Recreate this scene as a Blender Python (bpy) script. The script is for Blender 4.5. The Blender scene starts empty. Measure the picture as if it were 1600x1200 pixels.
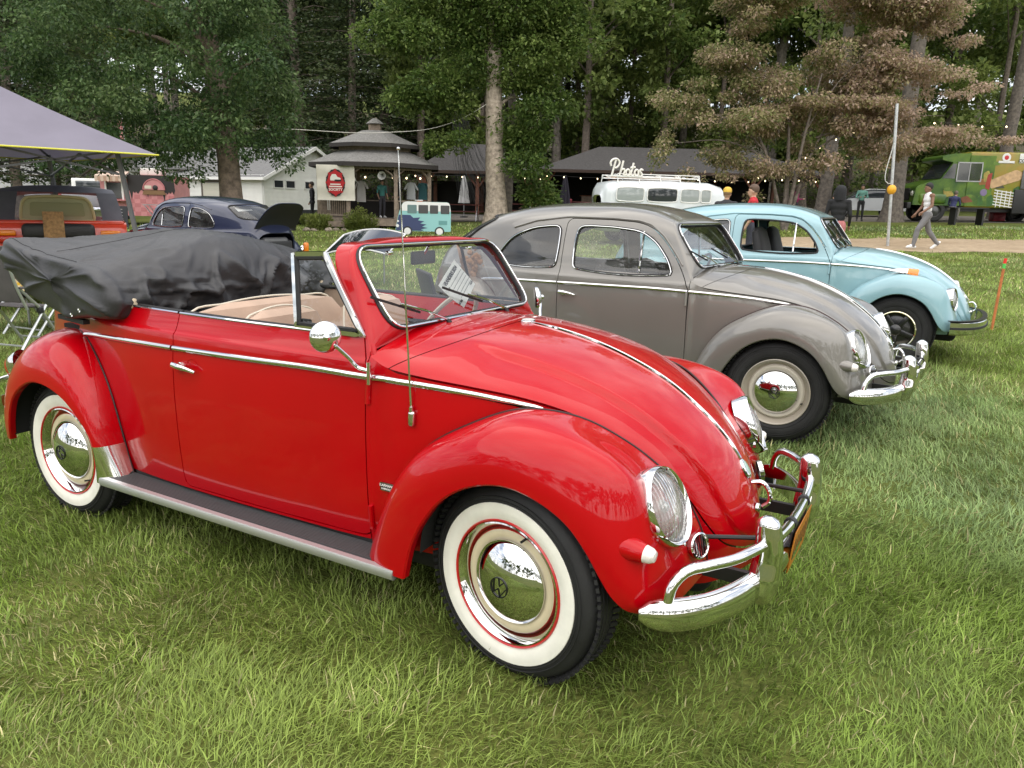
import bpy, bmesh, math, random
import numpy as np
from mathutils import Vector, Matrix

# ------------------------------------------------------------------ camera, sky, sun, exposure
scene = bpy.context.scene
COL = scene.collection
CAM = np.array([1.113, -2.665, 1.488]); YAW, PITCH, ROLL, FPX = math.radians(119.608), math.radians(-13.0), math.radians(1.412), 1210.87
def cam_axes():
    f = np.array([math.cos(PITCH)*math.cos(YAW), math.cos(PITCH)*math.sin(YAW), math.sin(PITCH)])
    r = np.array([math.sin(YAW), -math.cos(YAW), 0.0]); u = np.cross(r, f)
    return r*math.cos(ROLL)+u*math.sin(ROLL), -r*math.sin(ROLL)+u*math.cos(ROLL), f
CR, CU, CF = cam_axes()
cam_data = bpy.data.cameras.new("camera"); cam = bpy.data.objects.new("camera", cam_data); COL.objects.link(cam)
cam_data.sensor_width = 36.0; cam_data.lens = 36.0*FPX/1600.0; cam_data.clip_start = 0.05; cam_data.clip_end = 3000.0
M = Matrix.Identity(4)
for i in range(3):
    M[i][0], M[i][1], M[i][2], M[i][3] = CR[i], CU[i], -CF[i], CAM[i]
cam.matrix_world = M
scene.camera = cam

SUN_EL, SUN_AZ = math.radians(58), math.radians(-60)      # azimuth measured ccw from +x: the sun stands behind the photographer, in thin cloud
world = bpy.data.worlds.new("World"); scene.world = world; world.use_nodes = True
wn = world.node_tree; wn.nodes.clear()
w_out = wn.nodes.new("ShaderNodeOutputWorld"); w_bg = wn.nodes.new("ShaderNodeBackground")
sky = wn.nodes.new("ShaderNodeTexSky"); sky.sky_type = 'NISHITA'; sky.sun_disc = False
sky.sun_elevation = SUN_EL; sky.sun_rotation = math.radians(90) - SUN_AZ; sky.altitude = 100; sky.air_density = 1.0; sky.dust_density = 2.5; sky.ozone_density = 1.0
w_tc = wn.nodes.new("ShaderNodeTexCoord"); w_sep = wn.nodes.new("ShaderNodeSeparateXYZ"); wn.links.new(w_tc.outputs["Generated"], w_sep.inputs[0])
w_max = wn.nodes.new("ShaderNodeMath"); w_max.operation = 'MAXIMUM'; w_max.inputs[1].default_value = 0.06; wn.links.new(w_sep.outputs[2], w_max.inputs[0])
w_comb = wn.nodes.new("ShaderNodeCombineXYZ")
for k in (0, 1):
    d = wn.nodes.new("ShaderNodeMath"); d.operation = 'DIVIDE'; wn.links.new(w_sep.outputs[k], d.inputs[0]); wn.links.new(w_max.outputs[0], d.inputs[1]); wn.links.new(d.outputs[0], w_comb.inputs[k])
w_n = wn.nodes.new("ShaderNodeTexNoise"); w_n.inputs["Scale"].default_value = 0.9; w_n.inputs["Detail"].default_value = 7; w_n.inputs["Roughness"].default_value = 0.58; w_n.inputs["Distortion"].default_value = 0.4
wn.links.new(w_comb.outputs[0], w_n.inputs["Vector"])
w_r = wn.nodes.new("ShaderNodeValToRGB"); w_r.color_ramp.elements[0].position = 0.36; w_r.color_ramp.elements[1].position = 0.62
w_r.color_ramp.elements[0].color = (0.30, 0.30, 0.30, 1); w_r.color_ramp.elements[1].color = (1, 1, 1, 1)
wn.links.new(w_n.outputs["Fac"], w_r.inputs[0])
w_n2 = wn.nodes.new("ShaderNodeTexNoise"); w_n2.inputs["Scale"].default_value = 1.5; w_n2.inputs["Detail"].default_value = 5; wn.links.new(w_comb.outputs[0], w_n2.inputs["Vector"])
w_r2 = wn.nodes.new("ShaderNodeValToRGB"); w_r2.color_ramp.elements[0].position = 0.36; w_r2.color_ramp.elements[1].position = 0.66
w_r2.color_ramp.elements[0].color = (2.6, 2.8, 3.15, 1); w_r2.color_ramp.elements[1].color = (9.8, 9.6, 9.3, 1)
wn.links.new(w_n2.outputs["Fac"], w_r2.inputs[0])
w_mix = wn.nodes.new("ShaderNodeMixRGB"); wn.links.new(w_r.outputs[0], w_mix.inputs[0]); wn.links.new(sky.outputs[0], w_mix.inputs[1]); wn.links.new(w_r2.outputs[0], w_mix.inputs[2])
wn.links.new(w_mix.outputs[0], w_bg.inputs["Color"]); w_bg.inputs["Strength"].default_value = 0.12
wn.links.new(w_bg.outputs[0], w_out.inputs["Surface"])
sun_d = bpy.data.lights.new("sun", 'SUN'); sun_d.energy = 2.0; sun_d.angle = math.radians(130); sun_d.color = (1.0, 0.94, 0.85)
sun = bpy.data.objects.new("sun", sun_d); COL.objects.link(sun)
sdir = Vector((math.cos(SUN_EL)*math.cos(SUN_AZ), math.cos(SUN_EL)*math.sin(SUN_AZ), math.sin(SUN_EL)))
sun.rotation_euler = sdir.to_track_quat('Z', 'Y').to_euler(); sun.location = (0, 0, 30)
scene.view_settings.view_transform = 'Standard'; scene.view_settings.look = 'None'
scene.view_settings.exposure = 1.0; scene.view_settings.gamma = 1.0; scene.view_settings.use_curve_mapping = False
try:
    scene.cycles.use_denoising = True
    scene.cycles.max_bounces = 8; scene.cycles.transparent_max_bounces = 24; scene.cycles.diffuse_bounces = 3; scene.cycles.glossy_bounces = 4; scene.cycles.transmission_bounces = 6
    scene.cycles.sample_clamp_indirect = 6.0; scene.cycles.caustics_reflective = False; scene.cycles.caustics_refractive = False
except Exception:
    pass

# ------------------------------------------------------------------ terrain
def gz(x, y):
    """height of the ground: level under the first car, rising gently away from it"""
    x = np.asarray(x, float); y = np.asarray(y, float)
    s = np.clip((y-0.9)/2.4, 0, 1); s = s*s*(3-2*s)
    far = np.clip(y-8.0, 0, 60)
    h = s*(0.006*np.clip(x, -60, 30)+0.0165*np.clip(y, 0, 60)) + 0.001*np.minimum(far, 18)**2 + 0.036*np.clip(far-18, 0, None)*0.35
    dist = -0.494*(x-1.11)+0.869*(y+2.66)
    h = h + 0.0022*np.clip(dist-44, 0, 200)**2*np.clip(1-0.004*np.clip(dist-44, 0, 200), 0.35, 1)
    return h
def pix_ray(u, v):
    d = CR*(u-800)/FPX+CU*(600-v)/FPX+CF
    return d/np.linalg.norm(d)
def ground_at(u, v):
    """where the line of sight of the surveyed point meets the lawn"""
    d = pix_ray(u, v); t = 1.0; p = CAM
    for k in range(4000):
        p = CAM+d*t
        if p[2] <= gz(p[0], p[1]): break
        t += 0.004*t+0.002
    return np.array([p[0], p[1], float(gz(p[0], p[1]))])
def place(u, D):
    """a spot on the ground D metres ahead along the heading, in the surveyed direction u"""
    h = np.array([math.cos(YAW), math.sin(YAW)]); r = np.array([math.sin(YAW), -math.cos(YAW)])
    v = 320+(u-800)*0.0247
    d = pix_ray(u, v); s = D/(d[0]*h[0]+d[1]*h[1]); p = CAM+d*s
    return np.array([p[0], p[1], float(gz(p[0], p[1]))])
FACE = YAW+math.pi          # heading of something that faces the camera

# ------------------------------------------------------------------ object helpers
def props(o, label=None, cat=None, group=None, kind=None):
    if label: o["label"] = label
    if cat: o["category"] = cat
    if group: o["group"] = group
    if kind: o["kind"] = kind
    return o
def empty(name, loc=(0, 0, 0), rz=0.0, label=None, cat=None, group=None, scale=1.0):
    o = bpy.data.objects.new(name, None); COL.objects.link(o); o.location = tuple(float(a) for a in loc); o.rotation_euler = (0, 0, rz); o.scale = (scale,)*3
    o.empty_display_size = 0.2
    return props(o, label, cat, group)
def mesh_data(name, V, F, smooth=True, sharp=None):
    me = bpy.data.meshes.new(name)
    V = np.asarray(V, dtype=np.float32).reshape(-1, 3)
    if isinstance(F, np.ndarray) and F.ndim == 2:
        n, k = F.shape
        me.vertices.add(len(V)); me.vertices.foreach_set("co", V.ravel())
        me.loops.add(n*k); me.loops.foreach_set("vertex_index", F.astype(np.int32).ravel())
        me.polygons.add(n); me.polygons.foreach_set("loop_start", np.arange(0, n*k, k, dtype=np.int32))
        me.update(calc_edges=True)
    else:
        me.from_pydata([tuple(map(float, v)) for v in V], [], [tuple(int(i) for i in f) for f in F]); me.update()
    if smooth and len(me.polygons):
        me.polygons.foreach_set("use_smooth", np.ones(len(me.polygons), dtype=bool))
        if sharp: me.set_sharp_from_angle(angle=math.radians(sharp))
    return me
def obj(name, VF, mat, parent=None, smooth=True, sharp=38, loc=None, rot=None, label=None, cat=None, group=None, kind=None):
    me = VF if isinstance(VF, bpy.types.Mesh) else mesh_data(name, VF[0], VF[1], smooth, sharp)
    o = bpy.data.objects.new(name, me); COL.objects.link(o)
    if mat is not None:
        ms = mat if isinstance(mat, (list, tuple)) else [mat]
        if not me.materials:
            for m in ms: me.materials.append(m)
    if parent is not None: o.parent = parent
    if loc is not None: o.location = tuple(float(a) for a in loc)
    if rot is not None: o.rotation_euler = rot
    return props(o, label, cat, group, kind)
def copy_tree(o, parent=None):
    c = o.copy(); COL.objects.link(c)
    if parent is not None: c.parent = parent
    for ch in list(o.children): copy_tree(ch, c)
    return c

# ------------------------------------------------------------------ geometry helpers (vertex array, face list)
def join(*parts):
    V, F, n = [], [], 0
    for v, f in parts:
        v = np.asarray(v, float).reshape(-1, 3); V.append(v); F += [tuple(int(i)+n for i in q) for q in f]; n += len(v)
    return np.concatenate(V), F
def grid_faces(n, m, close_i=False, close_j=False, flip=False):
    F = []
    for i in range(n if close_i else n-1):
        for j in range(m if close_j else m-1):
            a, b, c, d = i*m+j, ((i+1) % n)*m+j, ((i+1) % n)*m+(j+1) % m, i*m+(j+1) % m
            F.append((a, d, c, b) if flip else (a, b, c, d))
    return F
def box(cx, cy, cz, sx, sy, sz, bev=0.0):
    if bev <= 0:
        V = [(cx+a*sx/2, cy+b*sy/2, cz+c*sz/2) for a in (-1, 1) for b in (-1, 1) for c in (-1, 1)]
        return np.array(V), [(0, 1, 3, 2), (4, 6, 7, 5), (0, 4, 5, 1), (2, 3, 7, 6), (0, 2, 6, 4), (1, 5, 7, 3)]
    return rbox(cx, cy, cz, sx, sy, sz, bev, 2)
def rbox(cx, cy, cz, sx, sy, sz, r, n=3):
    """rounded box: a cube grid whose points are pushed onto rounded corners"""
    bm = bmesh.new(); bmesh.ops.create_cube(bm, size=1.0)
    for v in bm.verts: v.co = Vector((v.co.x*sx, v.co.y*sy, v.co.z*sz))
    r = min(r, 0.49*min(sx, sy, sz))
    bmesh.ops.bevel(bm, geom=list(bm.edges), offset=r, segments=n, profile=0.5, affect='EDGES')
    bm.verts.index_update()
    V = np.array([tuple(v.co) for v in bm.verts])+np.array([cx, cy, cz]); F = [tuple(v.index for v in f.verts) for f in bm.faces]; bm.free()
    return V, F
def cs(xs, ys):
    """monotone-ish cubic through points, returned as a function"""
    xs = np.asarray(xs, float); ys = np.asarray(ys, float)
    if xs[0] > xs[-1]: xs, ys = xs[::-1], ys[::-1]
    h = np.diff(xs); dl = np.diff(ys)/h if ys.ndim == 1 else np.diff(ys, axis=0)/h[:, None]
    m = np.zeros_like(ys)
    m[1:-1] = (dl[:-1]*(h[1:] if ys.ndim == 1 else h[1:, None])+dl[1:]*(h[:-1] if ys.ndim == 1 else h[:-1, None]))/((h[1:]+h[:-1]) if ys.ndim == 1 else (h[1:]+h[:-1])[:, None])
    m[0] = dl[0]; m[-1] = dl[-1]
    def f(x):
        x = np.clip(np.asarray(x, float), xs[0], xs[-1]); k = np.clip(np.searchsorted(xs, x)-1, 0, len(xs)-2); t = (x-xs[k])/h[k]; hh = h[k]
        if ys.ndim > 1: t = t[..., None]; hh = hh[..., None]
        t2, t3 = t*t, t*t*t
        return (2*t3-3*t2+1)*ys[k]+(t3-2*t2+t)*hh*m[k]+(-2*t3+3*t2)*ys[k+1]+(t3-t2)*hh*m[k+1]
    return f
def spline(P, n, closed=False):
    """smooth curve through 3D (or 2D) points, n samples evenly spread over its length"""
    P = np.asarray(P, float)
    if closed: P = np.concatenate([P[-2:], P, P[:3]])
    d = np.r_[0, np.cumsum(np.sqrt(((P[1:]-P[:-1])**2).sum(1))+1e-9)]
    f = cs(d, P)
    a, b = (d[2], d[-3]) if closed else (d[0], d[-1])
    t = np.linspace(a, b, 400); q = f(t); L = np.r_[0, np.cumsum(np.sqrt(((q[1:]-q[:-1])**2).sum(1)))]
    s = np.linspace(0, L[-1], n+1)[:-1] if closed else np.linspace(0, L[-1], n)
    return f(np.interp(s, L, t))
def sweep(path, section, closed=False, up=(0, 0, 1), cap=True, scale=None):
    """sweep a closed 2D section (side, up) along a path"""
    P = np.asarray(path, float); n = len(P); S = np.asarray(section, float); m = len(S)
    T = (np.roll(P, -1, 0)-np.roll(P, 1, 0)) if closed else np.gradient(P, axis=0)
    T /= np.linalg.norm(T, axis=1)[:, None]+1e-12
    U = np.tile(np.asarray(up, float), (n, 1)) if np.ndim(up) == 1 else np.asarray(up, float)
    B = np.cross(T, U); bl = np.linalg.norm(B, axis=1)
    for i in np.where(bl < 1e-3)[0]: B[i] = np.cross(T[i], (1, 0.01, 0.02))
    B /= np.linalg.norm(B, axis=1)[:, None]; U = np.cross(B, T)
    sc = np.ones(n) if scale is None else np.asarray(scale, float)
    V = P[:, None, :]+(S[None, :, 0:1]*B[:, None, :]+S[None, :, 1:2]*U[:, None, :])*sc[:, None, None]
    F = grid_faces(n, m, closed, True)
    if cap and not closed: F += [tuple(range(m)), tuple((n-1)*m+k for k in reversed(range(m)))]
    return V.reshape(-1, 3), F
def circ(r, n=8, ry=None):
    a = np.linspace(0, 2*math.pi, n, endpoint=False)
    return np.stack([r*np.cos(a), (ry or r)*np.sin(a)], 1)
def tube(path, r, n=8, closed=False, scale=None, cap=True):
    P = np.asarray(path, float)
    # parallel transport frame
    T = (np.roll(P, -1, 0)-np.roll(P, 1, 0)) if closed else np.gradient(P, axis=0)
    T /= np.linalg.norm(T, axis=1)[:, None]+1e-12
    u = np.cross(T[0], (0, 0, 1)); 
    if np.linalg.norm(u) < 1e-3: u = np.cross(T[0], (1, 0, 0))
    u /= np.linalg.norm(u); Us = []
    for t in T:
        u = u-t*np.dot(u, t); u /= np.linalg.norm(u)+1e-12; Us.append(u)
    return sweep(P, circ(r, n), closed, np.array(Us), cap, scale)
def lathe(profile, n=48, axis='y', center=(0, 0, 0), close=False):
    """profile of (radius, height) turned about an axis; height runs along the axis"""
    pr = np.asarray(profile, float); a = np.linspace(0, 2*math.pi, n, endpoint=False)
    R, H = pr[:, 0], pr[:, 1]
    C, S = np.cos(a), np.sin(a)
    if axis == 'y': V = np.stack([R[:, None]*C, np.repeat(H[:, None], n, 1), R[:, None]*S], -1)
    elif axis == 'z': V = np.stack([R[:, None]*C, R[:, None]*S, np.repeat(H[:, None], n, 1)], -1)
    else: V = np.stack([np.repeat(H[:, None], n, 1), R[:, None]*C, R[:, None]*S], -1)
    F = grid_faces(len(pr), n, close, True, flip=(axis != 'y'))
    return V.reshape(-1, 3)+np.asarray(center, float), F
def prism(poly, y0, y1, axis='y'):
    """extrude a 2D polygon; (a, b) are (x, z) for axis y, (y, z) for axis x, (x, y) for axis z"""
    P = np.asarray(poly, float); n = len(P)
    def at(h):
        c = np.full(n, h)
        return np.stack({'y': (P[:, 0], c, P[:, 1]), 'x': (c, P[:, 0], P[:, 1]), 'z': (P[:, 0], P[:, 1], c)}[axis], 1)
    V = np.concatenate([at(y0), at(y1)])
    F = [tuple(range(n)), tuple(range(2*n-1, n-1, -1))]+[(i, i+n, (i+1) % n+n, (i+1) % n) for i in range(n)]
    return V, F
def bar(p, q, w, h=None):
    """square bar from p to q"""
    h = h or w
    return sweep([p, q], [(-w/2, -h/2), (w/2, -h/2), (w/2, h/2), (-w/2, h/2)])
def xf(VF, rot=None, loc=None, scale=None):
    V = np.asarray(VF[0], float).copy()
    if scale is not None: V = V*np.asarray(scale, float)
    if rot is not None: V = V@np.array(Matrix(rot).to_3x3()).T
    if loc is not None: V = V+np.asarray(loc, float)
    return V, VF[1]
def mirror_y(VF):
    V = np.asarray(VF[0], float).copy(); V[:, 1] *= -1
    return V, [tuple(reversed(f)) for f in VF[1]]
def clip(V, F, val):
    """keep the part of a mesh where val < 0; cut faces exactly along val = 0"""
    V = np.asarray(V, float); val = np.asarray(val, float); val = np.where(np.abs(val) < 1e-7, -1e-7, val)
    newV = list(V); cut = {}; out = []
    neg = val < 0
    for f in F:
        k = sum(1 for i in f if neg[i])
        if k == len(f): out.append(tuple(f)); continue
        if k == 0: continue
        g = []
        for a, b in zip(f, f[1:]+f[:1]) if isinstance(f, tuple) else zip(f, list(f[1:])+[f[0]]):
            if neg[a]: g.append(a)
            if neg[a] != neg[b]:
                e = (a, b) if a < b else (b, a)
                if e not in cut:
                    t = val[e[0]]/(val[e[0]]-val[e[1]]); cut[e] = len(newV); newV.append(V[e[0]]+(V[e[1]]-V[e[0]])*t)
                g.append(cut[e])
        if len(g) >= 3: out.append(tuple(g))
    return compact(np.array(newV), out)
def compact(V, F):
    used = sorted({i for f in F for i in f}); mp = {a: k for k, a in enumerate(used)}
    return np.asarray(V)[used] if used else np.zeros((0, 3)), [tuple(mp[i] for i in f) for f in F]
def vnormals(V, F):
    N = np.zeros_like(V)
    for f in F:
        p = V[list(f)]; n = np.zeros(3)
        for k in range(1, len(f)-1): n += np.cross(p[k]-p[0], p[k+1]-p[0])
        for i in f: N[i] += n
    return N/(np.linalg.norm(N, axis=1)[:, None]+1e-12)
def weld(V, F, tol=1e-5):
    V = np.asarray(V, float); key = {}; mp = []; out = []
    for i, k in enumerate(map(tuple, np.round(V/tol).astype(np.int64))):
        if k not in key: key[k] = len(out); out.append(V[i])
        mp.append(key[k])
    F2 = []
    for f in F:
        g = []
        for i in f:
            j = mp[i]
            if j not in g: g.append(j)
        if len(g) >= 3: F2.append(tuple(g))
    return np.array(out), F2
def flange(VF, depth=0.016, inward=True, keep=None):
    """fold every open edge of a panel inwards, so gaps between panels have real depth"""
    V, F = weld(*VF); N = vnormals(V, F); cnt = {}
    for f in F:
        for a, b in zip(f, f[1:]+f[:1]):
            e = (min(a, b), max(a, b)); cnt.setdefault(e, []).append((a, b))
    newV = list(V); mp = {}; G = list(F)
    for e, l in cnt.items():
        if len(l) != 1: continue
        a, b = l[0]
        if keep is not None and not (keep(V[a]) and keep(V[b])): continue
        for i in (a, b):
            if i not in mp: mp[i] = len(newV); newV.append(V[i]-N[i]*depth)
        G.append((b, a, mp[a], mp[b]))
    return np.array(newV), G
def sdf_poly(P, poly):
    """signed distance of 2D points to a closed polygon, negative inside"""
    P = np.asarray(P, float); Q = np.asarray(poly, float); A = Q; B = np.roll(Q, -1, 0)
    d = np.full(len(P), 1e9); ins = np.zeros(len(P), bool)
    for a, b in zip(A, B):
        e = b-a; w = P-a; t = np.clip((w@e)/(e@e+1e-15), 0, 1); d = np.minimum(d, ((w-t[:, None]*e)**2).sum(1))
        c = (a[1] > P[:, 1]) != (b[1] > P[:, 1])
        if abs(e[1]) > 1e-12: ins ^= c & (P[:, 0] < e[0]*(P[:, 1]-a[1])/e[1]+a[0])
    return np.sqrt(d)*np.where(ins, -1, 1)
def roundpoly(pts, r, n=6):
    """polygon with rounded corners; r one radius or one for each corner"""
    P = np.asarray(pts, float); k = len(P); rr = [r]*k if np.isscalar(r) else r; out = []
    for i in range(k):
        p, a, b = P[i], P[i-1], P[(i+1) % k]; u = a-p; v = b-p; lu, lv = np.linalg.norm(u), np.linalg.norm(v); d = min(rr[i], 0.45*lu, 0.45*lv)
        if d < 1e-5: out.append(p); continue
        s, e = p+u/lu*d, p+v/lv*d
        for t in np.linspace(0, 1, n): out.append((1-t)**2*s+2*t*(1-t)*p+t*t*e)
    return np.array(out)

# ------------------------------------------------------------------ materials
MATS = {}
def mat(name, color, rough=0.5, metal=0.0, coat=0.0, coat_rough=0.03, spec=0.5, var=0.0, vscale=6.0, bump=0.0, bscale=40.0, sheen=0.0, emit=None, estr=1.0, flakes=0.0, vcol=None, detail=4.0, transl=0.0, rvar=0.0, coords="Object"):
    if name in MATS: return MATS[name]
    m = bpy.data.materials.new(name); m.use_nodes = True; nt = m.node_tree; b = nt.nodes["Principled BSDF"]
    c = tuple(color)+(1,)
    b.inputs["Base Color"].default_value = c; b.inputs["Roughness"].default_value = rough; b.inputs["Metallic"].default_value = metal
    b.inputs["Coat Weight"].default_value = coat; b.inputs["Coat Roughness"].default_value = coat_rough; b.inputs["Specular IOR Level"].default_value = spec
    if sheen: b.inputs["Sheen Weight"].default_value = sheen
    if emit: b.inputs["Emission Color"].default_value = tuple(emit)+(1,); b.inputs["Emission Strength"].default_value = estr
    tc = nt.nodes.new("ShaderNodeTexCoord")
    if var or vcol or rvar:
        n = nt.nodes.new("ShaderNodeTexNoise"); n.inputs["Scale"].default_value = vscale; n.inputs["Detail"].default_value = detail; n.inputs["Roughness"].default_value = 0.6
        nt.links.new(tc.outputs[coords], n.inputs["Vector"])
        r = nt.nodes.new("ShaderNodeValToRGB"); r.color_ramp.elements[0].position = 0.32; r.color_ramp.elements[1].position = 0.68
        if vcol: r.color_ramp.elements[0].color = tuple(vcol)+(1,); r.color_ramp.elements[1].color = c
        else:
            r.color_ramp.elements[0].color = tuple(max(0, x*(1-var)) for x in color)+(1,); r.color_ramp.elements[1].color = tuple(min(1, x*(1+var)) for x in color)+(1,)
        nt.links.new(n.outputs["Fac"], r.inputs[0])
        if var or vcol: nt.links.new(r.outputs[0], b.inputs["Base Color"])
        if rvar:
            mr = nt.nodes.new("ShaderNodeMapRange"); mr.inputs[3].default_value = max(0.0, rough-rvar); mr.inputs[4].default_value = rough+rvar
            nt.links.new(n.outputs["Fac"], mr.inputs[0]); nt.links.new(mr.outputs[0], b.inputs["Roughness"])
    if bump:
        n2 = nt.nodes.new("ShaderNodeTexNoise"); n2.inputs["Scale"].default_value = bscale; n2.inputs["Detail"].default_value = 5
        nt.links.new(tc.outputs[coords], n2.inputs["Vector"]); bp = nt.nodes.new("ShaderNodeBump"); bp.inputs["Strength"].default_value = bump; bp.inputs["Distance"].default_value = 0.01
        nt.links.new(n2.outputs["Fac"], bp.inputs["Height"]); nt.links.new(bp.outputs[0], b.inputs["Normal"])
    if transl:
        t = nt.nodes.new("ShaderNodeBsdfTranslucent"); mx = nt.nodes.new("ShaderNodeMixShader"); mx.inputs[0].default_value = transl
        src = b.inputs["Base Color"].links[0].from_socket if b.inputs["Base Color"].links else None
        if src: nt.links.new(src, t.inputs[0])
        else: t.inputs[0].default_value = c
        nt.links.new(b.outputs[0], mx.inputs[1]); nt.links.new(t.outputs[0], mx.inputs[2]); nt.links.new(mx.outputs[0], nt.nodes["Material Output"].inputs[0])
    MATS[name] = m
    return m
def glass_mat(name, tint=(0.86, 0.9, 0.88), refl=1.0, dirt=0.03, clear=1.0):
    """thin pane: lets light straight through and mirrors more at grazing angles, with a trace of dust, or painted sky scatter on lamps"""
    if name in MATS: return MATS[name]
    m = bpy.data.materials.new(name); m.use_nodes = True; nt = m.node_tree; nt.nodes.clear()
    o = nt.nodes.new("ShaderNodeOutputMaterial"); tr = nt.nodes.new("ShaderNodeBsdfTransparent"); tr.inputs[0].default_value = tuple(tint)+(1,)
    gl = nt.nodes.new("ShaderNodeBsdfGlossy"); gl.inputs["Roughness"].default_value = 0.01; gl.inputs[0].default_value = (refl,)*3+(1,)
    fr = nt.nodes.new("ShaderNodeFresnel"); fr.inputs[0].default_value = 1.62; mx = nt.nodes.new("ShaderNodeMixShader")
    nt.links.new(fr.outputs[0], mx.inputs[0]); nt.links.new(tr.outputs[0], mx.inputs[1]); nt.links.new(gl.outputs[0], mx.inputs[2])
    df = nt.nodes.new("ShaderNodeBsdfDiffuse"); df.inputs[0].default_value = (0.6, 0.6, 0.58, 1); m2 = nt.nodes.new("ShaderNodeMixShader")
    tc = nt.nodes.new("ShaderNodeTexCoord"); n = nt.nodes.new("ShaderNodeTexNoise"); n.inputs["Scale"].default_value = 7; n.inputs["Detail"].default_value = 6; nt.links.new(tc.outputs["Object"], n.inputs["Vector"])
    mr = nt.nodes.new("ShaderNodeMapRange"); mr.inputs[1].default_value = 0.35; mr.inputs[2].default_value = 0.75; mr.inputs[3].default_value = dirt*0.4; mr.inputs[4].default_value = dirt*1.6
    nt.links.new(n.outputs["Fac"], mr.inputs[0]); nt.links.new(mr.outputs[0], m2.inputs[0])
    nt.links.new(mx.outputs[0], m2.inputs[1]); nt.links.new(df.outputs[0], m2.inputs[2]); nt.links.new(m2.outputs[0], o.inputs[0])
    MATS[name] = m
    return m
def chrome(name="chrome", col=(0.74, 0.74, 0.74), rough=0.045):
    return mat(name, col, rough=rough, metal=1.0, rvar=0.03, vscale=18)
# ------------------------------------------------------------------ beetle bodywork (x forward from the front axle, y to the left, z up)
W_ = cs([-3.2, -3.16, -3.08, -2.95, -2.75, -2.5, -2.25, -2.0, -1.7, -1.4, -1.0, -.62, -.53, -.33, -.1, .05, .17, .265, .34, .414, .466, .504],
        [.06, .15, .27, .375, .465, .54, .596, .632, .652, .658, .652, .634, .622, .596, .556, .524, .474, .428, .387, .337, .297, .262])
V_ = cs([.2, .28, .36, .45, .62, .78, .88, .92, .945, .952, .97, 1.02], [-.036, -.023, -.0125, -.0055, 0, -.001, -.008, -.013, -.0175, -.0245, -.032, -.05])
ZR_ = cs([-3.2, -3.17, -3.1, -3.0, -2.85, -2.64, -2.45, -2.14, -1.84, -1.5, -1.19, -.98, -.84, -.6], [.42, .60, .80, .965, 1.12, 1.262, 1.348, 1.424, 1.456, 1.468, 1.457, 1.418, 1.366, 1.25])
def hull_half(cab=False):
    """left half of the passenger body: grid of stations from the windscreen outline back to the tail"""
    Xs = np.r_[np.linspace(-.632, -.76, 8), np.linspace(-.78, -1.7, 40)[0:], np.linspace(-1.72, -2.9, 46), np.linspace(-2.92, -3.2, 18)]
    zf = np.array([0, .25, .5, .75, .90, .975, 1.0]); A = np.array([1, .965, .935, .900, .82, .52, 0]); B = np.array([1, .945, .888, .80, .635, .36, 0])
    if cab: A = np.array([1, .957, .919, .882, .812, .52, 0])
    lowz = np.array([.28, .36, .45, .60, .74, .84, .905, .935, .945, .953, .97]); rows = []
    for X in Xs:
        k = np.clip((X+1.6)/.968, 0, 1); sh = -.53*k**1.4; zr = 1.37
        for it in range(6):
            zr = float(ZR_(X+sh*(zr-.97))); zr = zr if not (cab and k > .55) else min(zr, 1.350)
        w = float(W_(X))
        if zr > 1.18: lz = lowz; 
        else:
            q = np.clip((1.18-zr)/.25, 0, 1); q = q*q*(3-2*q); fr = (lowz-.28)/(1.18-.28); lz = lowz*(1-q)+(.28+(zr-.28)*fr)*q
            lz = np.minimum(lz, zr-.02-.02*(10-np.arange(11))/10) if zr < 1.0 else lz
        zb = lz[-1]; H = zr-zb; wb = w-.034
        r = A*k+B*(1-k)
        uz = zb+zf[1:]*H; uy = wb*r[1:]
        y = np.r_[w+V_(lowz), uy]; z = np.r_[lz, uz]; y[10] = wb
        if zr < 1.0: y = np.maximum(y, 0)
        P = np.stack([y, z], 1); d = np.r_[0, np.cumsum(np.sqrt((np.diff(P, axis=0)**2).sum(1)))]
        # closing tangent at the top is level: mirror one point
        P2 = np.vstack([P, [-P[-2, 0], P[-2, 1]]]); d2 = np.r_[d, 2*d[-1]-d[-2]]
        f = cs(d2, P2); t = np.r_[np.linspace(0, d[7], 26)[:-1], np.linspace(d[7], d[10], 12)[:-1], np.linspace(d[10], d[-1], 44)]
        q = f(t); x = X+sh*np.maximum(q[:, 1]-.97, 0)
        rows.append(np.stack([x, np.maximum(q[:, 0], 0), q[:, 1]], 1))
    return np.array(rows)        # stations x 73 x 3
F_C = np.array([(-.60, 1.048), (-.50, 1.047), (-.36, 1.042), (-.20, 1.024), (-.03, .988), (.12, .938), (.25, .878), (.36, .805), (.45, .730), (.52, .650), (.565, .570), (.597, .485), (.613, .42), (.617, .352)])
F_E = np.array([(-.628, .605, .962), (-.55, .606, .930), (-.40, .588, .912), (-.23, .562, .899), (-.06, .532, .882), (.09, .493, .848), (.21, .447, .79), (.31, .397, .72), (.39, .347, .645), (.45, .303, .565), (.50, .262, .48), (.545, .205, .405), (.585, .10, .357), (.612, .015, .342)])
NT, NS = 96, 56
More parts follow.
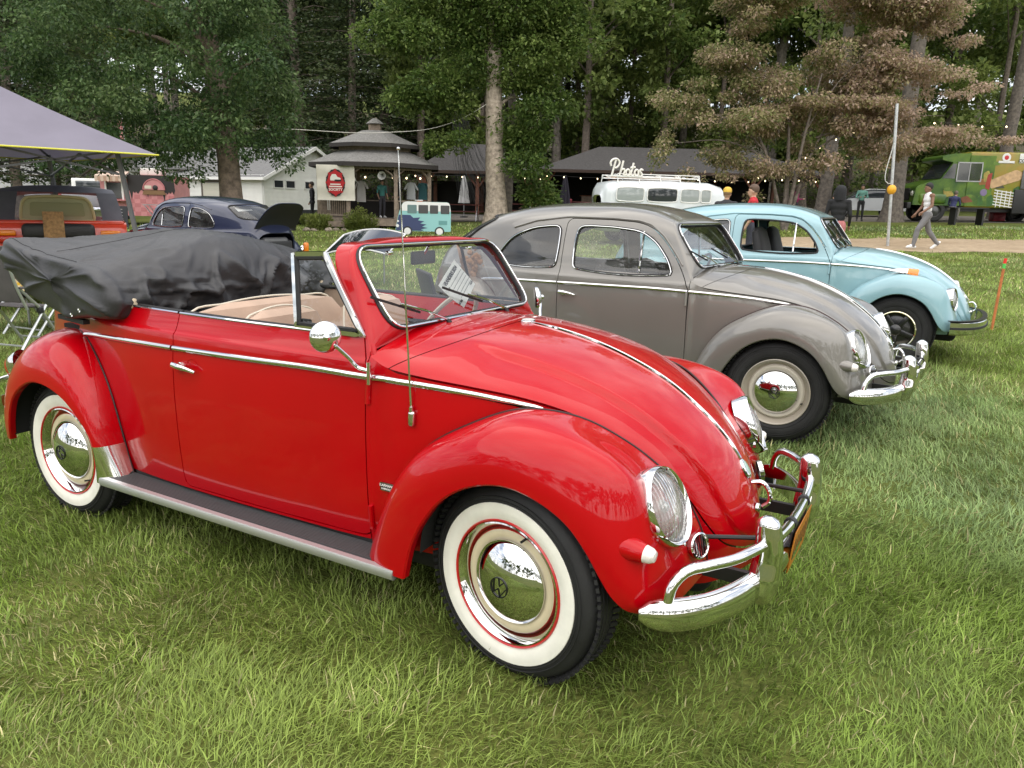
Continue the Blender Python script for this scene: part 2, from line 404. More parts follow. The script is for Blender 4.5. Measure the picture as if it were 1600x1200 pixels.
def hood_half():
    """left half of the scuttle and bonnet skin; returns points (NT x NS x 3), the row parameter runs 0..13"""
    t = np.linspace(0, 13, NT); k = np.arange(14.0)
    C = cs(k, F_C)(t); E = cs(k, F_E)(t); fm = math.radians(74); ph = np.linspace(0, 1, NS)*fm
    s = np.sin(ph)/math.sin(fm); w = (1-np.cos(ph))/(1-math.cos(fm))
    x = C[:, 0:1]+(E[:, 0:1]-C[:, 0:1])*w; z = C[:, 1:2]+(E[:, 2:3]-C[:, 1:2])*w; y = E[:, 1:2]*s
    # raised centre field of the bonnet, bounded by a soft swage that runs down to the nose
    lim = np.interp(t, [0, 2, 3, 6, 9, 11.5, 13], [.55, .60, .66, .70, .74, .80, .8])[:, None]; amt = np.interp(t, [0, 2.0, 2.9, 9.5, 11.5, 13], [0, 0, .020, .020, .006, 0])[:, None]
    e = np.clip((s[None, :]-lim)/.05+.5, 0, 1); e = e*e*(3-2*e); e = e*(1-np.clip((s[None, :]-lim)/(1-lim), 0, 1)**1.6)
    tx = np.gradient(C[:, 0]); tz = np.gradient(C[:, 1]); nl = np.hypot(tx, tz); nx, nz = (-tz/nl)[:, None], (tx/nl)[:, None]
    P = np.stack([x-nx*amt*e*np.sign(nz+1e-9), y, z-np.abs(nz)*amt*e], -1)
    return P, t, np.repeat(s[None, :], NT, 0)
def quarter_half():
    """left front side panel below the bonnet edge and the apron round the nose"""
    t = np.linspace(0, 13, 100); k = np.arange(14.0); E = cs(k, F_E)(t); n = 26; out = []
    fade = np.interp(t, [0, 5, 9, 13], [1, 1, .3, 0])
    for i in range(len(t)):
        z = np.linspace(E[i, 2]-.0065*np.interp(t[i], [.9, 1.3], [0, 1]), .27, n); y = E[i, 1]+(V_(z)-V_(E[i, 2]))*fade[i]+.004*np.interp(t[i], [.9, 1.3, 10, 11], [0, 1, 1, 0])
        if t[i] > 12.4: y = E[i, 1]*np.ones(n)
        x = E[i, 0]+np.interp(t[i], [0, 6, 10, 13], [0, 0, .08, 0.0])*(E[i, 2]-z)/.3*.3-np.interp(t[i], [9, 13], [0, .06])*((E[i, 2]-z)/.1)**2*.05
        out.append(np.stack([x, y, z], 1))
    return np.array(out)
def fender(bead, lip, e=2.6, n_t=64, n_s=26, rise=None, lipin=.024):
    """mudguard skin between the bead on the body and the lip round the wheel; left side (y > 0)"""
    Bd = spline(bead, n_t); Lp = spline(lip, n_t)
    # match by fraction so rows fan round the wheel
    ph = np.linspace(0, math.pi/2, n_s); a = np.sin(ph)**(2/e); w = 1-np.cos(ph)**(2/e)
    P = np.empty((n_t, n_s, 3))
    for i in range(n_t):
        b, l = Bd[i], Lp[i]
        P[i, :, 0] = b[0]+(l[0]-b[0])*w; P[i, :, 2] = b[2]+(l[2]-b[2])*w; P[i, :, 1] = b[1]+(l[1]-b[1])*a
    if rise is not None:
        fr = np.linspace(0, 1, n_t); P += rise(fr[:, None], (ph/(math.pi/2))[None, :])
    # rolled lip
    r1 = P[:, -1]+np.array([0, -.004, 0]); cen = Lp.mean(0); 
    ctr = np.array([cen[0], 0, .33]); d = ctr[None, :]-P[:, -1]; d[:, 1] = 0; d /= np.linalg.norm(d, axis=1)[:, None]
    l1 = P[:, -1]+d*.006+np.array([0, -.006, 0]); l2 = l1+np.array([0, -lipin, 0])
    P = np.concatenate([P, l1[:, None], l2[:, None]], 1)
    return P
FB = [(-.602, .612, .245), (-.575, .615, .33), (-.536, .62, .43), (-.472, .622, .56), (-.38, .618, .675), (-.23, .598, .775), (-.03, .552, .853), (.14, .497, .836), (.255, .445, .775), (.35, .395, .70), (.43, .35, .61), (.483, .318, .51), (.512, .30, .42), (.522, .295, .34)]
FL = [(-.385, .748, .245), (-.368, .752, .315), (-.345, .757, .385), (-.29, .764, .485), (-.215, .768, .575), (-.10, .771, .645), (.012, .771, .668), (.135, .770, .642), (.225, .766, .59), (.29, .760, .515), (.335, .750, .44), (.37, .738, .385), (.405, .718, .35), (.44, .69, .335)]
RB = [(-2.005, .615, .245), (-2.03, .618, .33), (-2.07, .624, .495), (-2.139, .618, .663), (-2.238, .60, .783), (-2.363, .565, .855), (-2.5, .525, .872), (-2.65, .475, .835), (-2.79, .425, .735), (-2.89, .395, .60), (-2.945, .385, .45), (-2.955, .39, .33)]
RL = [(-2.10, .735, .235), (-2.088, .742, .33), (-2.10, .748, .43), (-2.17, .757, .53), (-2.27, .763, .61), (-2.39, .766, .650), (-2.49, .766, .652), (-2.605, .762, .607), (-2.70, .754, .53), (-2.765, .742, .43), (-2.805, .728, .35), (-2.83, .715, .305)]
def front_rise(f, p):
    """the headlamp shoulder of the front mudguard"""
    A = np.exp(-((f-.715)/.12)**2)*np.exp(-((p-.46)/.27)**2)
    return np.stack([A*.062, A*.004, A*.036], -1)
HL_C, HL_TILT, HL_RW, HL_RH = np.array([.452, .541, .625]), math.radians(24), .100, .120
def surf_lookup(P):
    """returns y(x, z) read off a surface given as points"""
    Q = P.reshape(-1, 3)
    def f(xz):
        xz = np.asarray(xz, float).reshape(-1, 2); out = np.empty(len(xz))
        for i, (x, z) in enumerate(xz):
            d = (Q[:, 0]-x)**2+(Q[:, 2]-z)**2; k = np.argpartition(d, 6)[:6]; w = 1/(d[k]+1e-8)
            A = np.c_[np.ones(6), Q[k, 0]-x, Q[k, 2]-z]; sw = np.sqrt(w)
            c, *_ = np.linalg.lstsq(A*sw[:, None], Q[k, 1]*sw, rcond=None); lo, hi = Q[k, 1].min()-.004, Q[k, 1].max()+.004
            out[i] = min(max(c[0], lo), hi)
        return out
    return f
def grid_mesh(P, flip=False):
    n, m = P.shape[:2]
    return P.reshape(-1, 3), grid_faces(n, m, flip=flip)
def both(VF, weldit=True):
    a = join(VF, mirror_y(VF))
    return weld(*a) if weldit else a

DOOR_SEDAN = roundpoly([(-.628, .335), (-.630, .60), (-.634, .90), (-.735, 1.085), (-.83, 1.205), (-.935, 1.30), (-1.05, 1.334), (-1.26, 1.345), (-1.628, 1.347), (-1.622, .70), (-1.615, .30), (-.66, .30)], [.05, 0, .03, .05, .05, .06, .06, 0, .05, 0, .04, .05])
WIN_DOOR = roundpoly([(-1.525, .992), (-1.525, 1.296), (-1.25, 1.297), (-1.02, 1.276), (-.90, 1.205), (-.80, 1.085), (-.762, .992)], [.05, .06, .05, .09, .05, .05, .035])
WIN_QUARTER = roundpoly([(-1.668, .992), (-1.668, 1.294), (-1.90, 1.275), (-2.10, 1.20), (-2.215, 1.06), (-2.20, .992)], [.05, .06, .08, .10, .07, .07])
DOOR_CABRIO = roundpoly([(-.600, .34), (-.606, .60), (-.614, .90), (-.655, .975), (-.68, 1.06), (-1.632, 1.06), (-1.632, .70), (-1.628, .292), (-.64, .292)], [.05, 0, .04, .04, 0, 0, 0, .03, .05])
WS_I = [(.505, 1.048), (.492, 1.322)]       # windscreen glass corners (y, z)
def ws_x(z): return -.612+(z-1.045)*(-.812+.612)/(1.322-1.045)

_bodies = {}
def body_panels(kind):
    if kind in _bodies: return _bodies[kind]
    out = {}
    S = hull_half(kind == 'cabrio'); side_y = surf_lookup(S[:, :68]); out['side_y'] = side_y
    V, F = grid_mesh(S)
    xz = V[:, [0, 2]]
    well = lambda VV: .385-np.hypot(VV[:, 0]+2.42, VV[:, 2]-.33)      # positive inside the wheel well
    station0 = S[0]
    def st0x(z): return -.632-.53*np.maximum(z-.97, 0)
    if kind == 'cabrio':
        d = sdf_poly(xz, DOOR_CABRIO)
        dv, df = clip(V, F, d+.0028)
        dv, df = clip(dv, df, dv[:, 2]-1.022)
        out['door'] = flange((dv, df), .018)
        sv, sf = clip(V, F, -(d-.0028))
        sv, sf = clip(sv, sf, np.minimum(sv[:, 2]-1.022, st0x(sv[:, 2])-sv[:, 0]-.018-.052*np.clip((sv[:, 2]-1.02)/.3, 0, 1)))
        sv, sf = clip(sv, sf, well(sv))
        out['shell_half'] = (sv, sf)
    else:
        d = sdf_poly(xz, DOOR_SEDAN); wd = sdf_poly(xz, WIN_DOOR); wq = sdf_poly(xz, WIN_QUARTER)
        dv, df = clip(V, F, d+.0028); dv, df = clip(dv, df, -sdf_poly(dv[:, [0, 2]], WIN_DOOR)); out['door'] = flange((dv, df), .018)
        sv, sf = clip(V, F, -(d-.0028)); sv, sf = clip(sv, sf, -sdf_poly(sv[:, [0, 2]], WIN_QUARTER)); sv, sf = clip(sv, sf, well(sv))
        rw = roundpoly([(-.42, 1.135), (.42, 1.135), (.40, 1.335), (-.40, 1.335)], .07)
        val = np.where(sv[:, 0] < -2.2, -sdf_poly(sv[:, [1, 2]], rw), -1.0)
        gv, gf = clip(V, F, np.where(V[:, 0] < -2.2, sdf_poly(V[:, [1, 2]], rw), 1.0)); out['rear_glass'] = both((gv-np.array([-.004, 0, .004]), gf))
        sv, sf = clip(sv, sf, val); out['rear_outline'] = rw
        if kind == 'openlid':
            lid = roundpoly([(-.40, .50), (.40, .50), (.36, .94), (-.36, .94)], [.1, .1, .2, .2])
            lv, lf = clip(V, F, np.where(V[:, 0] < -2.6, sdf_poly(V[:, [1, 2]], lid), 1.0)); out['lid'] = both((lv, lf))
            sv, sf = clip(sv, sf, np.where(sv[:, 0] < -2.6, -sdf_poly(sv[:, [1, 2]], lid), -1.0))
        out['shell_half'] = (sv, sf)
        inn = np.array([0, -.005, 0])
        gv, gf = clip(V, F, wd-.002); out['door_glass'] = (gv+inn, gf)
        gv, gf = clip(V, F, wq-.002); out['quarter_glass'] = (gv+inn, gf)
    # windscreen surround: rounds over from the roof and pillars (and up from the scuttle) to the glass edge
    H, tt, ss = hood_half()
    k0 = np.where(station0[:, 2] >= .969)[0][0]
    O = station0[k0:]; On = S[1][k0:]; Tg = O-On; Tg /= np.linalg.norm(Tg, axis=1)[:, None]
    Cw = H[0][::-1]; Cn = H[1][::-1]; Tc = Cw-Cn; Tc /= np.linalg.norm(Tc, axis=1)[:, None]
    outer = np.concatenate([Cw[::-1], O[1:]]); tang = np.concatenate([Tc[::-1]*.02, Tg[1:]*.030])     # from the scuttle centre out to the pillar, up and in to the header centre
    gl = roundpoly([(-WS_I[0][0], WS_I[0][1]), WS_I[0], WS_I[1], (-WS_I[1][0], WS_I[1][1])], [.07, .07, .085, .085], 8)
    gl3 = np.stack([ws_x(gl[:, 1])+.012*(1-(gl[:, 0]/.5)**2), gl[:, 0], gl[:, 1]+.006*(1-(gl[:, 0]/.5)**2)*np.sign(gl[:, 1]-1.18)], 1)
    ang = lambda P: np.arctan2(P[:, 2]-1.185, P[:, 1])
    # inner outline sampled by angle
    ga = ang(gl3); o = np.argsort(ga); ga = ga[o]; g3 = gl3[o]; ga = np.r_[ga[-1]-2*math.pi, ga, ga[0]+2*math.pi]; g3 = np.vstack([g3[-1:], g3, g3[:1]])
    oa = np.unwrap(ang(outer)); aa = np.linspace(-math.pi/2, math.pi/2, 90)
    oa[0] = -math.pi/2; oa[-1] = math.pi/2
    inner = np.stack([np.interp(aa, ga, g3[:, c]) for c in range(3)], 1)
    outr = np.stack([np.interp(aa, oa, outer[:, c]) for c in range(3)], 1); tg = np.stack([np.interp(aa, oa, tang[:, c]) for c in range(3)], 1)
    outr[0, 1] = inner[0, 1] = outr[-1, 1] = inner[-1, 1] = 0
    P = []
    for u in np.linspace(0, 1, 9):
        P.append((1-u)**2*outr+2*u*(1-u)*(outr+tg)+u*u*inner)
    P.append(inner+np.array([-.014, 0, -.004])); P = np.array(P)
    out['ws_frame'] = both(grid_mesh(P, flip=True)); out['ws_outline'] = spline(np.vstack([inner, inner[-2:0:-1]*np.array([1, -1, 1])])[:, :], 120, True)
    # glass: a gently bowed pane inside that outline
    G = inner+np.array([-.008, 0, -.002]); cen = np.array([ws_x(1.185)+.004, 0, 1.185]); rings = [cen+(G-cen)*r for r in np.linspace(.02, 1.0, 8)]
    out['ws_glass'] = both(grid_mesh(np.array(rings)))
    # bonnet and scuttle
    hv, hf = grid_mesh(H, flip=False); t1 = np.repeat(tt[:, None], NS, 1).ravel(); s1 = ss.ravel()
    # rear shut line: across the middle at t=2, sweeping back to the corner
    cut = 1.98-.95*np.clip(s1, 0, 1)**3.0
    val = cut-t1
    hood = clip(hv, hf, val+.018); 
    cw = clip(hv, hf, -(val-.018))
    out['hood'] = flange(both(hood), .02); out['cowl'] = both(cw)
    qv, qf = grid_mesh(quarter_half(), flip=False)
    qv = qv.copy(); 
    fw = lambda VV: .345-np.hypot(VV[:, 0]+.01, VV[:, 2]-.33)
    e0 = cs(np.arange(14.0), F_E)(np.linspace(0, 13, 100))
    qv, qf = clip(qv, qf, fw(qv))
    out['quarter'] = both((qv, qf))
    P = fender(FB, FL, rise=front_rise); out['ff'] = grid_mesh(P); out['ff_bead'] = P[:, 0]
    P = fender(RB, RL, e=2.4)
    gv, gf = grid_mesh(P, flip=True); k = np.repeat((np.arange(64)/63.)[:, None], P.shape[1], 1).ravel(); kk = np.repeat((np.arange(P.shape[1]))[None, :], 64, 0).ravel()
    gv2, gf2 = clip(gv, gf, np.where((gv[:, 0] > -2.2), gv[:, 2]-.405, 1.0)); nn = vnormals(gv2, gf2); out['guard'] = (gv2+nn*.003, gf2); out['rf'] = grid_mesh(P, flip=True); out['rf_bead'] = P[:, 0]
    out['hoodgrid'] = H
    _bodies[kind] = out
    return out

# ------------------------------------------------------------------ small car parts
_wheels = {}
def wheel_parts(parent, x, y, z, side, style, steer=0.0, spin=0.0):
    if style in _wheels:
        w = copy_tree(_wheels[style], parent); w.location = (x, y, z); w.rotation_euler = (0, spin*side, (math.pi if side < 0 else 0)+steer)
        return w
    _wheels[style] = build_wheel(parent, x, y, z, side, style, steer, spin)
    return _wheels[style]
def build_wheel(parent, x, y, z, side, style, steer=0.0, spin=0.0):
    """wheel with its outer face towards +y for side=1; the parts hang under one wheel"""
    w = empty('wheel', (x, y, z)); w.parent = parent; w.rotation_euler = (0, spin*side, (math.pi if side < 0 else 0)+steer)
    R = .328
    tyre = [(.200, -.060), (.212, -.072), (.25, -.080), (.285, -.078), (.308, -.066), (.318, -.054), (R-.002, -.030), (R, 0), (R-.002, .030), (.318, .054), (.308, .066), (.285, .077), (.268, .080)]
    black = mat('tyre_rubber', (.0115, .0115, .012), rough=.68, bump=.15, bscale=60, var=.3, vscale=9)
    full = tyre+[(.25, .081), (.225, .077), (.210, .070), (.203, .060)]
    ty = obj('tyre', lathe(full, 72), black, w, sharp=60)
    obj('sidewall_ring', join(*[lathe([(r_-.002, .0785), (r_-.001, .0815), (r_+.001, .0815), (r_+.002, .0785)], 72) for r_ in ((.276, .288) if style == 'whitewall' else (.232, .262, .276, .288))]), black, ty)
    # tread blocks: ribs round the shoulder, real geometry
    tv = []
    nb = 84
    for i in range(nb):
        a = 2*math.pi*i/nb
        for sgn in (-1, 1):
            b = box(0, sgn*.050, 0, .014, .026, .010); b = xf(b, Matrix.Rotation(sgn*.42, 3, 'X')); b = xf(b, None, (0, 0, .3135)); b = xf(b, Matrix.Rotation(a, 3, 'Y')); tv.append(b)
    for c in (-.030, -.010, .010, .030):
        tv.append(lathe([(R-.003, c-.008), (R+.0025, c-.0065), (R+.0025, c+.0065), (R-.003, c+.008)], 72))
    obj('tread', join(*tv), black, ty, smooth=False, kind='stuff')
    ch = chrome()
    if style == 'custom':
        obj('sidewall', lathe([(.225, .076), (.20, .076), (.182, .070), (.178, .06)], 48), black, ty)
        gold = mat('polished_rim', (.75, .70, .52), rough=.12, metal=1.0)
        dark = mat('wheel_black', (.012, .012, .013), rough=.3, coat=.4)
        rim = obj('rim', lathe([(.180, .058), (.181, .074), (.175, .078), (.168, .072), (.160, .03), (.158, -.02), (.06, -.02), (.0, -.015)], 56), [gold], w)
        obj('rim_face', lathe([(.158, -.012), (.12, .008), (.06, .012), (.0, .012)], 40), dark, rim)
        for k in range(5):
            sp = rbox(.10, .020, 0, .13, .03, .048, .010, 2); obj('spoke', xf(sp, Matrix.Rotation(2*math.pi*k/5+.3, 3, 'Y')), dark, rim)
        obj('hubcap', lathe([(.05, .02), (.052, .042), (.04, .052), (.0, .055)], 28), dark, w)
        return w
    if style == 'whitewall':
        ww = mat('whitewall', (.80, .78, .70), rough=.55, var=.06, vscale=14)
        obj('whitewall', lathe([(.268, .0795), (.267, .0830), (.25, .0845), (.232, .0835), (.213, .076), (.212, .070)], 72), ww, ty)
        rred = mat('rim_red', (.50, .012, .015), rough=.3, coat=.6); cream = mat('wheel_cream', (.68, .58, .40), rough=.3, coat=.7, var=.05, vscale=8)
        r = obj('rim', lathe([(.213, .066), (.2125, .078), (.2095, .0815), (.2050, .079), (.203, .072)], 72), rred, w)
        obj('beauty_ring', lathe([(.204, .070), (.2035, .078), (.199, .0795), (.192, .070), (.183, .052), (.178, .040), (.174, .036)], 72), ch, r)
        obj('wheel_disc', lathe([(.180, .022), (.177, .040), (.172, .051), (.160, .056), (.148, .054), (.138, .050), (.10, .03), (.0, .03)], 64), cream, r)
        obj('red_stripe', lathe([(.1775, .0405), (.1765, .0455), (.1742, .0495), (.172, .0515)], 64), rred, r)
    else:
        cream = mat('wheel_grey_cream', (.52, .48, .40), rough=.32, coat=.6, var=.04, vscale=8); tan = mat('wheel_tan', (.36, .32, .26), rough=.35, coat=.5)
        r = obj('rim', lathe([(.213, .062), (.2125, .077), (.208, .080), (.200, .073), (.192, .058), (.184, .044), (.176, .038), (.170, .040)], 64), tan, w)
        obj('wheel_disc', lathe([(.175, .038), (.170, .050), (.162, .056), (.150, .055), (.138, .050), (.10, .03), (.0, .03)], 56), cream, r)
    obj('valve', tube([(0.0, .05, .176), (0, .078, .170)], .0042, 8), mat('valve_black', (.01, .01, .01), rough=.6), r)
    hub = obj('hubcap', lathe([(.1395, .050), (.1405, .058), (.138, .063), (.128, .071), (.109, .084), (.083, .096), (.055, .1045), (.028, .109), (.0, .1105)], 64), ch, w)
    emblem(hub, .0345, .1095, mat('emblem_black', (.008, .008, .009), rough=.35), 'y')
    return w
def emblem(parent, r, h, m, axis='y', name='emblem', tr=None):
    """round two-letter badge: ring with the letters V over W"""
    s = r; parts = [lathe([(r*.90, -.001), (r*.90, .0022), (r, .0022), (r, -.001)], 40, close=True)]
    wd = r*.12
    for a, b in [((-.34, .84), (0, .20)), ((.34, .84), (0, .20)), ((-.80, .42), (-.40, -.76)), ((-.40, -.76), (0, -.10)), ((0, -.10), (.40, -.76)), ((.40, -.76), (.80, .42))]:
        p, q = np.array(a)*s, np.array(b)*s; d = q-p; d /= np.linalg.norm(d); n = np.array([-d[1], d[0]])*wd/2; p = p-d*wd*.3; q = q+d*wd*.3
        parts.append(prism([p+n, p-n, q-n, q+n], .0002, .0022))
    VF = join(*parts)
    V = VF[0].copy(); V[:, 0] *= -1; VF = (V, [tuple(reversed(f)) for f in VF[1]])
    VF = (VF[0]+np.array([0, h, 0]), VF[1])
    if tr is not None: VF = tr(VF)
    return obj(name, VF, m, parent, smooth=False)
def seat(parent, x, y, z, m, name='seat', w=.50, tilt=.28, back=.55, piping=None):
    s = empty(name, (x, y, z)); s.parent = parent
    cu = rbox(0, 0, .11, .50, w, .15, .065, 4); obj('seat_cushion', cu, m, s)
    # backrest: a rounded slab narrowing to a domed top
    n = 15; rows = []
    prof = [(0, w/2, .06), (.1, w/2, .07), (.3, w/2*.98, .065), (.42, w/2*.95, .058), (.50, w/2*.86, .05), (.545, w/2*.70, .035), (.56, w/2*.45, .012)]
    q = cs([p[0] for p in prof], np.array([p[1:] for p in prof])); hs = np.linspace(0, .56, 18)
    P = []
    for h in hs:
        a, b = q(h*1.0); c = circ(1, 28); c = np.sign(c)*np.abs(c)**.55
        P.append(np.stack([c[:, 1]*b, c[:, 0]*a, np.full(28, h*back/.56)], 1))
    P = np.array(P); V = P.reshape(-1, 3); F = grid_faces(len(hs), 28, False, True)+[tuple(range((len(hs)-1)*28, len(hs)*28))]
    V = V@np.array(Matrix.Rotation(-tilt, 3, 'Y')).T+np.array([-.25, 0, .12])
    b = obj('backrest', (V, F), m, s)
    if piping:
        c = P[:, :, :]; edge = np.vstack([np.stack([np.full(18, 0), P[:, 0, 1], P[:, 0, 2]], 1), np.stack([np.full(18, 0), P[:, 14, 1], P[:, 14, 2]], 1)[::-1]])
        edge = edge@np.array(Matrix.Rotation(-tilt, 3, 'Y')).T+np.array([-.25, 0, .12])
        obj('piping', tube(spline(edge, 50), .005, 6), piping, b)
    return s
def steering_wheel(parent, x, y, z, m):
    s = empty('steering_wheel', (x, y, z)); s.parent = parent; s.rotation_euler = (0, math.radians(32), 0)
    a = np.linspace(0, 2*math.pi, 48, endpoint=False); obj('rim', tube(np.stack([np.zeros(48), .195*np.cos(a), .195*np.sin(a)], 1), .011, 8, True), m, s)
    obj('hub', lathe([(.03, -.02), (.035, 0), (.0, .012)], 20, 'x'), m, s); 
    obj('spoke', tube([(0, -.19, 0), (.015, 0, 0), (0, .19, 0)], .007, 6), m, s); obj('column', tube([(0, 0, 0), (.5, 0, -.02)], .02, 8), m, s)
    return s
def bumper_us(parent, zc=.362):
    ch = chrome(); b = empty('front_bumper', (0, 0, 0)); b.parent = parent
    half = [(.735, 0), (.725, .2), (.703, .38), (.660, .53), (.600, .64), (.525, .712), (.452, .742)]
    p = np.array([(x, y, zc) for x, y in half[::-1]]+[(x, -y, zc) for x, y in half[1:]]); path = spline(p, 60)
    sec = np.array([(-.022, -.049), (-.010, -.050), (.004, -.044), (.015, -.028), (.019, 0), (.015, .028), (.004, .044), (-.010, .050), (-.022, .049), (-.022, .0)])
    sec[:, 0] *= -1
    obj('blade', sweep(path, sec, scale=np.interp(np.linspace(0, 1, 60), [0, .012, .03, .06, .94, .97, .988, 1], [.35, .72, .92, 1, 1, .92, .72, .35])), ch, b)
    for s in (1, -1):
        # upright overrider: a tall rounded horn that flares where it clasps the blade
        n = 30; u = np.linspace(0, 1, n); z = .305+.285*u
        w = np.interp(u, [0, .05, .15, .32, .5, .8, .95, 1], [.022, .038, .047, .046, .036, .034, .030, .010]); dpt = np.interp(u, [0, .06, .3, .5, .8, .95, 1], [.016, .034, .050, .044, .040, .034, .010])
        xc = np.interp(u, [0, .3, .6, 1], [.712, .716, .722, .712]); a = np.linspace(0, 2*math.pi, 20, endpoint=False)
        P = np.stack([xc[:, None]+dpt[:, None]*np.sign(np.cos(a))*np.abs(np.cos(a))**.8, s*.365+w[:, None]*np.sign(np.sin(a))*np.abs(np.sin(a))**.8, np.repeat(z[:, None], 20, 1)], -1)
        obj('overrider', (P.reshape(-1, 3), grid_faces(n, 20, False, True, True)+[tuple(range((n-1)*20, n*20))]), ch, b)
        # towel-rail half hoop
        ty = np.array([(.520, .700, .400), (.527, .690, .450), (.552, .662, .487), (.60, .61, .498), (.655, .53, .500), (.70, .42, .503), (.722, .34, .500), (.738, .18, .488), (.742, 0, .486)]); ty[:, 1] *= s
        obj('guard_rail', tube(spline(ty, 40), .0165, 12), ch, b)
        obj('bracket', join(bar((.47, s*.34, .36), (.70, s*.34, .36), .02, .045), tube([(.50, s*.31, .452), (.735, s*.245, .478)], .008, 8)), mat('bracket_black', (.015, .015, .016), rough=.45), b)
        obj('clamp', tube([(.738, s*.13, .486), (.741, s*.11, .486)], .021, 12), mat('bracket_black', (.015, .015, .016), rough=.45), b)
    return b
def lamp_glass():
    if 'lamp_glass' in MATS: return MATS['lamp_glass']
    m = glass_mat('lamp_glass', (.93, .95, .94), 1.0, .30); nt = m.node_tree  # whitish diffuse share paints scattered sky light into the headlamp lens
    tc = nt.nodes.new("ShaderNodeTexCoord"); wv = nt.nodes.new("ShaderNodeTexWave"); wv.bands_direction = 'Y'; wv.inputs["Scale"].default_value = 26; wv.inputs["Distortion"].default_value = 1.2; nt.links.new(tc.outputs["Object"], wv.inputs["Vector"])
    bp = nt.nodes.new("ShaderNodeBump"); bp.inputs["Strength"].default_value = .8; bp.inputs["Distance"].default_value = .004; nt.links.new(wv.outputs["Fac"], bp.inputs["Height"])
    for n in nt.nodes:
        if n.bl_idname in ("ShaderNodeBsdfGlossy", "ShaderNodeBsdfDiffuse", "ShaderNodeFresnel"): nt.links.new(bp.outputs[0], n.inputs["Normal"])
    return m
def headlight(parent, s, style):
    h = empty('headlight', (HL_C[0], HL_C[1]*s, HL_C[2])); h.parent = parent
    ch = chrome(); ti = math.radians(8) if style == 'upright' else HL_TILT
    h.rotation_euler = (0, -ti, math.radians(11)*s)
    rw, rh = (.098, .105) if style == 'upright' else (HL_RW, HL_RH)
    prof = np.array([(1.02, -.050), (1.045, -.012), (1.03, .004), (.985, .014), (.93, .011), (.885, .002), (.87, -.008)])
    a = np.linspace(0, 2*math.pi, 56, endpoint=False)
    V = np.stack([np.repeat(prof[:, 1:2], 56, 1), prof[:, 0:1]*rw*np.cos(a), prof[:, 0:1]*rh*np.sin(a)], -1).reshape(-1, 3)
    obj('ring', (V, grid_faces(len(prof), 56, False, True, True)), ch, h)
    pr = np.array([(.89, -.003), (.7, .010), (.45, .019), (.2, .024), (.0, .025)]); 
    V = np.stack([np.repeat(pr[:, 1:2], 56, 1), pr[:, 0:1]*rw*np.cos(a), pr[:, 0:1]*rh*np.sin(a)], -1).reshape(-1, 3)
    obj('lens', (V, grid_faces(len(pr), 56, False, True, True)), lamp_glass(), h)
    V = V*np.array([-2.2, 1, 1])+np.array([-.012, 0, 0])
    obj('reflector', (V, grid_faces(len(pr), 56, False, True, True)), mat('lamp_reflector', (.88, .89, .88), rough=.30, metal=1.0), h)
    obj('bulb', lathe([(.02, -.06), (.022, -.02), (.014, -.005), (0, 0)], 16, 'x'), mat('bulb_shield', (.7, .7, .68), rough=.2, metal=1), h)
    obj('screw', lathe([(.006, 0), (.006, .006), (0, .008)], 10, 'x', (.012, 0, -rh*1.0)), ch, h)
    return h
def trim_strip(parent, path, w=.011, m=None, name='belt_trim'):
    sec = [(-.002, -w), (.006, -w*.8), (.0085, 0), (.006, w*.8), (-.002, w)]
    return obj(name, sweep(path, sec, up=(0, 0, 1)), m or chrome(), parent)
# ------------------------------------------------------------------ assemble one beetle
def paint(name, col, flake=0.0, rough=.32, metal=0.0, coat_ior=1.5, spec=.25):
    m = mat(name, col, rough=rough, metal=metal, coat=1.0, coat_rough=.02, var=.025, vscale=3, spec=spec)
    nt = m.node_tree; b = nt.nodes["Principled BSDF"]
    b.inputs["Coat IOR"].default_value = coat_ior
    # faint orange peel and hand-polished waviness in the clear coat
    tc = nt.nodes.new("ShaderNodeTexCoord"); n = nt.nodes.new("ShaderNodeTexNoise"); n.inputs["Scale"].default_value = 5.0; n.inputs["Detail"].default_value = 2
    nt.links.new(tc.outputs["Object"], n.inputs["Vector"]); bp = nt.nodes.new("ShaderNodeBump"); bp.inputs["Strength"].default_value = .05; bp.inputs["Distance"].default_value = .01
    nt.links.new(n.outputs["Fac"], bp.inputs["Height"]); nt.links.new(bp.outputs[0], b.inputs["Coat Normal"])
    n3 = nt.nodes.new("ShaderNodeTexNoise"); n3.inputs["Scale"].default_value = 2.2; n3.inputs["Detail"].default_value = 8; n3.inputs["Roughness"].default_value = .7; nt.links.new(tc.outputs["Object"], n3.inputs["Vector"])
    mr = nt.nodes.new("ShaderNodeMapRange"); mr.inputs[1].default_value = .35; mr.inputs[2].default_value = .75; mr.inputs[3].default_value = .012; mr.inputs[4].default_value = .085; nt.links.new(n3.outputs["Fac"], mr.inputs[0]); nt.links.new(mr.outputs[0], b.inputs["Coat Roughness"])
    return m
def side_path(B, xs, zs, off=.003):
    y = []
    E = cs(np.arange(14.0), F_E)(np.linspace(0, 13, 200))
    for x, z in zip(xs, zs):
        if x < -.64: y.append(B['side_y']([(x, z)])[0])
        else:
            k = np.argmin(np.abs(E[:, 0]-x)); y.append(E[k, 1]+float(V_(z))-float(V_(E[k, 2])))
    return np.stack([xs, np.array(y)+off, zs], 1)
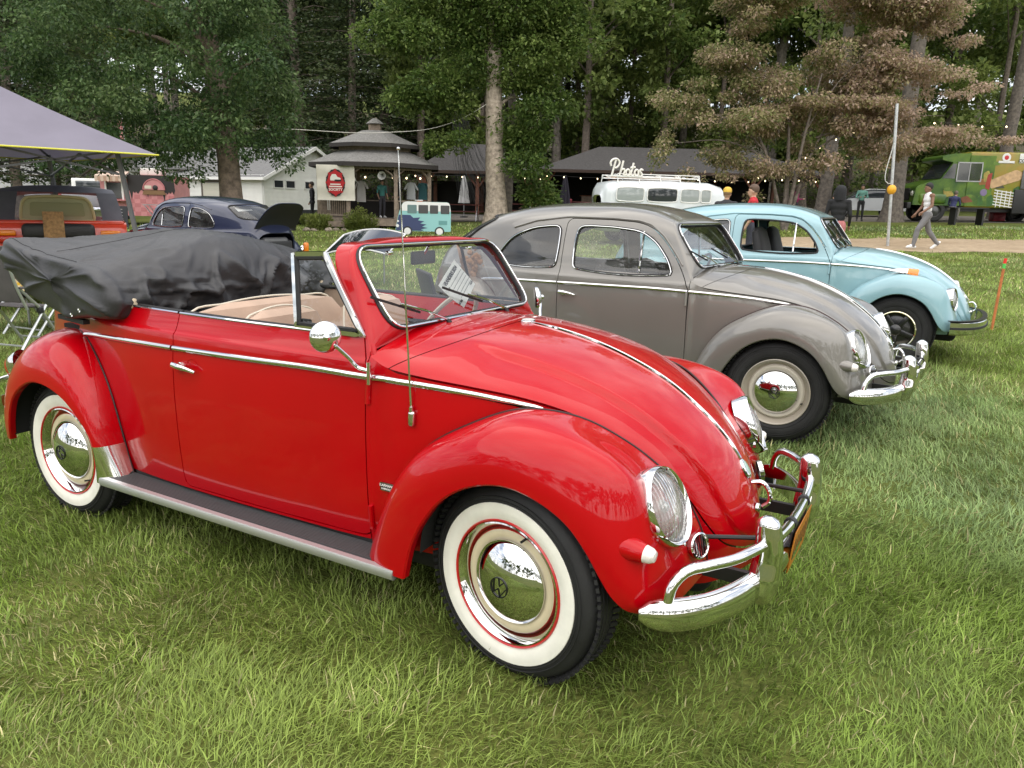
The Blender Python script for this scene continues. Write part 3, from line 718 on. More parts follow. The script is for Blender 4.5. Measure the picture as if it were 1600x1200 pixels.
def beetle(name, kind, loc, rz, body, label, style='whitewall', lamps='sloping', bumper='us', steer=0.0, trim=True, interior=(.02, .02, .022), fenders=True, detail=True, spin=(0., 0., 0., 0.)):
    B = body_panels(kind); root = empty(name, loc, rz, label, 'car')
    ch = chrome(); rub = mat('seal_rubber', (.012, .012, .013), rough=.6); under = mat('underbody', (.012, .012, .012), rough=.85, var=.3)
    welt = body if style == 'custom' else mat('fender_welt', (.03, .006, .006) if kind == 'cabrio' else (.03, .028, .026), rough=.5)
    shell = obj('body_shell', flange(both(B['shell_half']), .02), body, root)
    obj('windshield_frame', B['ws_frame'], body, root); obj('cowl', B['cowl'], body, root); obj('front_quarter', B['quarter'], body, root)
    hood = obj('hood', B['hood'], body, root)
    glass = glass_mat('windshield_glass', (.94, .96, .95), 1.0, .012)
    ws = obj('windshield', B['ws_glass'], glass, root)
    obj('windshield_seal', tube(B['ws_outline'], .011, 8, True), rub, ws)
    obj('windshield_trim', tube(B['ws_outline']+np.array([.012, 0, .003]), .0045, 6, True), ch, ws)
    for s in (1, -1):
        mir = (lambda VF: VF) if s > 0 else mirror_y
        door = obj('door', mir(B['door']), body, root)
        ff = obj('front_fender', mir(B['ff']), body, root); rf = obj('rear_fender', mir(B['rf']), body, root)
        obj('welt', mir(tube(spline(B['ff_bead'], 70)+np.array([0, .002, 0]), .0045, 6)), welt, ff)
        obj('welt', mir(tube(spline(B['rf_bead'], 70)+np.array([0, .002, 0]), .0045, 6)), welt, rf)
        # dark wheel wells
        for wx, yy in ((0.0, .28), (-2.41, .26)):
            a = np.linspace(.0, math.pi, 30); rr = .352 if wx == 0 else .362; wx = wx if wx == 0 else -2.45
            P = np.array([[(wx+rr*math.cos(t)*sc, yv*s, .33+rr*math.sin(t)*sc) for t in a] for yv, sc in ((yy, 0.05), (yy, 1.0), (.60, 1.0), (.70, .985))]); obj('wheel_well', grid_mesh(P, flip=(s < 0)), under, ff if wx == 0 else rf)
        headlight(ff, s, lamps)
        if lamps == 'sloping':
            sig = empty('turn_signal', (.366, .694*s, .538)); sig.parent = ff; sig.rotation_euler = (0, math.radians(4), math.radians(5)*s); sig.scale = (.88,)*3
            obj('base_seal', lathe([(.049, -.012), (.049, .002), (.043, .006)], 28, 'x'), rub, sig)
            obj('housing', lathe([(.043, -.02), (.043, .004), (.042, .024), (.038, .058), (.031, .092)], 28, 'x'), body, sig)
            obj('signal_lens', lathe([(.031, .090), (.030, .095), (.026, .115), (.018, .126), (.0, .129)], 24, 'x'), mat('signal_clear', (.75, .70, .66) if kind == 'cabrio' else (.78, .48, .30), rough=.12, coat=.6, var=.18, vscale=60), sig)
            g = empty('horn_grille', (.524, .425*s, .470)); g.parent = ff; g.rotation_euler = (0, math.radians(-14), math.radians(24)*s)
            obj('grille_rim', lathe([(.041, -.012), (.042, .004), (.037, .007), (.034, .002)], 32, 'x'), ch, g); obj('grille_back', lathe([(.035, -.001), (0, -.001)], 24, 'x'), rub, g)
            for k in range(-3, 4):
                hh = math.sqrt(max(.033**2-(k*.0095)**2, 0)); obj('grille_bar', bar((.003, k*.0095, -hh), (.003, k*.0095, hh), .0045), ch, g)
        else:
            sg = empty('turn_signal', (.02, .635*s, .858)); sg.parent = ff; sg.rotation_euler = (0, math.radians(9), math.radians(-9)*s)
            P = np.array([[(x, w*math.cos(t), h*math.sin(t)-.01) for t in np.linspace(0, math.pi, 14)] for x, w, h in ((-.13, .004, .006), (-.07, .024, .030), (.02, .036, .050), (.10, .042, .060), (.112, .040, .056))])
            V, F = grid_mesh(P); n0 = 28
            obj('signal_base', (P[:3].reshape(-1, 3)*1.04, grid_faces(3, 14)), ch, sg); obj('signal_lens', (V, F+[tuple(range(4*14, 5*14))]), mat('signal_amber', (.72, .22, .015), rough=.15, coat=.6), sg)
        if style == 'whitewall': obj('stone_guard', mir(B['guard']), mat('polished_steel', (.80, .80, .79), rough=.10, metal=1.0), rf)
        # running board
        yo = lambda x: np.interp(x, [-2.08, -.45], [.735, .748])
        rb = empty('running_board', (0, 0, 0)); rb.parent = root
        top = [(-.56, .600), (-.45, .66), (-.43, .736), (-2.07, .722), (-2.03, .605)]
        obj('tread_mat', mir(prism(np.array(top), .232, .262, 'z')), mat('running_mat', (.045, .045, .047), rough=.6, var=.2), rb, smooth=False)
        for k in range(11):
            yy = .618+k*.0095; obj('rib', mir(bar((-.52+.0*k, yy, .2635), (-2.05, yy-.002, .2635), .0048, .004)), mat('running_rib', (.07, .07, .072), rough=.5), rb, smooth=False)
        pth = spline([(-.425, .742, .247), (-1.2, .738, .247), (-2.08, .730, .247)], 20)
        obj('edge_trim', mir(sweep(pth, [(-.012, -.020), (.008, -.018), (.014, 0), (.008, .017), (-.012, .019)])), mat('aluminium_trim', (.62, .62, .62), rough=.48, metal=.9), rb)
        obj('sill', mir(box(-1.3, .585, .268, 1.42, .05, .05, .012)), under, rb)
        # belt moulding in three lengths with the shut lines between them
        zt = cs([-2.4, -2.347, -2.04, -1.62, -1.17, -.84, -.6, -.28, -.09, .044, .06], [.850, .858, .877, .887, .894, .898, .893, .880, .864, .848, .846])
        dr = -1.632 if kind == 'cabrio' else -1.625; dfx = -.610 if kind == 'cabrio' else -.636
        for a, b, par in ((-2.35, dr-.006, root), (dr+.006, dfx-.004, door), (dfx+.006, .012, root)):
            xs = np.linspace(a, b, 26); P = side_path(B, xs, zt(xs)); obj('belt_trim', mir(sweep(P[::-1], [(-.002, -.011), (.005, -.0095), (.0095, -.003), (.0095, .003), (.005, .0095), (-.002, .011)], scale=np.interp(np.linspace(0, 1, 26), [0, .05, 1], [.5 if b > 0 else 1, 1, 1]))), ch, par)
        obj('pillar_base', mir(tube(spline([(-.626, .588, .925), (-.630, .584, .965), (-.648, .574, 1.0), (-.668, .562, 1.035)], 14), .014, 8)), body, root)
        # hinge pins at the front of the door
        for hz in (.845, .375):
            xs = np.array([dfx-.006, dfx-.006]); P = side_path(B, xs, np.array([hz-.045, hz+.045]), .008); obj('hinge', mir(tube(P, .009, 8)), body, door)
        # handle
        xs = dr+np.array([.045, .16]); P = side_path(B, xs, np.array([.818, .812]), .0); hd = empty('door_handle', (0, 0, 0)); hd.parent = door
        p0, p1 = P
        obj('escutcheon', mir(xf(lathe([(.018, -.004), (.017, .006), (.0, .010)], 20), None, p0+np.array([.01, .002, 0]))), ch, hd)
        obj('lever', mir(sweep(spline([p0+np.array([-.015, .022, .004]), p0+np.array([.02, .030, .004]), p0+np.array([.07, .030, .0]), p1+np.array([0, .020, -.004])], 16), circ(.009, 10, .012), scale=np.interp(np.linspace(0, 1, 16), [0, .3, 1], [1.25, 1.1, .5]))), ch, hd)
        obj('dish', mir(xf(lathe([(.036, .0), (.034, -.0015), (.030, -.001), (.0, .0008)], 28), None, p0+np.array([.078, .0015, 0]), )), body, hd)
    # wheels
    zc = .316
    k = 0
    for wx, wy in ((.007, .632), (-2.4, .607)):
        for s in (1, -1):
            wheel_parts(root, wx, wy*s, zc, s, style, steer if wx > -1 else 0.0, spin[k]); k += 1
    # bonnet furniture
    H = B['hoodgrid']; cl = H[:, 0]; cl = cl[(cl[:, 0] > -.33) & (cl[:, 2] > .63)]
    if lamps == 'sloping' or True:
        p = cl+np.array([.001, 0, .003]); obj('hood_trim', sweep(spline(p, 60), [(-.0062, -.002), (-.0048, .004), (0, .006), (.0048, .004), (.0062, -.002)], up=(0, 0, 1), scale=np.interp(np.linspace(0, 1, 60), [0, .1, 1], [.4, 1, 1])), ch, hood)
        P0 = H[np.argmin(np.abs(H[:, 0, 2]-.605)), 0]
        n = np.array([.84, 0, .54])
        bd = empty('hood_badge', P0+n*.004); bd.parent = hood; bd.rotation_euler = (0, math.radians(-33), 0)
        obj('shield', xf(lathe([(.030, -.003), (.029, .004), (.024, .007), (0, .008)], 28, 'x'), None, None, (1, .8, 1.25)), ch, bd); obj('shield_enamel', xf(lathe([(.021, .0075), (0, .0095)], 24, 'x'), None, None, (1, .8, 1.25)), mat('badge_enamel', (.30, .42, .36), rough=.2, coat=.8), bd)
        hh = empty('hood_handle', (0, 0, 0)); hh.parent = hood
        obj('grip', tube(spline([(.578, 0, .560), (.612, 0, .566), (.640, 0, .535), (.643, 0, .500), (.622, 0, .478)], 24), .008, 8), ch, hh)
        obj('lock', xf(lathe([(.018, 0), (.017, .010), (.0, .014)], 18, 'x'), None, (.602, 0, .470)), ch, hh)
    if bumper == 'us': bumper_us(root)
    else:
        b = empty('front_bumper', (0, 0, 0)); b.parent = root
        half = [(.742, 0), (.735, .2), (.712, .38), (.665, .55), (.60, .66), (.52, .73), (.45, .76)]; p = np.array([(x, y, .385) for x, y in half[::-1]]+[(x, -y, .385) for x, y in half[1:]]); path = spline(p, 60)
        obj('blade', sweep(path, np.array([(.02, -.065), (.0, -.062), (-.014, -.05), (-.016, 0), (-.014, .05), (0, .062), (.02, .065)])), ch, b)
        obj('bumper_stripe', sweep(path+np.array([0, 0, .0]), np.array([(-.012, -.012), (-.022, -.010), (-.022, .010), (-.012, .012)])), rub, b)
        obj('bumper_top', sweep(path+np.array([-.012, 0, .066]), np.array([(-.02, -.004), (.02, -.004), (.02, .004), (-.02, .004)])), mat('bumper_black', (.012, .012, .013), rough=.35), b)
    # floor pan and interior
    obj('floor_pan', rbox(-1.3, 0, .25, 2.2, 1.14, .10, .03), under, root); obj('nose_pan', rbox(.20, 0, .34, .62, .46, .30, .05), under, root); obj('rear_pan', rbox(-2.62, 0, .38, .62, .62, .26, .05), under, root)
    im = mat(name+'_trim', interior, rough=.7, bump=.1, bscale=90, var=.12, vscale=4, sheen=.2)
    dash = body if kind == 'cabrio' else im
    P = np.array([[(-.66-.06*math.cos(t)*0-.05*(1-math.cos(t)), y, 1.02-.18*math.sin(t)*.6-.11*(t/1.6)) for t in np.linspace(0, 1.6, 8)] for y in np.linspace(-.555, .555, 9)]); obj('dashboard', grid_mesh(P), dash, root)
    obj('floor_carpet', box(-1.35, 0, .315, 1.9, 1.16, .02), mat('carpet_dark', (.02, .018, .017), rough=.95), root)
    pip = mat('seat_piping', (.60, .55, .45), rough=.6) if kind == 'cabrio' else None
    for s in (1, -1): seat(root, -1.00, .295*s, .36, im, 'front_seat', .47, .24, .76 if style == 'custom' else .57, pip)
    seat(root, -1.38, 0, .36, im, 'rear_seat', 1.06, .30, .56, pip)
    steering_wheel(root, -.93, .30, .93, mat('ivory_plastic', (.55, .50, .40), rough=.35, coat=.3) if kind == 'cabrio' else mat('black_plastic', (.015, .015, .016), rough=.4))
    # wipers
    for y0 in (.24, -.20):
        w = empty('wiper', (0, 0, 0)); w.parent = root
        a = np.array([-.578, y0, 1.050]); mid = np.array([ws_x(1.125)+.030, y0-.235, 1.125]); tip0 = np.array([ws_x(1.088)+.022, y0-.125, 1.088]); tip1 = np.array([ws_x(1.160)+.022, y0-.345, 1.160])
        obj('pivot', tube([a+np.array([.01, 0, -.02]), a], .010, 10), rub, w); obj('arm', tube([a, a+(mid-a)*.5+np.array([.012, 0, .008]), mid+np.array([.014, 0, .004])], .0045, 6), ch, w); obj('blade', bar(tip0, tip1, .006, .009), rub, w)
    if kind != 'cabrio':
        for s in (1, -1):
            mir = (lambda VF: VF) if s > 0 else mirror_y
            for nm, gp, pol in (('door_window', 'door_glass', WIN_DOOR), ('quarter_window', 'quarter_glass', WIN_QUARTER)):
                gg = glass_mat('side_glass', (.86, .89, .88), 1.0, .05)
                if nm == 'door_window' and style == 'custom': gw = None
                else: gw = obj(nm, mir(B[gp]), gg, root)
                par = gw or root
                q = spline(pol, 90, True); y = B['side_y'](q); P = np.stack([q[:, 0], y+.000, q[:, 1]], 1)
                obj('window_seal', mir(tube(P, .010, 6, True)), rub, par); 
                if style != 'custom' or nm != 'door_window': obj('window_trim', mir(tube(P+np.array([0, .009, 0]), .004, 6, True)), ch, par)
            # quarter-light divider and rain gutter
            zz = np.linspace(.995, 1.275, 10); P = side_path(B, np.full(10, -1.005), zz, .002); obj('vent_divider', mir(tube(P, .008, 6)), ch, root)
            xs = np.r_[np.linspace(-.70, -.93, 10), np.linspace(-.96, -2.1, 24)]; zs = np.interp(xs[::-1], [-2.1, -1.9, -1.63, -1.26, -1.05, -.95, -.85, -.75, -.70], [1.265, 1.322, 1.357, 1.356, 1.345, 1.318, 1.245, 1.128, 1.06])[::-1]
            P = side_path(B, xs, zs, .004); obj('rain_gutter', mir(tube(spline(P, 60), .0065, 6)), body, root)
        rw = B['rear_outline']; sh = hull_half()
        rg = obj('rear_window', B['rear_glass'], glass_mat('side_glass', (.80, .84, .82)), root)
        Q = sh.reshape(-1, 3); Q = Q[(Q[:, 0] < -2.2)]; pts = []
        for y, z in spline(rw, 70, True):
            d = (Q[:, 1]-abs(y))**2+(Q[:, 2]-z)**2; kk = np.argpartition(d, 4)[:4]; wgt = 1/(d[kk]+1e-7); pts.append(((Q[kk, 0]*wgt).sum()/wgt.sum(), y, z))
        obj('rear_window_seal', tube(np.array(pts), .012, 6, True), rub, rg)
        obj('headliner', weld(*both((B['shell_half'][0][:0], []))) if False else box(-1.6, 0, 1.40, .5, .5, .004), mat('headliner_cloth', (.30, .28, .25), rough=.9), root)
        obj('mirror', join(rbox(-.86, 0, 1.27, .012, .17, .05, .005), tube([(-.855, 0, 1.275), (-.83, 0, 1.335)], .005, 6)), mat('black_plastic', (.015, .015, .016), rough=.4), root)
    # tail lamps
    if detail:
        for s in (1, -1):
            rl = empty('tail_light', (-2.905, .60*s, .64)); rl.parent = root; rl.rotation_euler = (0, math.radians(180-20), math.radians(-14)*s)
            obj('lamp_housing', xf(lathe([(.06, -.05), (.056, .0), (.050, .012)], 24, 'x'), None, None, (1, 1, 1.3)), ch, rl); obj('tail_lens', xf(lathe([(.050, .010), (.046, .03), (.03, .045), (0, .05)], 24, 'x'), None, None, (1, 1, 1.3)), mat('tail_red', (.45, .012, .008), rough=.15, coat=.8), rl)
        b = empty('rear_bumper', (0, 0, 0)); b.parent = root
        half = [(-3.30, 0), (-3.29, .2), (-3.26, .38), (-3.20, .53), (-3.12, .64), (-3.02, .71), (-2.93, .735)]; p = np.array([(x, y, .40) for x, y in half[::-1]]+[(x, -y, .40) for x, y in half[1:]]); path = spline(p, 50)
        obj('blade', sweep(path, np.array([(-.018, -.05), (0, -.045), (.012, 0), (0, .045), (-.018, .05)])), ch, b)
        for s in (1, -1): obj('overrider', rbox(-3.27, .36*s, .46, .05, .07, .26, .02), ch, b); obj('guard_rail', tube(spline([(-3.05, .70*s, .42), (-3.06, .70*s, .50), (-3.14, .62*s, .52), (-3.24, .45*s, .525), (-3.28, .3*s, .52)], 20), .015, 8), ch, b)
    return root, B
# ------------------------------------------------------------------ text helper (flat lettering)
def letters(body, size, m, parent, M4, name='lettering', extrude=.0004, align='CENTER', shear=0.0, bold=0.0):
    cu = bpy.data.curves.new(name, 'FONT'); cu.body = body; cu.size = size; cu.extrude = extrude; cu.align_x = align; cu.align_y = 'CENTER'; cu.shear = shear; cu.offset = bold; cu.resolution_u = 3
    o = bpy.data.objects.new(name, cu); COL.objects.link(o)
    dg = bpy.context.evaluated_depsgraph_get(); me = bpy.data.meshes.new_from_object(o.evaluated_get(dg)); bpy.data.objects.remove(o); bpy.data.curves.remove(cu)
    me.materials.clear(); me.materials.append(m); me.transform(M4)
    o = bpy.data.objects.new(name, me); COL.objects.link(o)
    if parent is not None: o.parent = parent
    return o
def frame_m(origin, ex, ey):
    ex = Vector(ex).normalized(); ey = Vector(ey); ey = (ey-ex*ey.dot(ex)).normalized(); ez = ex.cross(ey); m = Matrix.Identity(4)
    for i in range(3): m[i][0], m[i][1], m[i][2], m[i][3] = ex[i], ey[i], ez[i], origin[i]
    return m
from mathutils import noise as mnoise
def fbm(P, sc, oct=3, seed=0.0):
    out = np.empty(len(P))
    for i, p in enumerate(P):
        v = 0; a = 1; q = Vector((p[0]*sc+seed, p[1]*sc+seed*1.7, p[2]*sc-seed))
        for k in range(oct): v += a*mnoise.noise(q); q = q*2.03; a *= .5
        out[i] = v
    return out

# ------------------------------------------------------------------ the red convertible
RED = paint('paint_red', (.41, .0, .004), coat_ior=1.34, spec=.10)
red_car, RB_ = beetle('red_convertible', 'cabrio', (0, 0, 0), 0, RED, 'glossy red convertible with whitewall tyres and its black roof folded down', steer=-.158, interior=(.42, .29, .21), spin=(.2, .35, 1.1, 2.4))
ch = chrome(); rub = MATS['seal_rubber']
# door furniture: top rails, quarter lights, lining
for d in [o for o in red_car.children if o.name.split('.')[0] == 'door']:
    s = 1 if sum(v.co.y for v in d.data.vertices) > 0 else -1
    mir = (lambda VF: VF) if s > 0 else mirror_y
    xs = np.linspace(-1.628, -.70, 30); P = side_path(RB_, xs, np.full(30, 1.020), -.004); P[:, 2] = 1.0215
    obj('top_rail', mir(sweep(P[::-1], [(-.016, 0), (.006, 0), (.008, .004), (.004, .009), (-.016, .009)])), ch, d); obj('top_seal', mir(sweep(P[::-1]+np.array([0, -.022, .004]), circ(.008, 6))), rub, d)
    obj('door_lining', mir(prism(roundpoly([(-.70, .40), (-.72, .90), (-1.60, .90), (-1.60, .38)], .05), .575, .585)), mat('lining_dark', (.035, .03, .03), rough=.8, var=.2), d)
    obj('inner_skin', mir(prism([(-.70, .90), (-.72, 1.018), (-1.62, 1.018), (-1.62, .90)], .568, .578)), RED, d)
    q = empty('quarter_light', (0, 0, 0)); q.parent = d
    C4 = np.array([(-.985, .592, 1.030), (-1.032, .548, 1.292), (-.885, .542, 1.300), (-.672, .588, 1.030)])
    loop = np.vstack([C4[0]+(C4[1]-C4[0])*t for t in np.linspace(0, 1, 8)]+[C4[1]+(C4[2]-C4[1])*t for t in np.linspace(.1, .9, 6)]+[C4[2]+(C4[3]-C4[2])*t for t in np.linspace(0, 1, 8)]+[C4[3]+(C4[0]-C4[3])*t for t in np.linspace(.1, .9, 6)])
    obj('frame', mir(sweep(loop, [(-.008, -.009), (.008, -.009), (.010, 0), (.008, .009), (-.008, .009)], True, up=(0, 1, 0))), ch, q)
    cen = loop.mean(0); obj('frame_seal', mir(sweep(cen+(loop-cen)*.90, circ(.009, 6), True, up=(0, 1, 0))), rub, q)
    obj('pane', mir((C4+np.array([0, -.002, 0]), [(0, 1, 2, 3)])), glass_mat('windshield_glass'), q)
    obj('catch', mir(rbox(-.96, .572, 1.045, .05, .02, .03, .008)), rub, q)
    mr = empty('door_mirror', (0, 0, 0)); mr.parent = d
    base = np.array([-.600, .655, .925]); head = np.array([-.695, .752, 1.043])
    obj('stalk', mir(tube(spline([base, base+np.array([-.02, .012, .005]), base+np.array([-.05, .045, .05]), head+np.array([.02, -.01, -.02]), head], 24), .0065, 8)), ch, mr)
    obj('pivot', mir(tube([base+np.array([.004, -.002, -.05]), base+np.array([.004, -.002, .028])], .008, 10)), ch, mr)
    nrm = Vector((.80, .58, .10)).normalized(); Rm = nrm.to_track_quat('X', 'Z').to_matrix()
    obj('mirror_head', mir(xf(lathe([(.052, -.011), (.054, -.004), (.052, .004), (.044, .011), (.026, .018), (.011, .0205), (.0, .021)], 40, 'x'), Rm, head)), ch, mr); obj('boss', mir(xf(lathe([(.014, .016), (.011, .028), (.006, .033), (0, .034)], 16, 'x'), Rm, head)), ch, mr)
    obj('mirror_glass', mir(xf(lathe([(.052, -.011), (0, -.012)], 32, 'x'), Rm, head)), mat('mirror_silver', (.8, .8, .8), rough=.02, metal=1), mr)
# rear side rails and lining
for s in (1, -1):
    mir = (lambda VF: VF) if s > 0 else mirror_y
    xs = np.linspace(-2.12, -1.640, 20); P = side_path(RB_, xs, np.full(20, 1.020), -.004); P[:, 2] = 1.0215
    obj('quarter_rail', mir(sweep(P[::-1], [(-.016, 0), (.006, 0), (.008, .004), (.004, .009), (-.016, .009)])), ch, red_car); obj('quarter_seal', mir(sweep(P[::-1]+np.array([0, -.022, .003]), circ(.010, 6))), rub, red_car)
    obj('quarter_lining', mir(box(-1.92, .575, .72, .56, .012, .58)), mat('lining_beige', (.42, .30, .22), rough=.75, var=.06), red_car)
    obj('hood_pad', mir(rbox(-1.99, .575, 1.035, .07, .04, .05, .015)), mat('pad_beige', (.55, .45, .32), rough=.8), red_car)
obj('rear_shelf', box(-2.2, 0, .88, .7, 1.1, .02), mat('carpet_dark', (.02, .018, .017)), red_car)
# windscreen pillar strap, glove strap, front details
a = tube([(-.447, -.612, .735), (-.445, -.618, .79)], .012, 12)
ant = empty('antenna', (0, 0, 0)); ant.parent = red_car
obj('antenna_base', join(xf(rbox(0, 0, 0, .026, .022, .056, .010), None, (-.440, -.618, .770)), tube([(-.440, -.620, .79), (-.441, -.620, .812)], .008, 10)), ch, ant)
obj('mast', tube([(-.441, -.620, .805), (-.468, -.617, 1.24), (-.4915, -.613, 1.65)], .0032, 6, scale=[1.2, .9, .6]), ch, ant); obj('tip', lathe([(0, -.006), (.005, -.003), (.006, 0), (.005, .003), (0, .006)], 10, 'z', (-.4915, -.613, 1.655)), ch, ant)
# cowl badge
bd = empty('cowl_badge', (-.335, 0, 1.043)); bd.parent = [o for o in red_car.children if o.name.split('.')[0] == 'hood'][0]; bd.rotation_euler = (0, math.radians(4), 0)
obj('badge_rim', xf(lathe([(.040, -.004), (.040, .004), (.035, .007), (.0, .0075)], 36, 'z'), None, None, (.62, 1, 1)), ch, bd); obj('badge_face', xf(lathe([(.034, .0078), (.0, .0085)], 36, 'z'), None, None, (.62, 1, 1)), mat('badge_white', (.75, .76, .74), rough=.25, coat=.5), bd)
# maker's plate on the side panel (two rows of worn, unreadable letters)
pl = empty('coachbuilder_plate', (0, 0, 0)); pl.parent = red_car
y_pl = -(float(W_(-.545))+float(V_(.50))+.001)
obj('plate_back', rbox(-.545, y_pl-.001, .502, .062, .004, .030, .0015, 1), mat('plate_black', (.012, .012, .012), rough=.35), pl)
obj('plate_border', join(*[bar(p, q, .0014) for p, q in (((-.575, y_pl-.0035, .516), (-.515, y_pl-.0035, .516)), ((-.575, y_pl-.0035, .488), (-.515, y_pl-.0035, .488)), ((-.575, y_pl-.0035, .488), (-.575, y_pl-.0035, .516)), ((-.515, y_pl-.0035, .488), (-.515, y_pl-.0035, .516)))]), ch, pl)
letters('KARMANN', .0135, mat('plate_white', (.75, .75, .72), rough=.4), pl, frame_m((-.545, y_pl-.0036, .507), (1, 0, 0), (0, 0, 1)), bold=.0004); letters('KABRIOLETT', .0088, MATS['plate_white'], pl, frame_m((-.545, y_pl-.0036, .4945), (1, 0, 0), (0, 0, 1)), bold=.0003)
# front number plate hung under the guard rail
fp = empty('number_plate', (.752, .02, .385)); fp.parent = red_car; fp.rotation_euler = (0, math.radians(6), 0)
obj('plate', rbox(0, 0, 0, .004, .30, .15, .0015, 1), mat('plate_orange', (.42, .15, .012), rough=.4), fp)
for k in range(6): obj('plate_character', rbox(.0026, -.11+.044*k, .0, .001, .012, .075, .0004, 1), mat('plate_ink', (.03, .02, .02), rough=.5), fp)
obj('plate_backing', rbox(-.012, .0, -.01, .006, .26, .15, .002, 1), MATS['bracket_black'], fp)
# inside mirror
im = empty('inside_mirror', (0, 0, 0)); im.parent = red_car
obj('mirror_case', rbox(-.845, .0, 1.265, .018, .16, .055, .008), mat('black_plastic', (.015, .015, .016), rough=.4), im); obj('mirror_arm', tube([(-.84, 0, 1.28), (-.815, 0, 1.315)], .006, 8), ch, im)
# sun visor pair folded under the header, black grab strap
for s in (1, -1): obj('visor_clip', rbox(-.80, .28*s, 1.297, .02, .03, .015, .004), ch, red_car)

# folded roof under its cover
def folded_top():
    ye = np.array([.656, .670, .680, .686, .690, .693, .695, .696]); ys = np.r_[-ye[::-1], np.linspace(-.64, .64, 134), ye]
    scs = np.interp(np.abs(ys), np.r_[0, .64, ye], [1, 1, .99, .965, .925, .86, .72, .5, .25, .02])
    mid = np.array([(-1.95, .93), (-1.89, 1.06), (-1.90, 1.19), (-1.99, 1.29), (-2.16, 1.325), (-2.40, 1.325), (-2.62, 1.30), (-2.77, 1.245), (-2.80, 1.19), (-2.73, 1.08), (-2.58, 1.00), (-2.35, .94), (-2.10, .91)])
    end = np.array([(-1.985, .985), (-1.96, 1.04), (-1.985, 1.105), (-2.06, 1.165), (-2.22, 1.195), (-2.45, 1.222), (-2.63, 1.252), (-2.775, 1.270), (-2.80, 1.215), (-2.73, 1.125), (-2.59, 1.030), (-2.32, .950), (-2.12, .965)])
    rows = []
    for y, sc in zip(ys, scs):
        q = np.clip((abs(y)-.02)/.60, 0, 1)**1.35
        sec = mid*(1-q)+end*q
        L = spline(sec, 170, True)
        c = sec.mean(0); L = c+(L-c)*sc
        rows.append(np.stack([L[:, 0], np.full(170, y), L[:, 1]], 1))
    P = np.array(rows); V = P.reshape(-1, 3); n, m = P.shape[:2]
    F = grid_faces(n, m, False, True)+[tuple(range(m-1, -1, -1)), tuple((n-1)*m+k for k in range(m))]
    N = vnormals(V, F); 
    if (N*(V-V.mean(0))).sum() < 0: N = -N; F = [tuple(reversed(f)) for f in F]
    # creases: broad sags plus sharp folds hanging on the upright faces
    side = np.clip(1-np.abs(N[:, 2])*1.15, 0, 1)
    wv = V+np.stack([fbm(V, 2.2, 2, 11.), fbm(V, 2.2, 2, 17.), fbm(V, 2.2, 2, 23.)], 1)*.16
    big = fbm(V*np.array([1, 1.2, 1.0]), 2.6, 2, 3.1)
    rid = lambda sc, q, seed: np.clip(1-np.abs(fbm(wv*np.array(sc), q, 2, seed))*2.4, 0, 1)
    fold = rid((1.6, 1.5, .7), 3.4, 7.7); fine = rid((1.2, 1.0, 1.9), 6.0, 1.3); diag = rid((1.0, .6, 1.6), 4.6, 5.5)
    front = np.clip((V[:, 0]+2.2)/.2, 0, 1); cap = np.clip((.652-np.abs(V[:, 1]))/.05, 0, 1)
    crisp = rid((2.0, 1.6, 1.0), 9.0, 9.1)
    d = big*.016*(.35+side)+fold**3*(.014*side+.050*side*front)-.018*side*front+fine**4*(.010*side+.0025)+diag**5*(.020*side+.005)+crisp**4*(.004*side+.0008)
    out = V+N*(d*cap)[:, None]
    Q = np.stack([V[:, 0], V[:, 2]*1.4, V[:, 0]*0], 1); endw = np.sign(V[:, 1])*(1-cap)*(np.clip(1-np.abs(fbm(Q, 4.2, 2, 4.4))*2.4, 0, 1)**3*.022+fbm(Q, 2.4, 2, 8.8)*.02-.006); out[:, 1] += endw
    return out, F, P
V, F, P_ = folded_top()
vinyl = mat('roof_vinyl', (.032, .032, .035), rough=.43, bump=.10, bscale=120, var=.15, vscale=5, spec=.45)
ft = obj('folded_roof', (V, F), vinyl, red_car, sharp=None)
n, m = P_.shape[:2]; Vg = V.reshape(n, m, 3)
k1, k2 = 8, n-9
obj('cover_seam', tube(Vg[k1, 37:130]+np.array([0, -.001, .0005]), .0022, 5), mat('seam_black', (.012, .012, .013), rough=.5), ft)
obj('cover_seam', tube(Vg[12:n-12, 56]+np.array([0, 0, .0005]), .0020, 5), MATS['seam_black'], ft); obj('cover_seam', tube(Vg[k2, 37:130]+np.array([0, .001, .0005]), .0022, 5), MATS['seam_black'], ft)
for x, z in ((-2.22, .975), (-2.16, 1.0)): obj('press_stud', lathe([(.009, 0), (.008, .004), (0, .006)], 12, 'y', (x, -.705, z)), ch, ft)
obj('hinge_bar', bar((-2.42, -.635, .945), (-2.22, -.64, .935), .03, .02), rub, ft)

# show card behind the windscreen
card = empty('show_card', (-.709, .07, 1.16), 0, 'white entry card propped behind the windshield of the red convertible', 'card')
A, Bc, C_, D_ = (np.array(p) for p in ((-.790, .150, 1.252), (-.715, .203, 1.148), (-.657, .030, 1.066), (-.726, -.058, 1.160)))
rows = []
for u in np.linspace(0, 1, 9):
    for v in np.linspace(0, 1, 9):
        p = (A*(1-v)+D_*v)*(1-u)+(Bc*(1-v)+C_*v)*u; rows.append(p+np.array([-.010*math.sin(math.pi*u)*v, 0, .0]))
V = np.array(rows)-np.array(card.location)
obj('sheet', join((V, grid_faces(9, 9)), (V+np.array([-.0008, 0, 0]), grid_faces(9, 9, flip=True))), mat('card_white', (.86, .85, .81), rough=.8, var=.02), card)
ex = (A-D_)/np.linalg.norm(A-D_); nrm = np.cross(ex, (D_-C_)); nrm /= np.linalg.norm(nrm); nrm = nrm if nrm[0] > 0 else -nrm
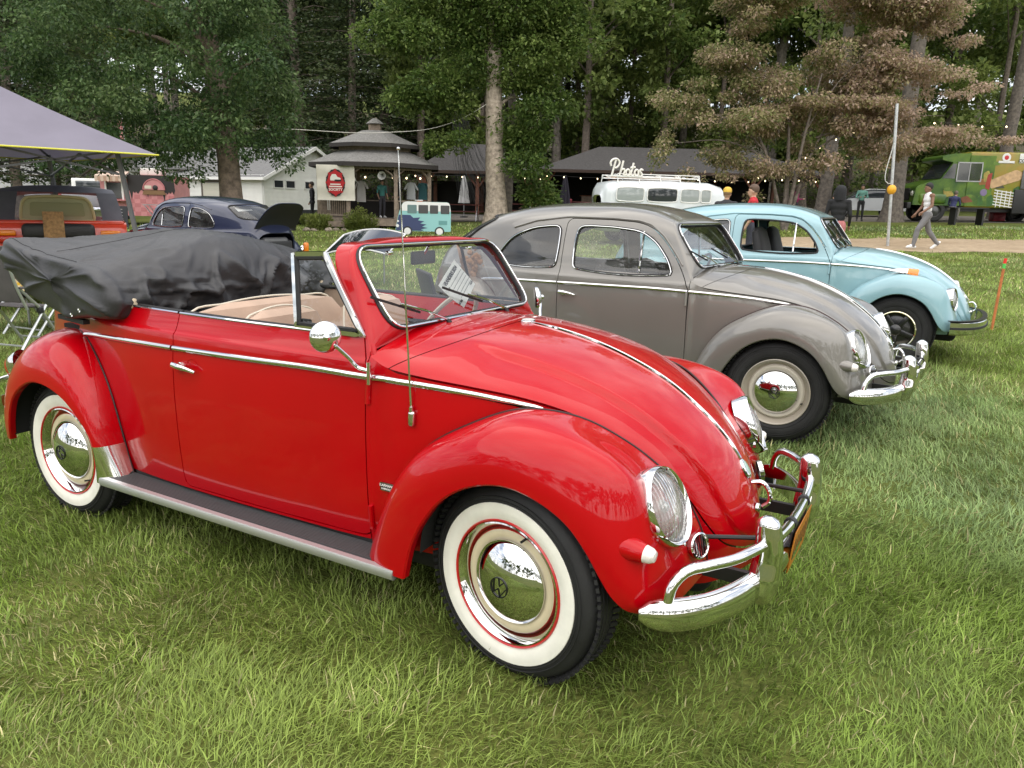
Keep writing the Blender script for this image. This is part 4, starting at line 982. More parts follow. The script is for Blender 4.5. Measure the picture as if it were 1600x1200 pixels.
ey = (A-Bc); ey -= ex*np.dot(ey, ex); ey /= np.linalg.norm(ey); wid = np.linalg.norm(A-D_); hei = np.linalg.norm(A-Bc); ink = mat('card_ink', (.03, .03, .035), rough=.7); O = np.array(card.location)
at = lambda u, v: tuple(D_+ex*wid*u-ey*hei*v+nrm*.004-O)
exr, eyr = (ex, ey) if np.dot(np.cross(ex, ey), nrm) > 0 else (ex, -ey)
letters('FLANDERS 2024', .024, ink, card, frame_m(at(.50, .16), exr, ey), bold=.0006)
letters('YEAR', .012, ink, card, frame_m(at(.14, .33), exr, ey)); letters('MODEL', .012, ink, card, frame_m(at(.14, .86), exr, ey), bold=.0006); letters('NAME', .012, ink, card, frame_m(at(.85, .86), exr, ey))
for v in (.34, .46, .58, .70, .80): obj('rule', bar(at(.24, v), at(.92, v), .0014, .0006), ink, card, smooth=False)
# ------------------------------------------------------------------ ground, lawn, path
RZ = YAW-math.pi/2          # local x to the right, y away from the camera, z up
rng = np.random.default_rng(7)
def ground_material(name, stops, scale, rough=.95):
    m = bpy.data.materials.new(name); m.use_nodes = True; nt = m.node_tree; b = nt.nodes["Principled BSDF"]; b.inputs["Roughness"].default_value = rough; b.inputs["Specular IOR Level"].default_value = .15
    tc = nt.nodes.new("ShaderNodeTexCoord"); last = None
    for k, (sc, lo, hi, ca, cb) in enumerate(stops):
        n = nt.nodes.new("ShaderNodeTexNoise"); n.inputs["Scale"].default_value = sc; n.inputs["Detail"].default_value = 6; n.inputs["Roughness"].default_value = .65; nt.links.new(tc.outputs["Object"], n.inputs["Vector"])
        r = nt.nodes.new("ShaderNodeValToRGB"); r.color_ramp.elements[0].position = lo; r.color_ramp.elements[1].position = hi; r.color_ramp.elements[0].color = ca+(1,); r.color_ramp.elements[1].color = cb+(1,); nt.links.new(n.outputs["Fac"], r.inputs[0])
        if last is None: last = r.outputs[0]
        else:
            mx = nt.nodes.new("ShaderNodeMixRGB"); mx.blend_type = 'MULTIPLY'; mx.inputs[0].default_value = 1.0; nt.links.new(last, mx.inputs[1]); nt.links.new(r.outputs[0], mx.inputs[2]); last = mx.outputs[0]
    nt.links.new(last, b.inputs["Base Color"])
    n = nt.nodes.new("ShaderNodeTexNoise"); n.inputs["Scale"].default_value = 30; n.inputs["Detail"].default_value = 8; nt.links.new(tc.outputs["Object"], n.inputs["Vector"]); bp = nt.nodes.new("ShaderNodeBump"); bp.inputs["Strength"].default_value = .6; bp.inputs["Distance"].default_value = .03
    nt.links.new(n.outputs["Fac"], bp.inputs["Height"]); nt.links.new(bp.outputs[0], b.inputs["Normal"])
    return m
def warp(n, near, far):
    t = np.linspace(-1, 1, n); return near*t*6+np.sign(t)*(far-near*6)*np.abs(t)**5
gx, gy = warp(120, 10, 900), warp(120, 10, 900)
X, Y = np.meshgrid(gx-3, gy+12, indexing='ij')
lawn_mat = ground_material('lawn_soil', [(.25, .35, .7, (.090, .125, .030), (.150, .170, .048)), (3.0, .3, .75, (.62, .66, .60), (1.15, 1.08, 1.0)), (40., .3, .7, (.55, .55, .5), (1.25, 1.2, 1.15))], 1)
obj('ground', grid_mesh(np.stack([X, Y, gz(X, Y)], -1), flip=False), lawn_mat, kind='structure')
# dirt path: a worn strip with a ragged edge
pa = [ground_at(u, v) for u, v in ((1050, 379), (1180, 381), (1300, 382), (1420, 384), (1540, 385), (1700, 388), (1900, 392))]
pc = spline(np.array([p[:2] for p in pa]), 90); tg = np.gradient(pc, axis=0); tg /= np.linalg.norm(tg, axis=1)[:, None]; nn_ = np.stack([-tg[:, 1], tg[:, 0]], 1)
ws_ = np.linspace(-2.9, 3.1, 40); PX = pc[:, None, :]+nn_[:, None, :]*ws_[None, :, None]
Vp = np.stack([PX[..., 0], PX[..., 1], gz(PX[..., 0], PX[..., 1])+.012], -1).reshape(-1, 3); Fp = grid_faces(90, 40)
edge = np.abs(np.tile(ws_, 90)-.1)-2.2+fbm(Vp, .55, 3, 2.0)*.9+np.repeat(np.interp(np.arange(90), [0, 22], [1.6, 0]), 40)
dirt = ground_material('path_dirt', [(.6, .3, .7, (.28, .215, .140), (.40, .320, .225)), (6., .3, .7, (.75, .74, .72), (1.15, 1.12, 1.1))], 1)
obj('dirt_path', clip(Vp, Fp, edge), dirt, kind='structure')
# gravel lane by the food truck, a low strip beyond the lawn
pl_ = [ground_at(u, v) for u, v in ((700, 347), (900, 345.5), (1150, 346), (1350, 347), (1600, 349), (1900, 353))]
pc2 = spline(np.array([p[:2] for p in pl_]), 80); tg = np.gradient(pc2, axis=0); tg /= np.linalg.norm(tg, axis=1)[:, None]; nn_ = np.stack([-tg[:, 1], tg[:, 0]], 1)
PX = pc2[:, None, :]+nn_[:, None, :]*np.linspace(0, 9, 14)[None, :, None]
obj('gravel_lane', (np.stack([PX[..., 0], PX[..., 1], gz(PX[..., 0], PX[..., 1])+.014], -1).reshape(-1, 3), grid_faces(80, 14)), ground_material('lane_gravel', [(.8, .3, .7, (.13, .115, .10), (.21, .19, .165)), (18., .3, .7, (.7, .7, .7), (1.2, 1.2, 1.2))], 1), kind='structure')

# ------------------------------------------------------------------ grass: one mass of blades, dense near the camera
def tinted(name, rough=.6, transl=.35, spec=.25, boost=1.0):
    """material whose colour is stored per leaf or blade (varied tone; the grass also carries painted light patches)"""
    m = bpy.data.materials.new(name); m.use_nodes = True; nt = m.node_tree; b = nt.nodes["Principled BSDF"]; b.inputs["Roughness"].default_value = rough; b.inputs["Specular IOR Level"].default_value = spec
    a = nt.nodes.new("ShaderNodeAttribute"); a.attribute_name = "tint"; nt.links.new(a.outputs["Color"], b.inputs["Base Color"])
    t = nt.nodes.new("ShaderNodeBsdfTranslucent"); nt.links.new(a.outputs["Color"], t.inputs[0]); mx = nt.nodes.new("ShaderNodeMixShader"); mx.inputs[0].default_value = transl
    nt.links.new(b.outputs[0], mx.inputs[1]); nt.links.new(t.outputs[0], mx.inputs[2]); nt.links.new(mx.outputs[0], nt.nodes["Material Output"].inputs[0])
    return m
def tint_mesh(name, V, F, C, m, smooth=True):
    me = mesh_data(name, V, F, smooth, None); at = me.color_attributes.new("tint", 'FLOAT_COLOR', 'POINT')
    at.data.foreach_set("color", np.c_[C, np.ones(len(C))].astype(np.float32).ravel()); me.materials.append(m)
    return me
def vnoise(x, y, sc, seed):
    """cheap smooth value noise on arrays"""
    r = np.random.default_rng(seed); T = r.random((64, 64)); xi = x*sc+seed*3.7; yi = y*sc+seed*1.3; i = np.floor(xi).astype(int); j = np.floor(yi).astype(int); fx = xi-i; fy = yi-j; fx = fx*fx*(3-2*fx); fy = fy*fy*(3-2*fy)
    g = lambda a, b: T[a % 64, b % 64]
    return (g(i, j)*(1-fx)+g(i+1, j)*fx)*(1-fy)+(g(i, j+1)*(1-fx)+g(i+1, j+1)*fx)*fy
def grass():
    h = np.array([math.cos(YAW), math.sin(YAW)]); r = np.array([math.sin(YAW), -math.cos(YAW)])
    bands = [(.7, 2.0, 12600, .046, .0038, 3), (2.0, 3.2, 9800, .049, .0043, 3), (3.2, 6.0, 4500, .056, .0056, 3), (6.0, 12.0, 1700, .064, .0085, 1), (12.0, 22.0, 420, .070, .018, 1), (22.0, 34.0, 90, .08, .034, 1)]
    Vs, Fs, Cs, n0 = [], [], [], 0
    for d0, d1, den, ln, wd, kind in bands:
        wmax = d1*.66+2.2; area = (d1-d0)*2*wmax; n = int(area*den); D = d0+(d1-d0)*rng.random(n); L = (rng.random(n)*2-1)*wmax; ok = np.abs(L) < D*.66+2.2; D, L = D[ok], L[ok]
        p = CAM[:2]+D[:, None]*h+L[:, None]*r
        if d1 > 18:      # not on the dirt path or the lane
            dd = np.min(((p[:, None, :]-pc[None, ::3, :])**2).sum(2), 1); ok = dd > (1.7+1.3*vnoise(p[:, 0], p[:, 1], .8, 5))**2; p = p[ok]
        n = len(p); x, y = p[:, 0], p[:, 1]
        clumpy = vnoise(x, y, 2.6, 11)*.6+vnoise(x, y, 7.0, 12)*.4; keep = rng.random(n) < .45+.75*clumpy; p = p[keep]; x, y, clumpy = x[keep], y[keep], clumpy[keep]; n = len(p); z = gz(x, y)
        tall = .55+.9*clumpy+.35*rng.random(n); ln_i = ln*tall*(.6+.8*rng.random(n)); sprig = rng.random(n) < .02; ln_i[sprig] *= 1.7
        az = rng.normal(size=n)*1.15+9.0*vnoise(x, y, 1.1, 21)+3.0*vnoise(x, y, 4.5, 22); lean = .25+.72*rng.random(n)**.9; dx, dy = np.cos(az)*lean, np.sin(az)*lean; up = np.sqrt(np.maximum(1-lean**2, .08))
        wx, wy = -np.sin(az), np.cos(az); w = wd*(.6+.8*rng.random(n))
        base = np.stack([x, y, z-.004], 1); mid = base+np.stack([dx*.45, dy*.45, up*.75], 1)*ln_i[:, None]*.62; tip = base+np.stack([dx*1.15, dy*1.15, up*.85], 1)*ln_i[:, None]; wv = np.stack([wx, wy, np.zeros(n)], 1)*w[:, None]
        if kind == 3: V = np.stack([base-wv*.5, base+wv*.5, mid+wv*.42, mid-wv*.42, tip], 1); F = np.array([[0, 1, 2], [0, 2, 3], [3, 2, 4]]); m = 5
        else: V = np.stack([base-wv*.5, base+wv*.5, tip], 1); F = np.array([[0, 1, 2]]); m = 3
        Vs.append(V.reshape(-1, 3)); Fs.append((F[None]+(np.arange(n)*m)[:, None, None]).reshape(-1, 3)+n0); n0 += n*m
        g1, g2, g3, g4 = np.array([.165, .255, .040]), np.array([.285, .365, .085]), np.array([.480, .440, .220]), np.array([.260, .360, .185])
        k = vnoise(x, y, 1.1, 31)[:, None]; c = g1*(1-k)+g2*k; bl = np.clip(vnoise(x, y, .45, 37)*2.4-1.25, 0, 1)[:, None]; c = c*(1-bl*.8)+g4*bl*.8  # pale hazy light patches are painted into the blade colour
        pdry = .035+.22*np.clip(vnoise(x, y, .8, 33)*2-1.05, 0, 1)+.10*(d0 > 11); dry = rng.random(n) < pdry; c[dry] = g3*(.7+.6*rng.random(dry.sum()))[:, None]
        c = c*(.62+.86*rng.random(n)**1.3)[:, None]*(.80+.45*vnoise(x, y, 3.2, 41))[:, None]; Cs.append(np.repeat(c, m, 0))
    me = tint_mesh('grass', np.concatenate(Vs), np.concatenate(Fs), np.concatenate(Cs), tinted('grass_blade', .55, .30, .3), True)
    o = bpy.data.objects.new('grass', me); COL.objects.link(o); props(o, 'mown lawn grass with dry patches and painted soft light patches around the parked cars', 'grass', kind='stuff')
grass()
# ------------------------------------------------------------------ trees
def leaves(cl, size, seed, droop=.3, shell=.55, aspect=.55, flat=0.0, jitter=.28, pal=None):
    """leaf-shaped faces spread through clumps; cl rows: x, y, z, rx, ry, rz, count, tone (0..1)"""
    g = np.random.default_rng(seed); cl = np.asarray(cl, float); n = cl[:, 6].astype(int); idx = np.repeat(np.arange(len(cl)), n); N = len(idx)
    d = g.normal(size=(N, 3)); d /= np.linalg.norm(d, axis=1)[:, None]; rad = shell+(1-shell)*g.random(N)**.6; rad *= (1+.45*(g.random(N) < .07)*g.random(N))
    # break each clump into sprays so its outline is uneven
    ph = vnoise(d[:, 0]*3+idx*1.7, d[:, 1]*3+d[:, 2]*2.3, 1.0, seed+3); rad *= .72+.55*ph
    p = cl[idx, 0:3]+d*rad[:, None]*cl[idx, 3:6]
    a = d*np.array([.8, .8, .25])+g.normal(size=(N, 3))*.55; a[:, 2] -= droop; a[:, 2] *= (1-flat); a /= np.linalg.norm(a, axis=1)[:, None]
    b = np.cross(a, np.array([0, 0, 1.0])+g.normal(size=(N, 3))*.55*(1-.5*flat)); b /= np.linalg.norm(b, axis=1)[:, None]+1e-9; nn = np.cross(a, b)
    L = size*(.42+1.25*g.random(N)**1.4)[:, None]; W = L*aspect*.5
    V = np.stack([p, p+a*L*.5+b*W-nn*L*.08, p+a*L, p+a*L*.5-b*W-nn*L*.08], 1).reshape(-1, 3)
    F = (np.arange(N)*4)[:, None]+np.array([[0, 1, 2, 3]])
    pal = np.asarray(pal, float); t = np.clip(cl[idx, 7]+g.normal(size=N)*jitter, 0, 1)*(len(pal)-1); i = np.minimum(t.astype(int), len(pal)-2); f = (t-i)[:, None]; C = pal[i]*(1-f)+pal[i+1]*f; C *= (.75+.5*g.random(N))[:, None]
    return V, F, np.repeat(C, 4, 0)
def bark(name, col, scale=7.0):
    m = mat(name, col, rough=.9, var=.45, vscale=scale, bump=.9, bscale=scale*2.2); 
    return m
def limb(pts, r0, r1, n=14, seg=9):
    P = spline(np.array(pts), n); return tube(P, 1.0, seg, scale=np.linspace(r0, r1, n)*(1+.05*np.sin(np.arange(n)*2.1)))
def trunk_flare(H, r0, r1, lean=(0, 0), seed=1, seg=14, n=22, flare=.55):
    g = np.random.default_rng(seed); z = np.linspace(-.1, H, n); wob = np.cumsum(g.normal(size=(n, 2))*.02, 0); P = np.stack([lean[0]*z/H+wob[:, 0]-wob[0, 0], lean[1]*z/H+wob[:, 1]-wob[0, 1], z], 1)
    R = r0+(r1-r0)*(z/H)+r0*flare*np.exp(-np.maximum(z, 0)/.45)
    a = np.linspace(0, 2*math.pi, seg, endpoint=False); V = np.stack([P[:, 0:1]+R[:, None]*np.cos(a)*(1+.06*np.cos(3*a+seed)), P[:, 1:2]+R[:, None]*np.sin(a)*(1+.06*np.sin(2*a)), np.repeat(P[:, 2:3], seg, 1)], -1)
    return (V.reshape(-1, 3), grid_faces(n, seg, False, True, True)), P
GREEN = [(.045, .085, .020), (.085, .145, .032), (.140, .210, .050), (.205, .265, .075)]
leaf_m = tinted('leaf_green', .5, .45, .35)
def add_tree(name, loc, trunkVF, leafVFC, label, cat='tree', group=None, bark_m=None, rz=RZ, leafname='crown', lm=None):
    t = empty(name, loc, rz, label, cat, group)
    obj('trunk', trunkVF, bark_m, t)
    me = tint_mesh('crown', leafVFC[0], leafVFC[1], leafVFC[2], lm or leaf_m, False); o = bpy.data.objects.new(leafname, me); COL.objects.link(o); o.parent = t
    return t
def px_clumps(lst, u0, v0, s, depth, dens, tone, seed, thick=.8):
    """clumps listed as (u, v, ru, rv) in survey units round the foot of the trunk, s units per metre"""
    g = np.random.default_rng(seed); out = []
    for u, v, ru, rv in lst:
        for k in range(3):
            y = g.uniform(-depth, depth)*(.4+.6*k/2); rx, rz_ = ru/s*g.uniform(.7, 1.05), rv/s*g.uniform(.7, 1.05); out.append(((u-u0)/s+g.normal()*ru/s*.3, y, (v0-v)/s+g.normal()*rv/s*.3, rx, max(rx, rz_)*thick, rz_, max(30, dens*rx*max(rx, rz_)*thick*4), np.clip(tone+g.normal()*.18, 0, 1)))
    return out
# tulip poplar on the far edge of the lawn
s = 37.; p0 = place(777, 33.0)
tr, tp = trunk_flare(14, .42, .19, (-.35, .3), 3)
cl_ = px_clumps([(848, 318, 22, 18), (840, 295, 32, 24), (826, 268, 34, 26), (808, 240, 30, 24), (832, 222, 36, 28), (812, 190, 38, 28), (835, 160, 34, 26), (800, 140, 44, 30), (838, 112, 40, 30), (806, 84, 48, 34), (850, 60, 44, 34), (790, 40, 60, 40), (720, 120, 44, 30), (672, 150, 44, 28), (640, 172, 36, 20), (704, 170, 34, 24), (716, 226, 22, 16), (690, 238, 20, 16), (734, 70, 54, 36), (668, 84, 50, 30), (620, 60, 40, 30), (680, 30, 60, 36), (740, 10, 60, 40), (830, 5, 70, 40), (890, 90, 30, 26), (870, 180, 24, 22), (800, -40, 110, 50), (690, -50, 100, 50), (900, -40, 70, 50)], 777, 352, s, 1.1, 330, .62, 5)
br = [limb([tp[10], tp[10]+np.array([.8, -.2, .9]), tp[10]+np.array([1.7, -.1, 1.3])], .10, .03), limb([tp[12], tp[12]+np.array([-1.2, .1, .6]), tp[12]+np.array([-3.0, .2, .2])], .11, .02), limb([tp[14], tp[14]+np.array([-1., .3, 1.0]), tp[14]+np.array([-2.6, .5, 1.5])], .10, .02), limb([tp[7], tp[7]+np.array([.7, .1, .5]), tp[7]+np.array([1.6, .1, .4])], .08, .02), limb([tp[15], tp[15]+np.array([1.0, 0, 1.0]), tp[15]+np.array([2.2, .2, 1.6])], .09, .02)]
add_tree('poplar_tree', p0, join(tr, *br), leaves(cl_, .14, 5, .15, pal=GREEN), 'pale barked tree standing between the gazebo and the grey sedan roof', bark_m=bark('bark_pale', (.36, .30, .24)))
# big broadleaf tree over the dark blue car
s = 48.; p0 = place(372, 25.0)
tr, tp = trunk_flare(9, .36, .22, (-.9, .4), 8)
g = np.random.default_rng(4); cl_ = []
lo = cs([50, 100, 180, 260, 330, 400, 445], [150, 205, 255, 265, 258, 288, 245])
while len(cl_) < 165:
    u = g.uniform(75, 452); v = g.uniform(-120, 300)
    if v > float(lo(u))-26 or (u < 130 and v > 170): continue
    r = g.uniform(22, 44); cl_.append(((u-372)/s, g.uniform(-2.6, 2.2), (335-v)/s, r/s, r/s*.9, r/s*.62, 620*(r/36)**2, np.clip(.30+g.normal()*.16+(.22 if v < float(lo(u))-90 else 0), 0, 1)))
br = [limb([tp[k], tp[k]+np.array([dx*.45, dy*.4, .9]), tp[k]+np.array([dx, dy, 1.3])], .10, .02) for k, dx, dy in ((9, -2.4, -.5), (10, 1.2, .2), (12, -3.6, .3), (13, -1.5, -1.4), (14, .9, -.8), (15, -2.8, .9))]
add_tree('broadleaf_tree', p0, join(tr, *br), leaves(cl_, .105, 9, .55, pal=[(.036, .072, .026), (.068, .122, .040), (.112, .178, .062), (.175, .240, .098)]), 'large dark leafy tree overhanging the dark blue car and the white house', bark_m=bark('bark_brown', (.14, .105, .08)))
# dogwood turning pink
s = 40.; p0 = place(1228, 30.0)
st = []
for x1, y1, h, r in ((-.15, .1, 4.2, .11), (-1.6, -.3, 4.4, .065), (1.3, .3, 4.6, .07), (.4, -.6, 5.5, .07)):
    st.append(limb([(.0, 0, -.1), (x1*.25, y1*.3, h*.25), (x1*.6, y1*.7, h*.6), (x1*1.3, y1*1.3, h)], r*1.25, r*.35, 16))
for a, b in (((-1.0, -.2, 2.8), (-3.6, -.3, 4.2)), ((.8, .2, 2.9), (4.0, .1, 4.1)), ((.2, -.3, 3.4), (2.4, -.5, 6.5)), ((-.6, -.2, 3.5), (-2.2, .3, 6.2)), ((.9, .2, 3.4), (5.6, .3, 4.3)), ((-.9, -.2, 2.6), (-4.2, .2, 3.1))):
    st.append(limb([a, (np.array(a)+np.array(b))/2+np.array([0, 0, .35]), b], .04, .010, 10, 6))
pads = [(1250, 20, 120, 16), (1180, 40, 70, 14), (1330, 30, 90, 16), (1200, 82, 100, 15), (1300, 76, 90, 14), (1380, 62, 60, 12), (1440, 48, 60, 12), (1130, 120, 80, 14), (1230, 122, 110, 16), (1340, 104, 90, 14), (1410, 100, 60, 12), (1080, 160, 60, 14), (1160, 158, 100, 15), (1260, 158, 110, 15), (1360, 146, 90, 14), (1440, 130, 50, 10), (1100, 196, 70, 15), (1190, 200, 90, 15), (1290, 196, 90, 15), (1370, 188, 70, 12), (1440, 180, 70, 12), (1500, 182, 60, 10), (1060, 232, 42, 20), (1130, 238, 60, 15), (1220, 236, 80, 14), (1310, 228, 70, 13), (1390, 214, 46, 12), (1090, 262, 40, 14), (1160, 262, 50, 12), (1270, -10, 150, 18), (1180, -20, 90, 18), (1370, -15, 90, 16)]
gp = np.random.default_rng(44); sub = []
for u_, v_, ru_, rv_ in pads:
    for k in range(max(2, int(ru_/22))): sub.append((u_+gp.uniform(-.9, .9)*ru_, v_+gp.normal()*13+abs(gp.normal())*4, ru_*gp.uniform(.22, .42), rv_*gp.uniform(.6, 1.25)))
cl_ = [c[:6]+(c[6], float(np.clip(.60+.05*c[0]-.02*(c[2]-4)+gp.normal()*.14, 0, 1))) for c in px_clumps(sub, 1228, 335, s, 1.6, 370, .5, 12, .75)]
lv = leaves(cl_, .105, 13, .45, pal=[(.130, .165, .050), (.240, .250, .095), (.370, .330, .170), (.460, .340, .245), (.520, .390, .310)], jitter=.30, shell=.25)
add_tree('dogwood_tree', p0, join(*st), lv, 'spreading small tree with layered pinkish brown leaves behind the light blue sedan', bark_m=bark('bark_grey', (.15, .125, .105)))
# forest behind: four built kinds, copied
def forest_kind(seed, H, r, crown0, spread, pal, size, nleaf, conifer=False):
    g = np.random.default_rng(seed); tr, tp = trunk_flare(H, r, r*.4, (g.normal()*.5, g.normal()*.5), seed, 10, 18); cl, lm = [], []
    if conifer:
        for z in np.arange(crown0, H, .8):
            for k in range(5):
                a = g.uniform(0, 2*math.pi); L = spread*(1-(z-crown0)/(H-crown0+2))*g.uniform(.6, 1.1)+.4; x, y = math.cos(a)*L*.55, math.sin(a)*L*.55; lm.append(limb([(0, 0, z), (x, y, z+.05), (x*1.8, y*1.8, z-.25)], .035, .008, 5, 5))
                cl.append((x, y, z-.1, L*.55, L*.55, .32, nleaf/len(np.arange(crown0, H, .8))/5, g.uniform(.0, .8)))
    else:
        for k in range(46):
            z = crown0+(H+1.5-crown0)*g.random()**.8; w = spread*math.sin(math.pi*min(1, max(.12, (z-crown0)/(H+2-crown0)*.85+.12))); a = g.uniform(0, 2*math.pi); q = w*math.sqrt(g.random()); R = g.uniform(.8, 1.5)
            cl.append((q*math.cos(a), q*math.sin(a), z, R, R, R*.65, nleaf/46, g.uniform(.15, .95)))
            if k % 3 == 0: lm.append(limb([(0, 0, max(1, z-2.0)), (q*math.cos(a)*.5, q*math.sin(a)*.5, z-.8), (q*math.cos(a), q*math.sin(a), z)], .07, .015, 7, 5))
    V, F, C = leaves(cl, size, seed, .25, .35, pal=pal, flat=.5 if conifer else 0)
    return join(tr, *lm), (V, F, C)
FG = [(.065, .110, .026), (.115, .175, .042), (.170, .230, .060), (.230, .285, .085)]
FD = [(.026, .042, .018), (.046, .070, .028), (.075, .102, .042), (.110, .140, .058)]
bk1, bk2 = bark('bark_forest', (.13, .105, .085)), bark('bark_forest_grey', (.20, .175, .15))
kinds = []
for i, (args, bm_) in enumerate([((31, 20, .30, 6.0, 4.4, FG, .34, 15000), bk1), ((32, 24, .34, 9.5, 4.8, FG, .36, 15000), bk2), ((33, 17, .24, 2.5, 4.0, [(.080, .130, .030), (.145, .205, .048), (.205, .265, .068), (.265, .310, .092)], .32, 14000), bk1), ((34, 21, .30, 2.2, 4.6, FD, .22, 22000, True), bk1)]):
    T, Lf = forest_kind(*args); kinds.append((mesh_data('trunk', T[0], T[1], True, 40), tint_mesh('crown', Lf[0], Lf[1], Lf[2], leaf_m, False), bm_))
names_ = ['forest_tree', 'tall_forest_tree', 'young_forest_tree', 'hemlock_tree']
LAB = ['leafy green tree', 'tall straight high crowned tree', 'bright green low branched tree', 'dark feathery conifer']
ZONES = [(0, 'above the canopy tent'), (180, 'behind the striped awning cottage'), (330, 'behind the big dark leafy tree'), (450, 'above the white house roof'), (560, 'directly behind the gazebo'), (660, 'right of the gazebo roof'), (760, 'above the smaller shelter'), (860, 'just right of the pale barked tree'), (960, 'above the left end of the big shelter'), (1050, 'above the bus sign'), (1150, 'at the left edge of the pinkish tree'), (1260, 'behind the pinkish tree'), (1380, 'behind the walking path oak'), (1480, 'left of the green food truck'), (1580, 'above the green food truck'), (9999, 'at the right edge of the wood')]
_seen = {}
def forest(k, u, D, sc=1.0, rz=0.0):
    p = place(u, D); zone = [z for lim, z in ZONES if u < lim][0]; row = 'front row' if D < 60 else 'middle row' if D < 78 else 'back row'
    t = empty(names_[k], p, rz, '%s %s, %s' % (LAB[k], zone, row), 'tree', ['trees of the wooded slope', 'tall trees of the wooded slope', 'young trees at the edge of the woods', 'dark conifers at the edge of the woods'][k], sc)
    obj('trunk', kinds[k][0], kinds[k][2], t); obj('crown', kinds[k][1], None, t)
    return t
spots = [(3, 470, 52), (3, 545, 47), (3, 610, 56), (3, 430, 60), (3, 520, 66), (3, 20, 44), (3, 95, 50), (3, -60, 46), (0, 170, 58), (1, 250, 62), (2, 700, 60), (0, 660, 52), (1, 730, 66), (1, 860, 58), (0, 915, 54), (3, 880, 70), (2, 980, 62), (1, 955, 72), (0, 1035, 55), (1, 1052, 64), (2, 1110, 58), (0, 1160, 66), (1, 1192, 58), (2, 1250, 54), (0, 1310, 60), (1, 1350, 66), (2, 1420, 52), (0, 1470, 58), (2, 1530, 50), (1, 1600, 60), (2, 1660, 54), (0, 1720, 62), (1, -120, 66), (3, 330, 70), (0, 780, 74), (1, 1010, 80), (0, 1100, 82), (2, 1210, 74), (1, 1290, 80), (0, 1400, 78), (1, 1500, 76), (0, 1580, 80), (0, 600, 80), (3, 690, 84), (1, 480, 84), (0, 380, 86), (1, 280, 84), (0, 200, 80), (3, 130, 84), (0, 40, 76), (1, -30, 84), (0, 850, 88), (1, 930, 92), (2, 640, 68), (0, 1660, 84), (2, 1045, 66), (0, 1062, 74), (2, 1000, 70)]+[(k % 2 if k % 3 else 2, -200+k*95, 98+(k*37) % 17) for k in range(23)]+[(2, 150, 56), (2, 470, 58), (2, 905, 60), (0, 560, 62), (2, 770, 56)]
for i, (k, u, D) in enumerate(spots): forest(k, u+rng.uniform(-10, 10), D, rng.uniform(.9, 1.25) if D < 95 else rng.uniform(1.2, 1.5), rng.uniform(0, 6.28))
_by = {}
for o in COL.objects:
    if o.type == 'EMPTY' and o.name.split('.')[0] in names_: _by.setdefault(o['label'], []).append(o)
for lb, os_ in _by.items():
    if len(os_) > 1:
        os_.sort(key=lambda o: (o.location.x-CAM[0])*CR[0]+(o.location.y-CAM[1])*CR[1])
        for o, w_ in zip(os_, ['left one', 'right one'] if len(os_) == 2 else ['left one', 'middle one', 'right one', 'farthest right one']): o['label'] = lb+', '+w_
# trees across the field behind the photographer (they show in the chrome)
for i in range(64):
    a = math.radians(-160+i*3.8+rng.uniform(-2, 2)); R_ = rng.uniform(48, 60)+12*(i % 2); p = np.array([1+R_*math.cos(a+YAW-math.radians(119)), -3+R_*math.sin(a), 0.])
    if np.dot(p[:2]-CAM[:2], [math.cos(YAW), math.sin(YAW)]) > -15: continue
    k = i % 3; t = empty(names_[k], (p[0], p[1], float(gz(p[0], p[1]))), rng.uniform(0, 6), 'distant tree across the field behind the viewer, mirrored in the chrome', 'tree', 'trees across the field', rng.uniform(.75, 1.0)); obj('trunk', kinds[k][0], kinds[k][2], t); obj('crown', kinds[k][1], None, t)
# lone trunks close by whose crowns are above the picture
for nm, u, v_, w, H, lean, lb in (('oak_tree', 1390, 347, .42, 16, (.5, 0), 'thick grey trunk standing behind the tetherball pole'), ('oak_tree', 1283, 341, .36, 16, (.3, 0), 'broad trunk between the shelter and the parked white car'), ('oak_tree', 1556, 343, .34, 18, (.45, 0), 'tall forked trunk rising behind the green food truck'), ('oak_tree', 790, 346, .22, 15, (.3, 0), 'slim grey trunk just behind the pale barked tree')):
    p = ground_at(u, v_); tr, tp = trunk_flare(H, w, w*.55, lean, int(u), 14, 24)
    cl_ = [(g.normal()*2.4, g.normal()*2.0, g.uniform(H*.62, H+3), 1.5, 1.5, .9, 260, g.uniform(.2, .9)) for k in range(26)]
    brs = [limb([tp[15], tp[15]+np.array([.5, .1, 1.4]), tp[15]+np.array([1.0, .2, 5.0])], w*.5, w*.25)] if u == 1556 else [limb([tp[16], tp[16]+np.array([-1., .1, 1.4]), tp[16]+np.array([-1.8, .2, 3.0])], w*.3, w*.1)]
    add_tree(nm, p, join(tr, *brs), leaves(cl_, .26, int(u), .2, pal=FG), lb, bark_m=bark('bark_oak', (.115, .098, .082)))
# leaf litter under the trees
fx = np.linspace(-1, 1, 60); FXm, FYm = np.meshgrid(fx*110, np.linspace(53, 190, 40), indexing='ij'); hx, hy = math.cos(YAW), math.sin(YAW)
WX = CAM[0]+FYm*hx+FXm*hy*1.0; WY = CAM[1]+FYm*hy-FXm*hx*1.0
obj('forest_floor', grid_mesh(np.stack([WX, WY, gz(WX, WY)+.25*np.clip((FYm-53)/6, 0, 1)-.02], -1), flip=True), ground_material('leaf_litter', [(.5, .3, .7, (.050, .040, .026), (.085, .075, .040)), (9., .3, .7, (.6, .6, .6), (1.3, 1.25, 1.2))], 1), kind='structure')
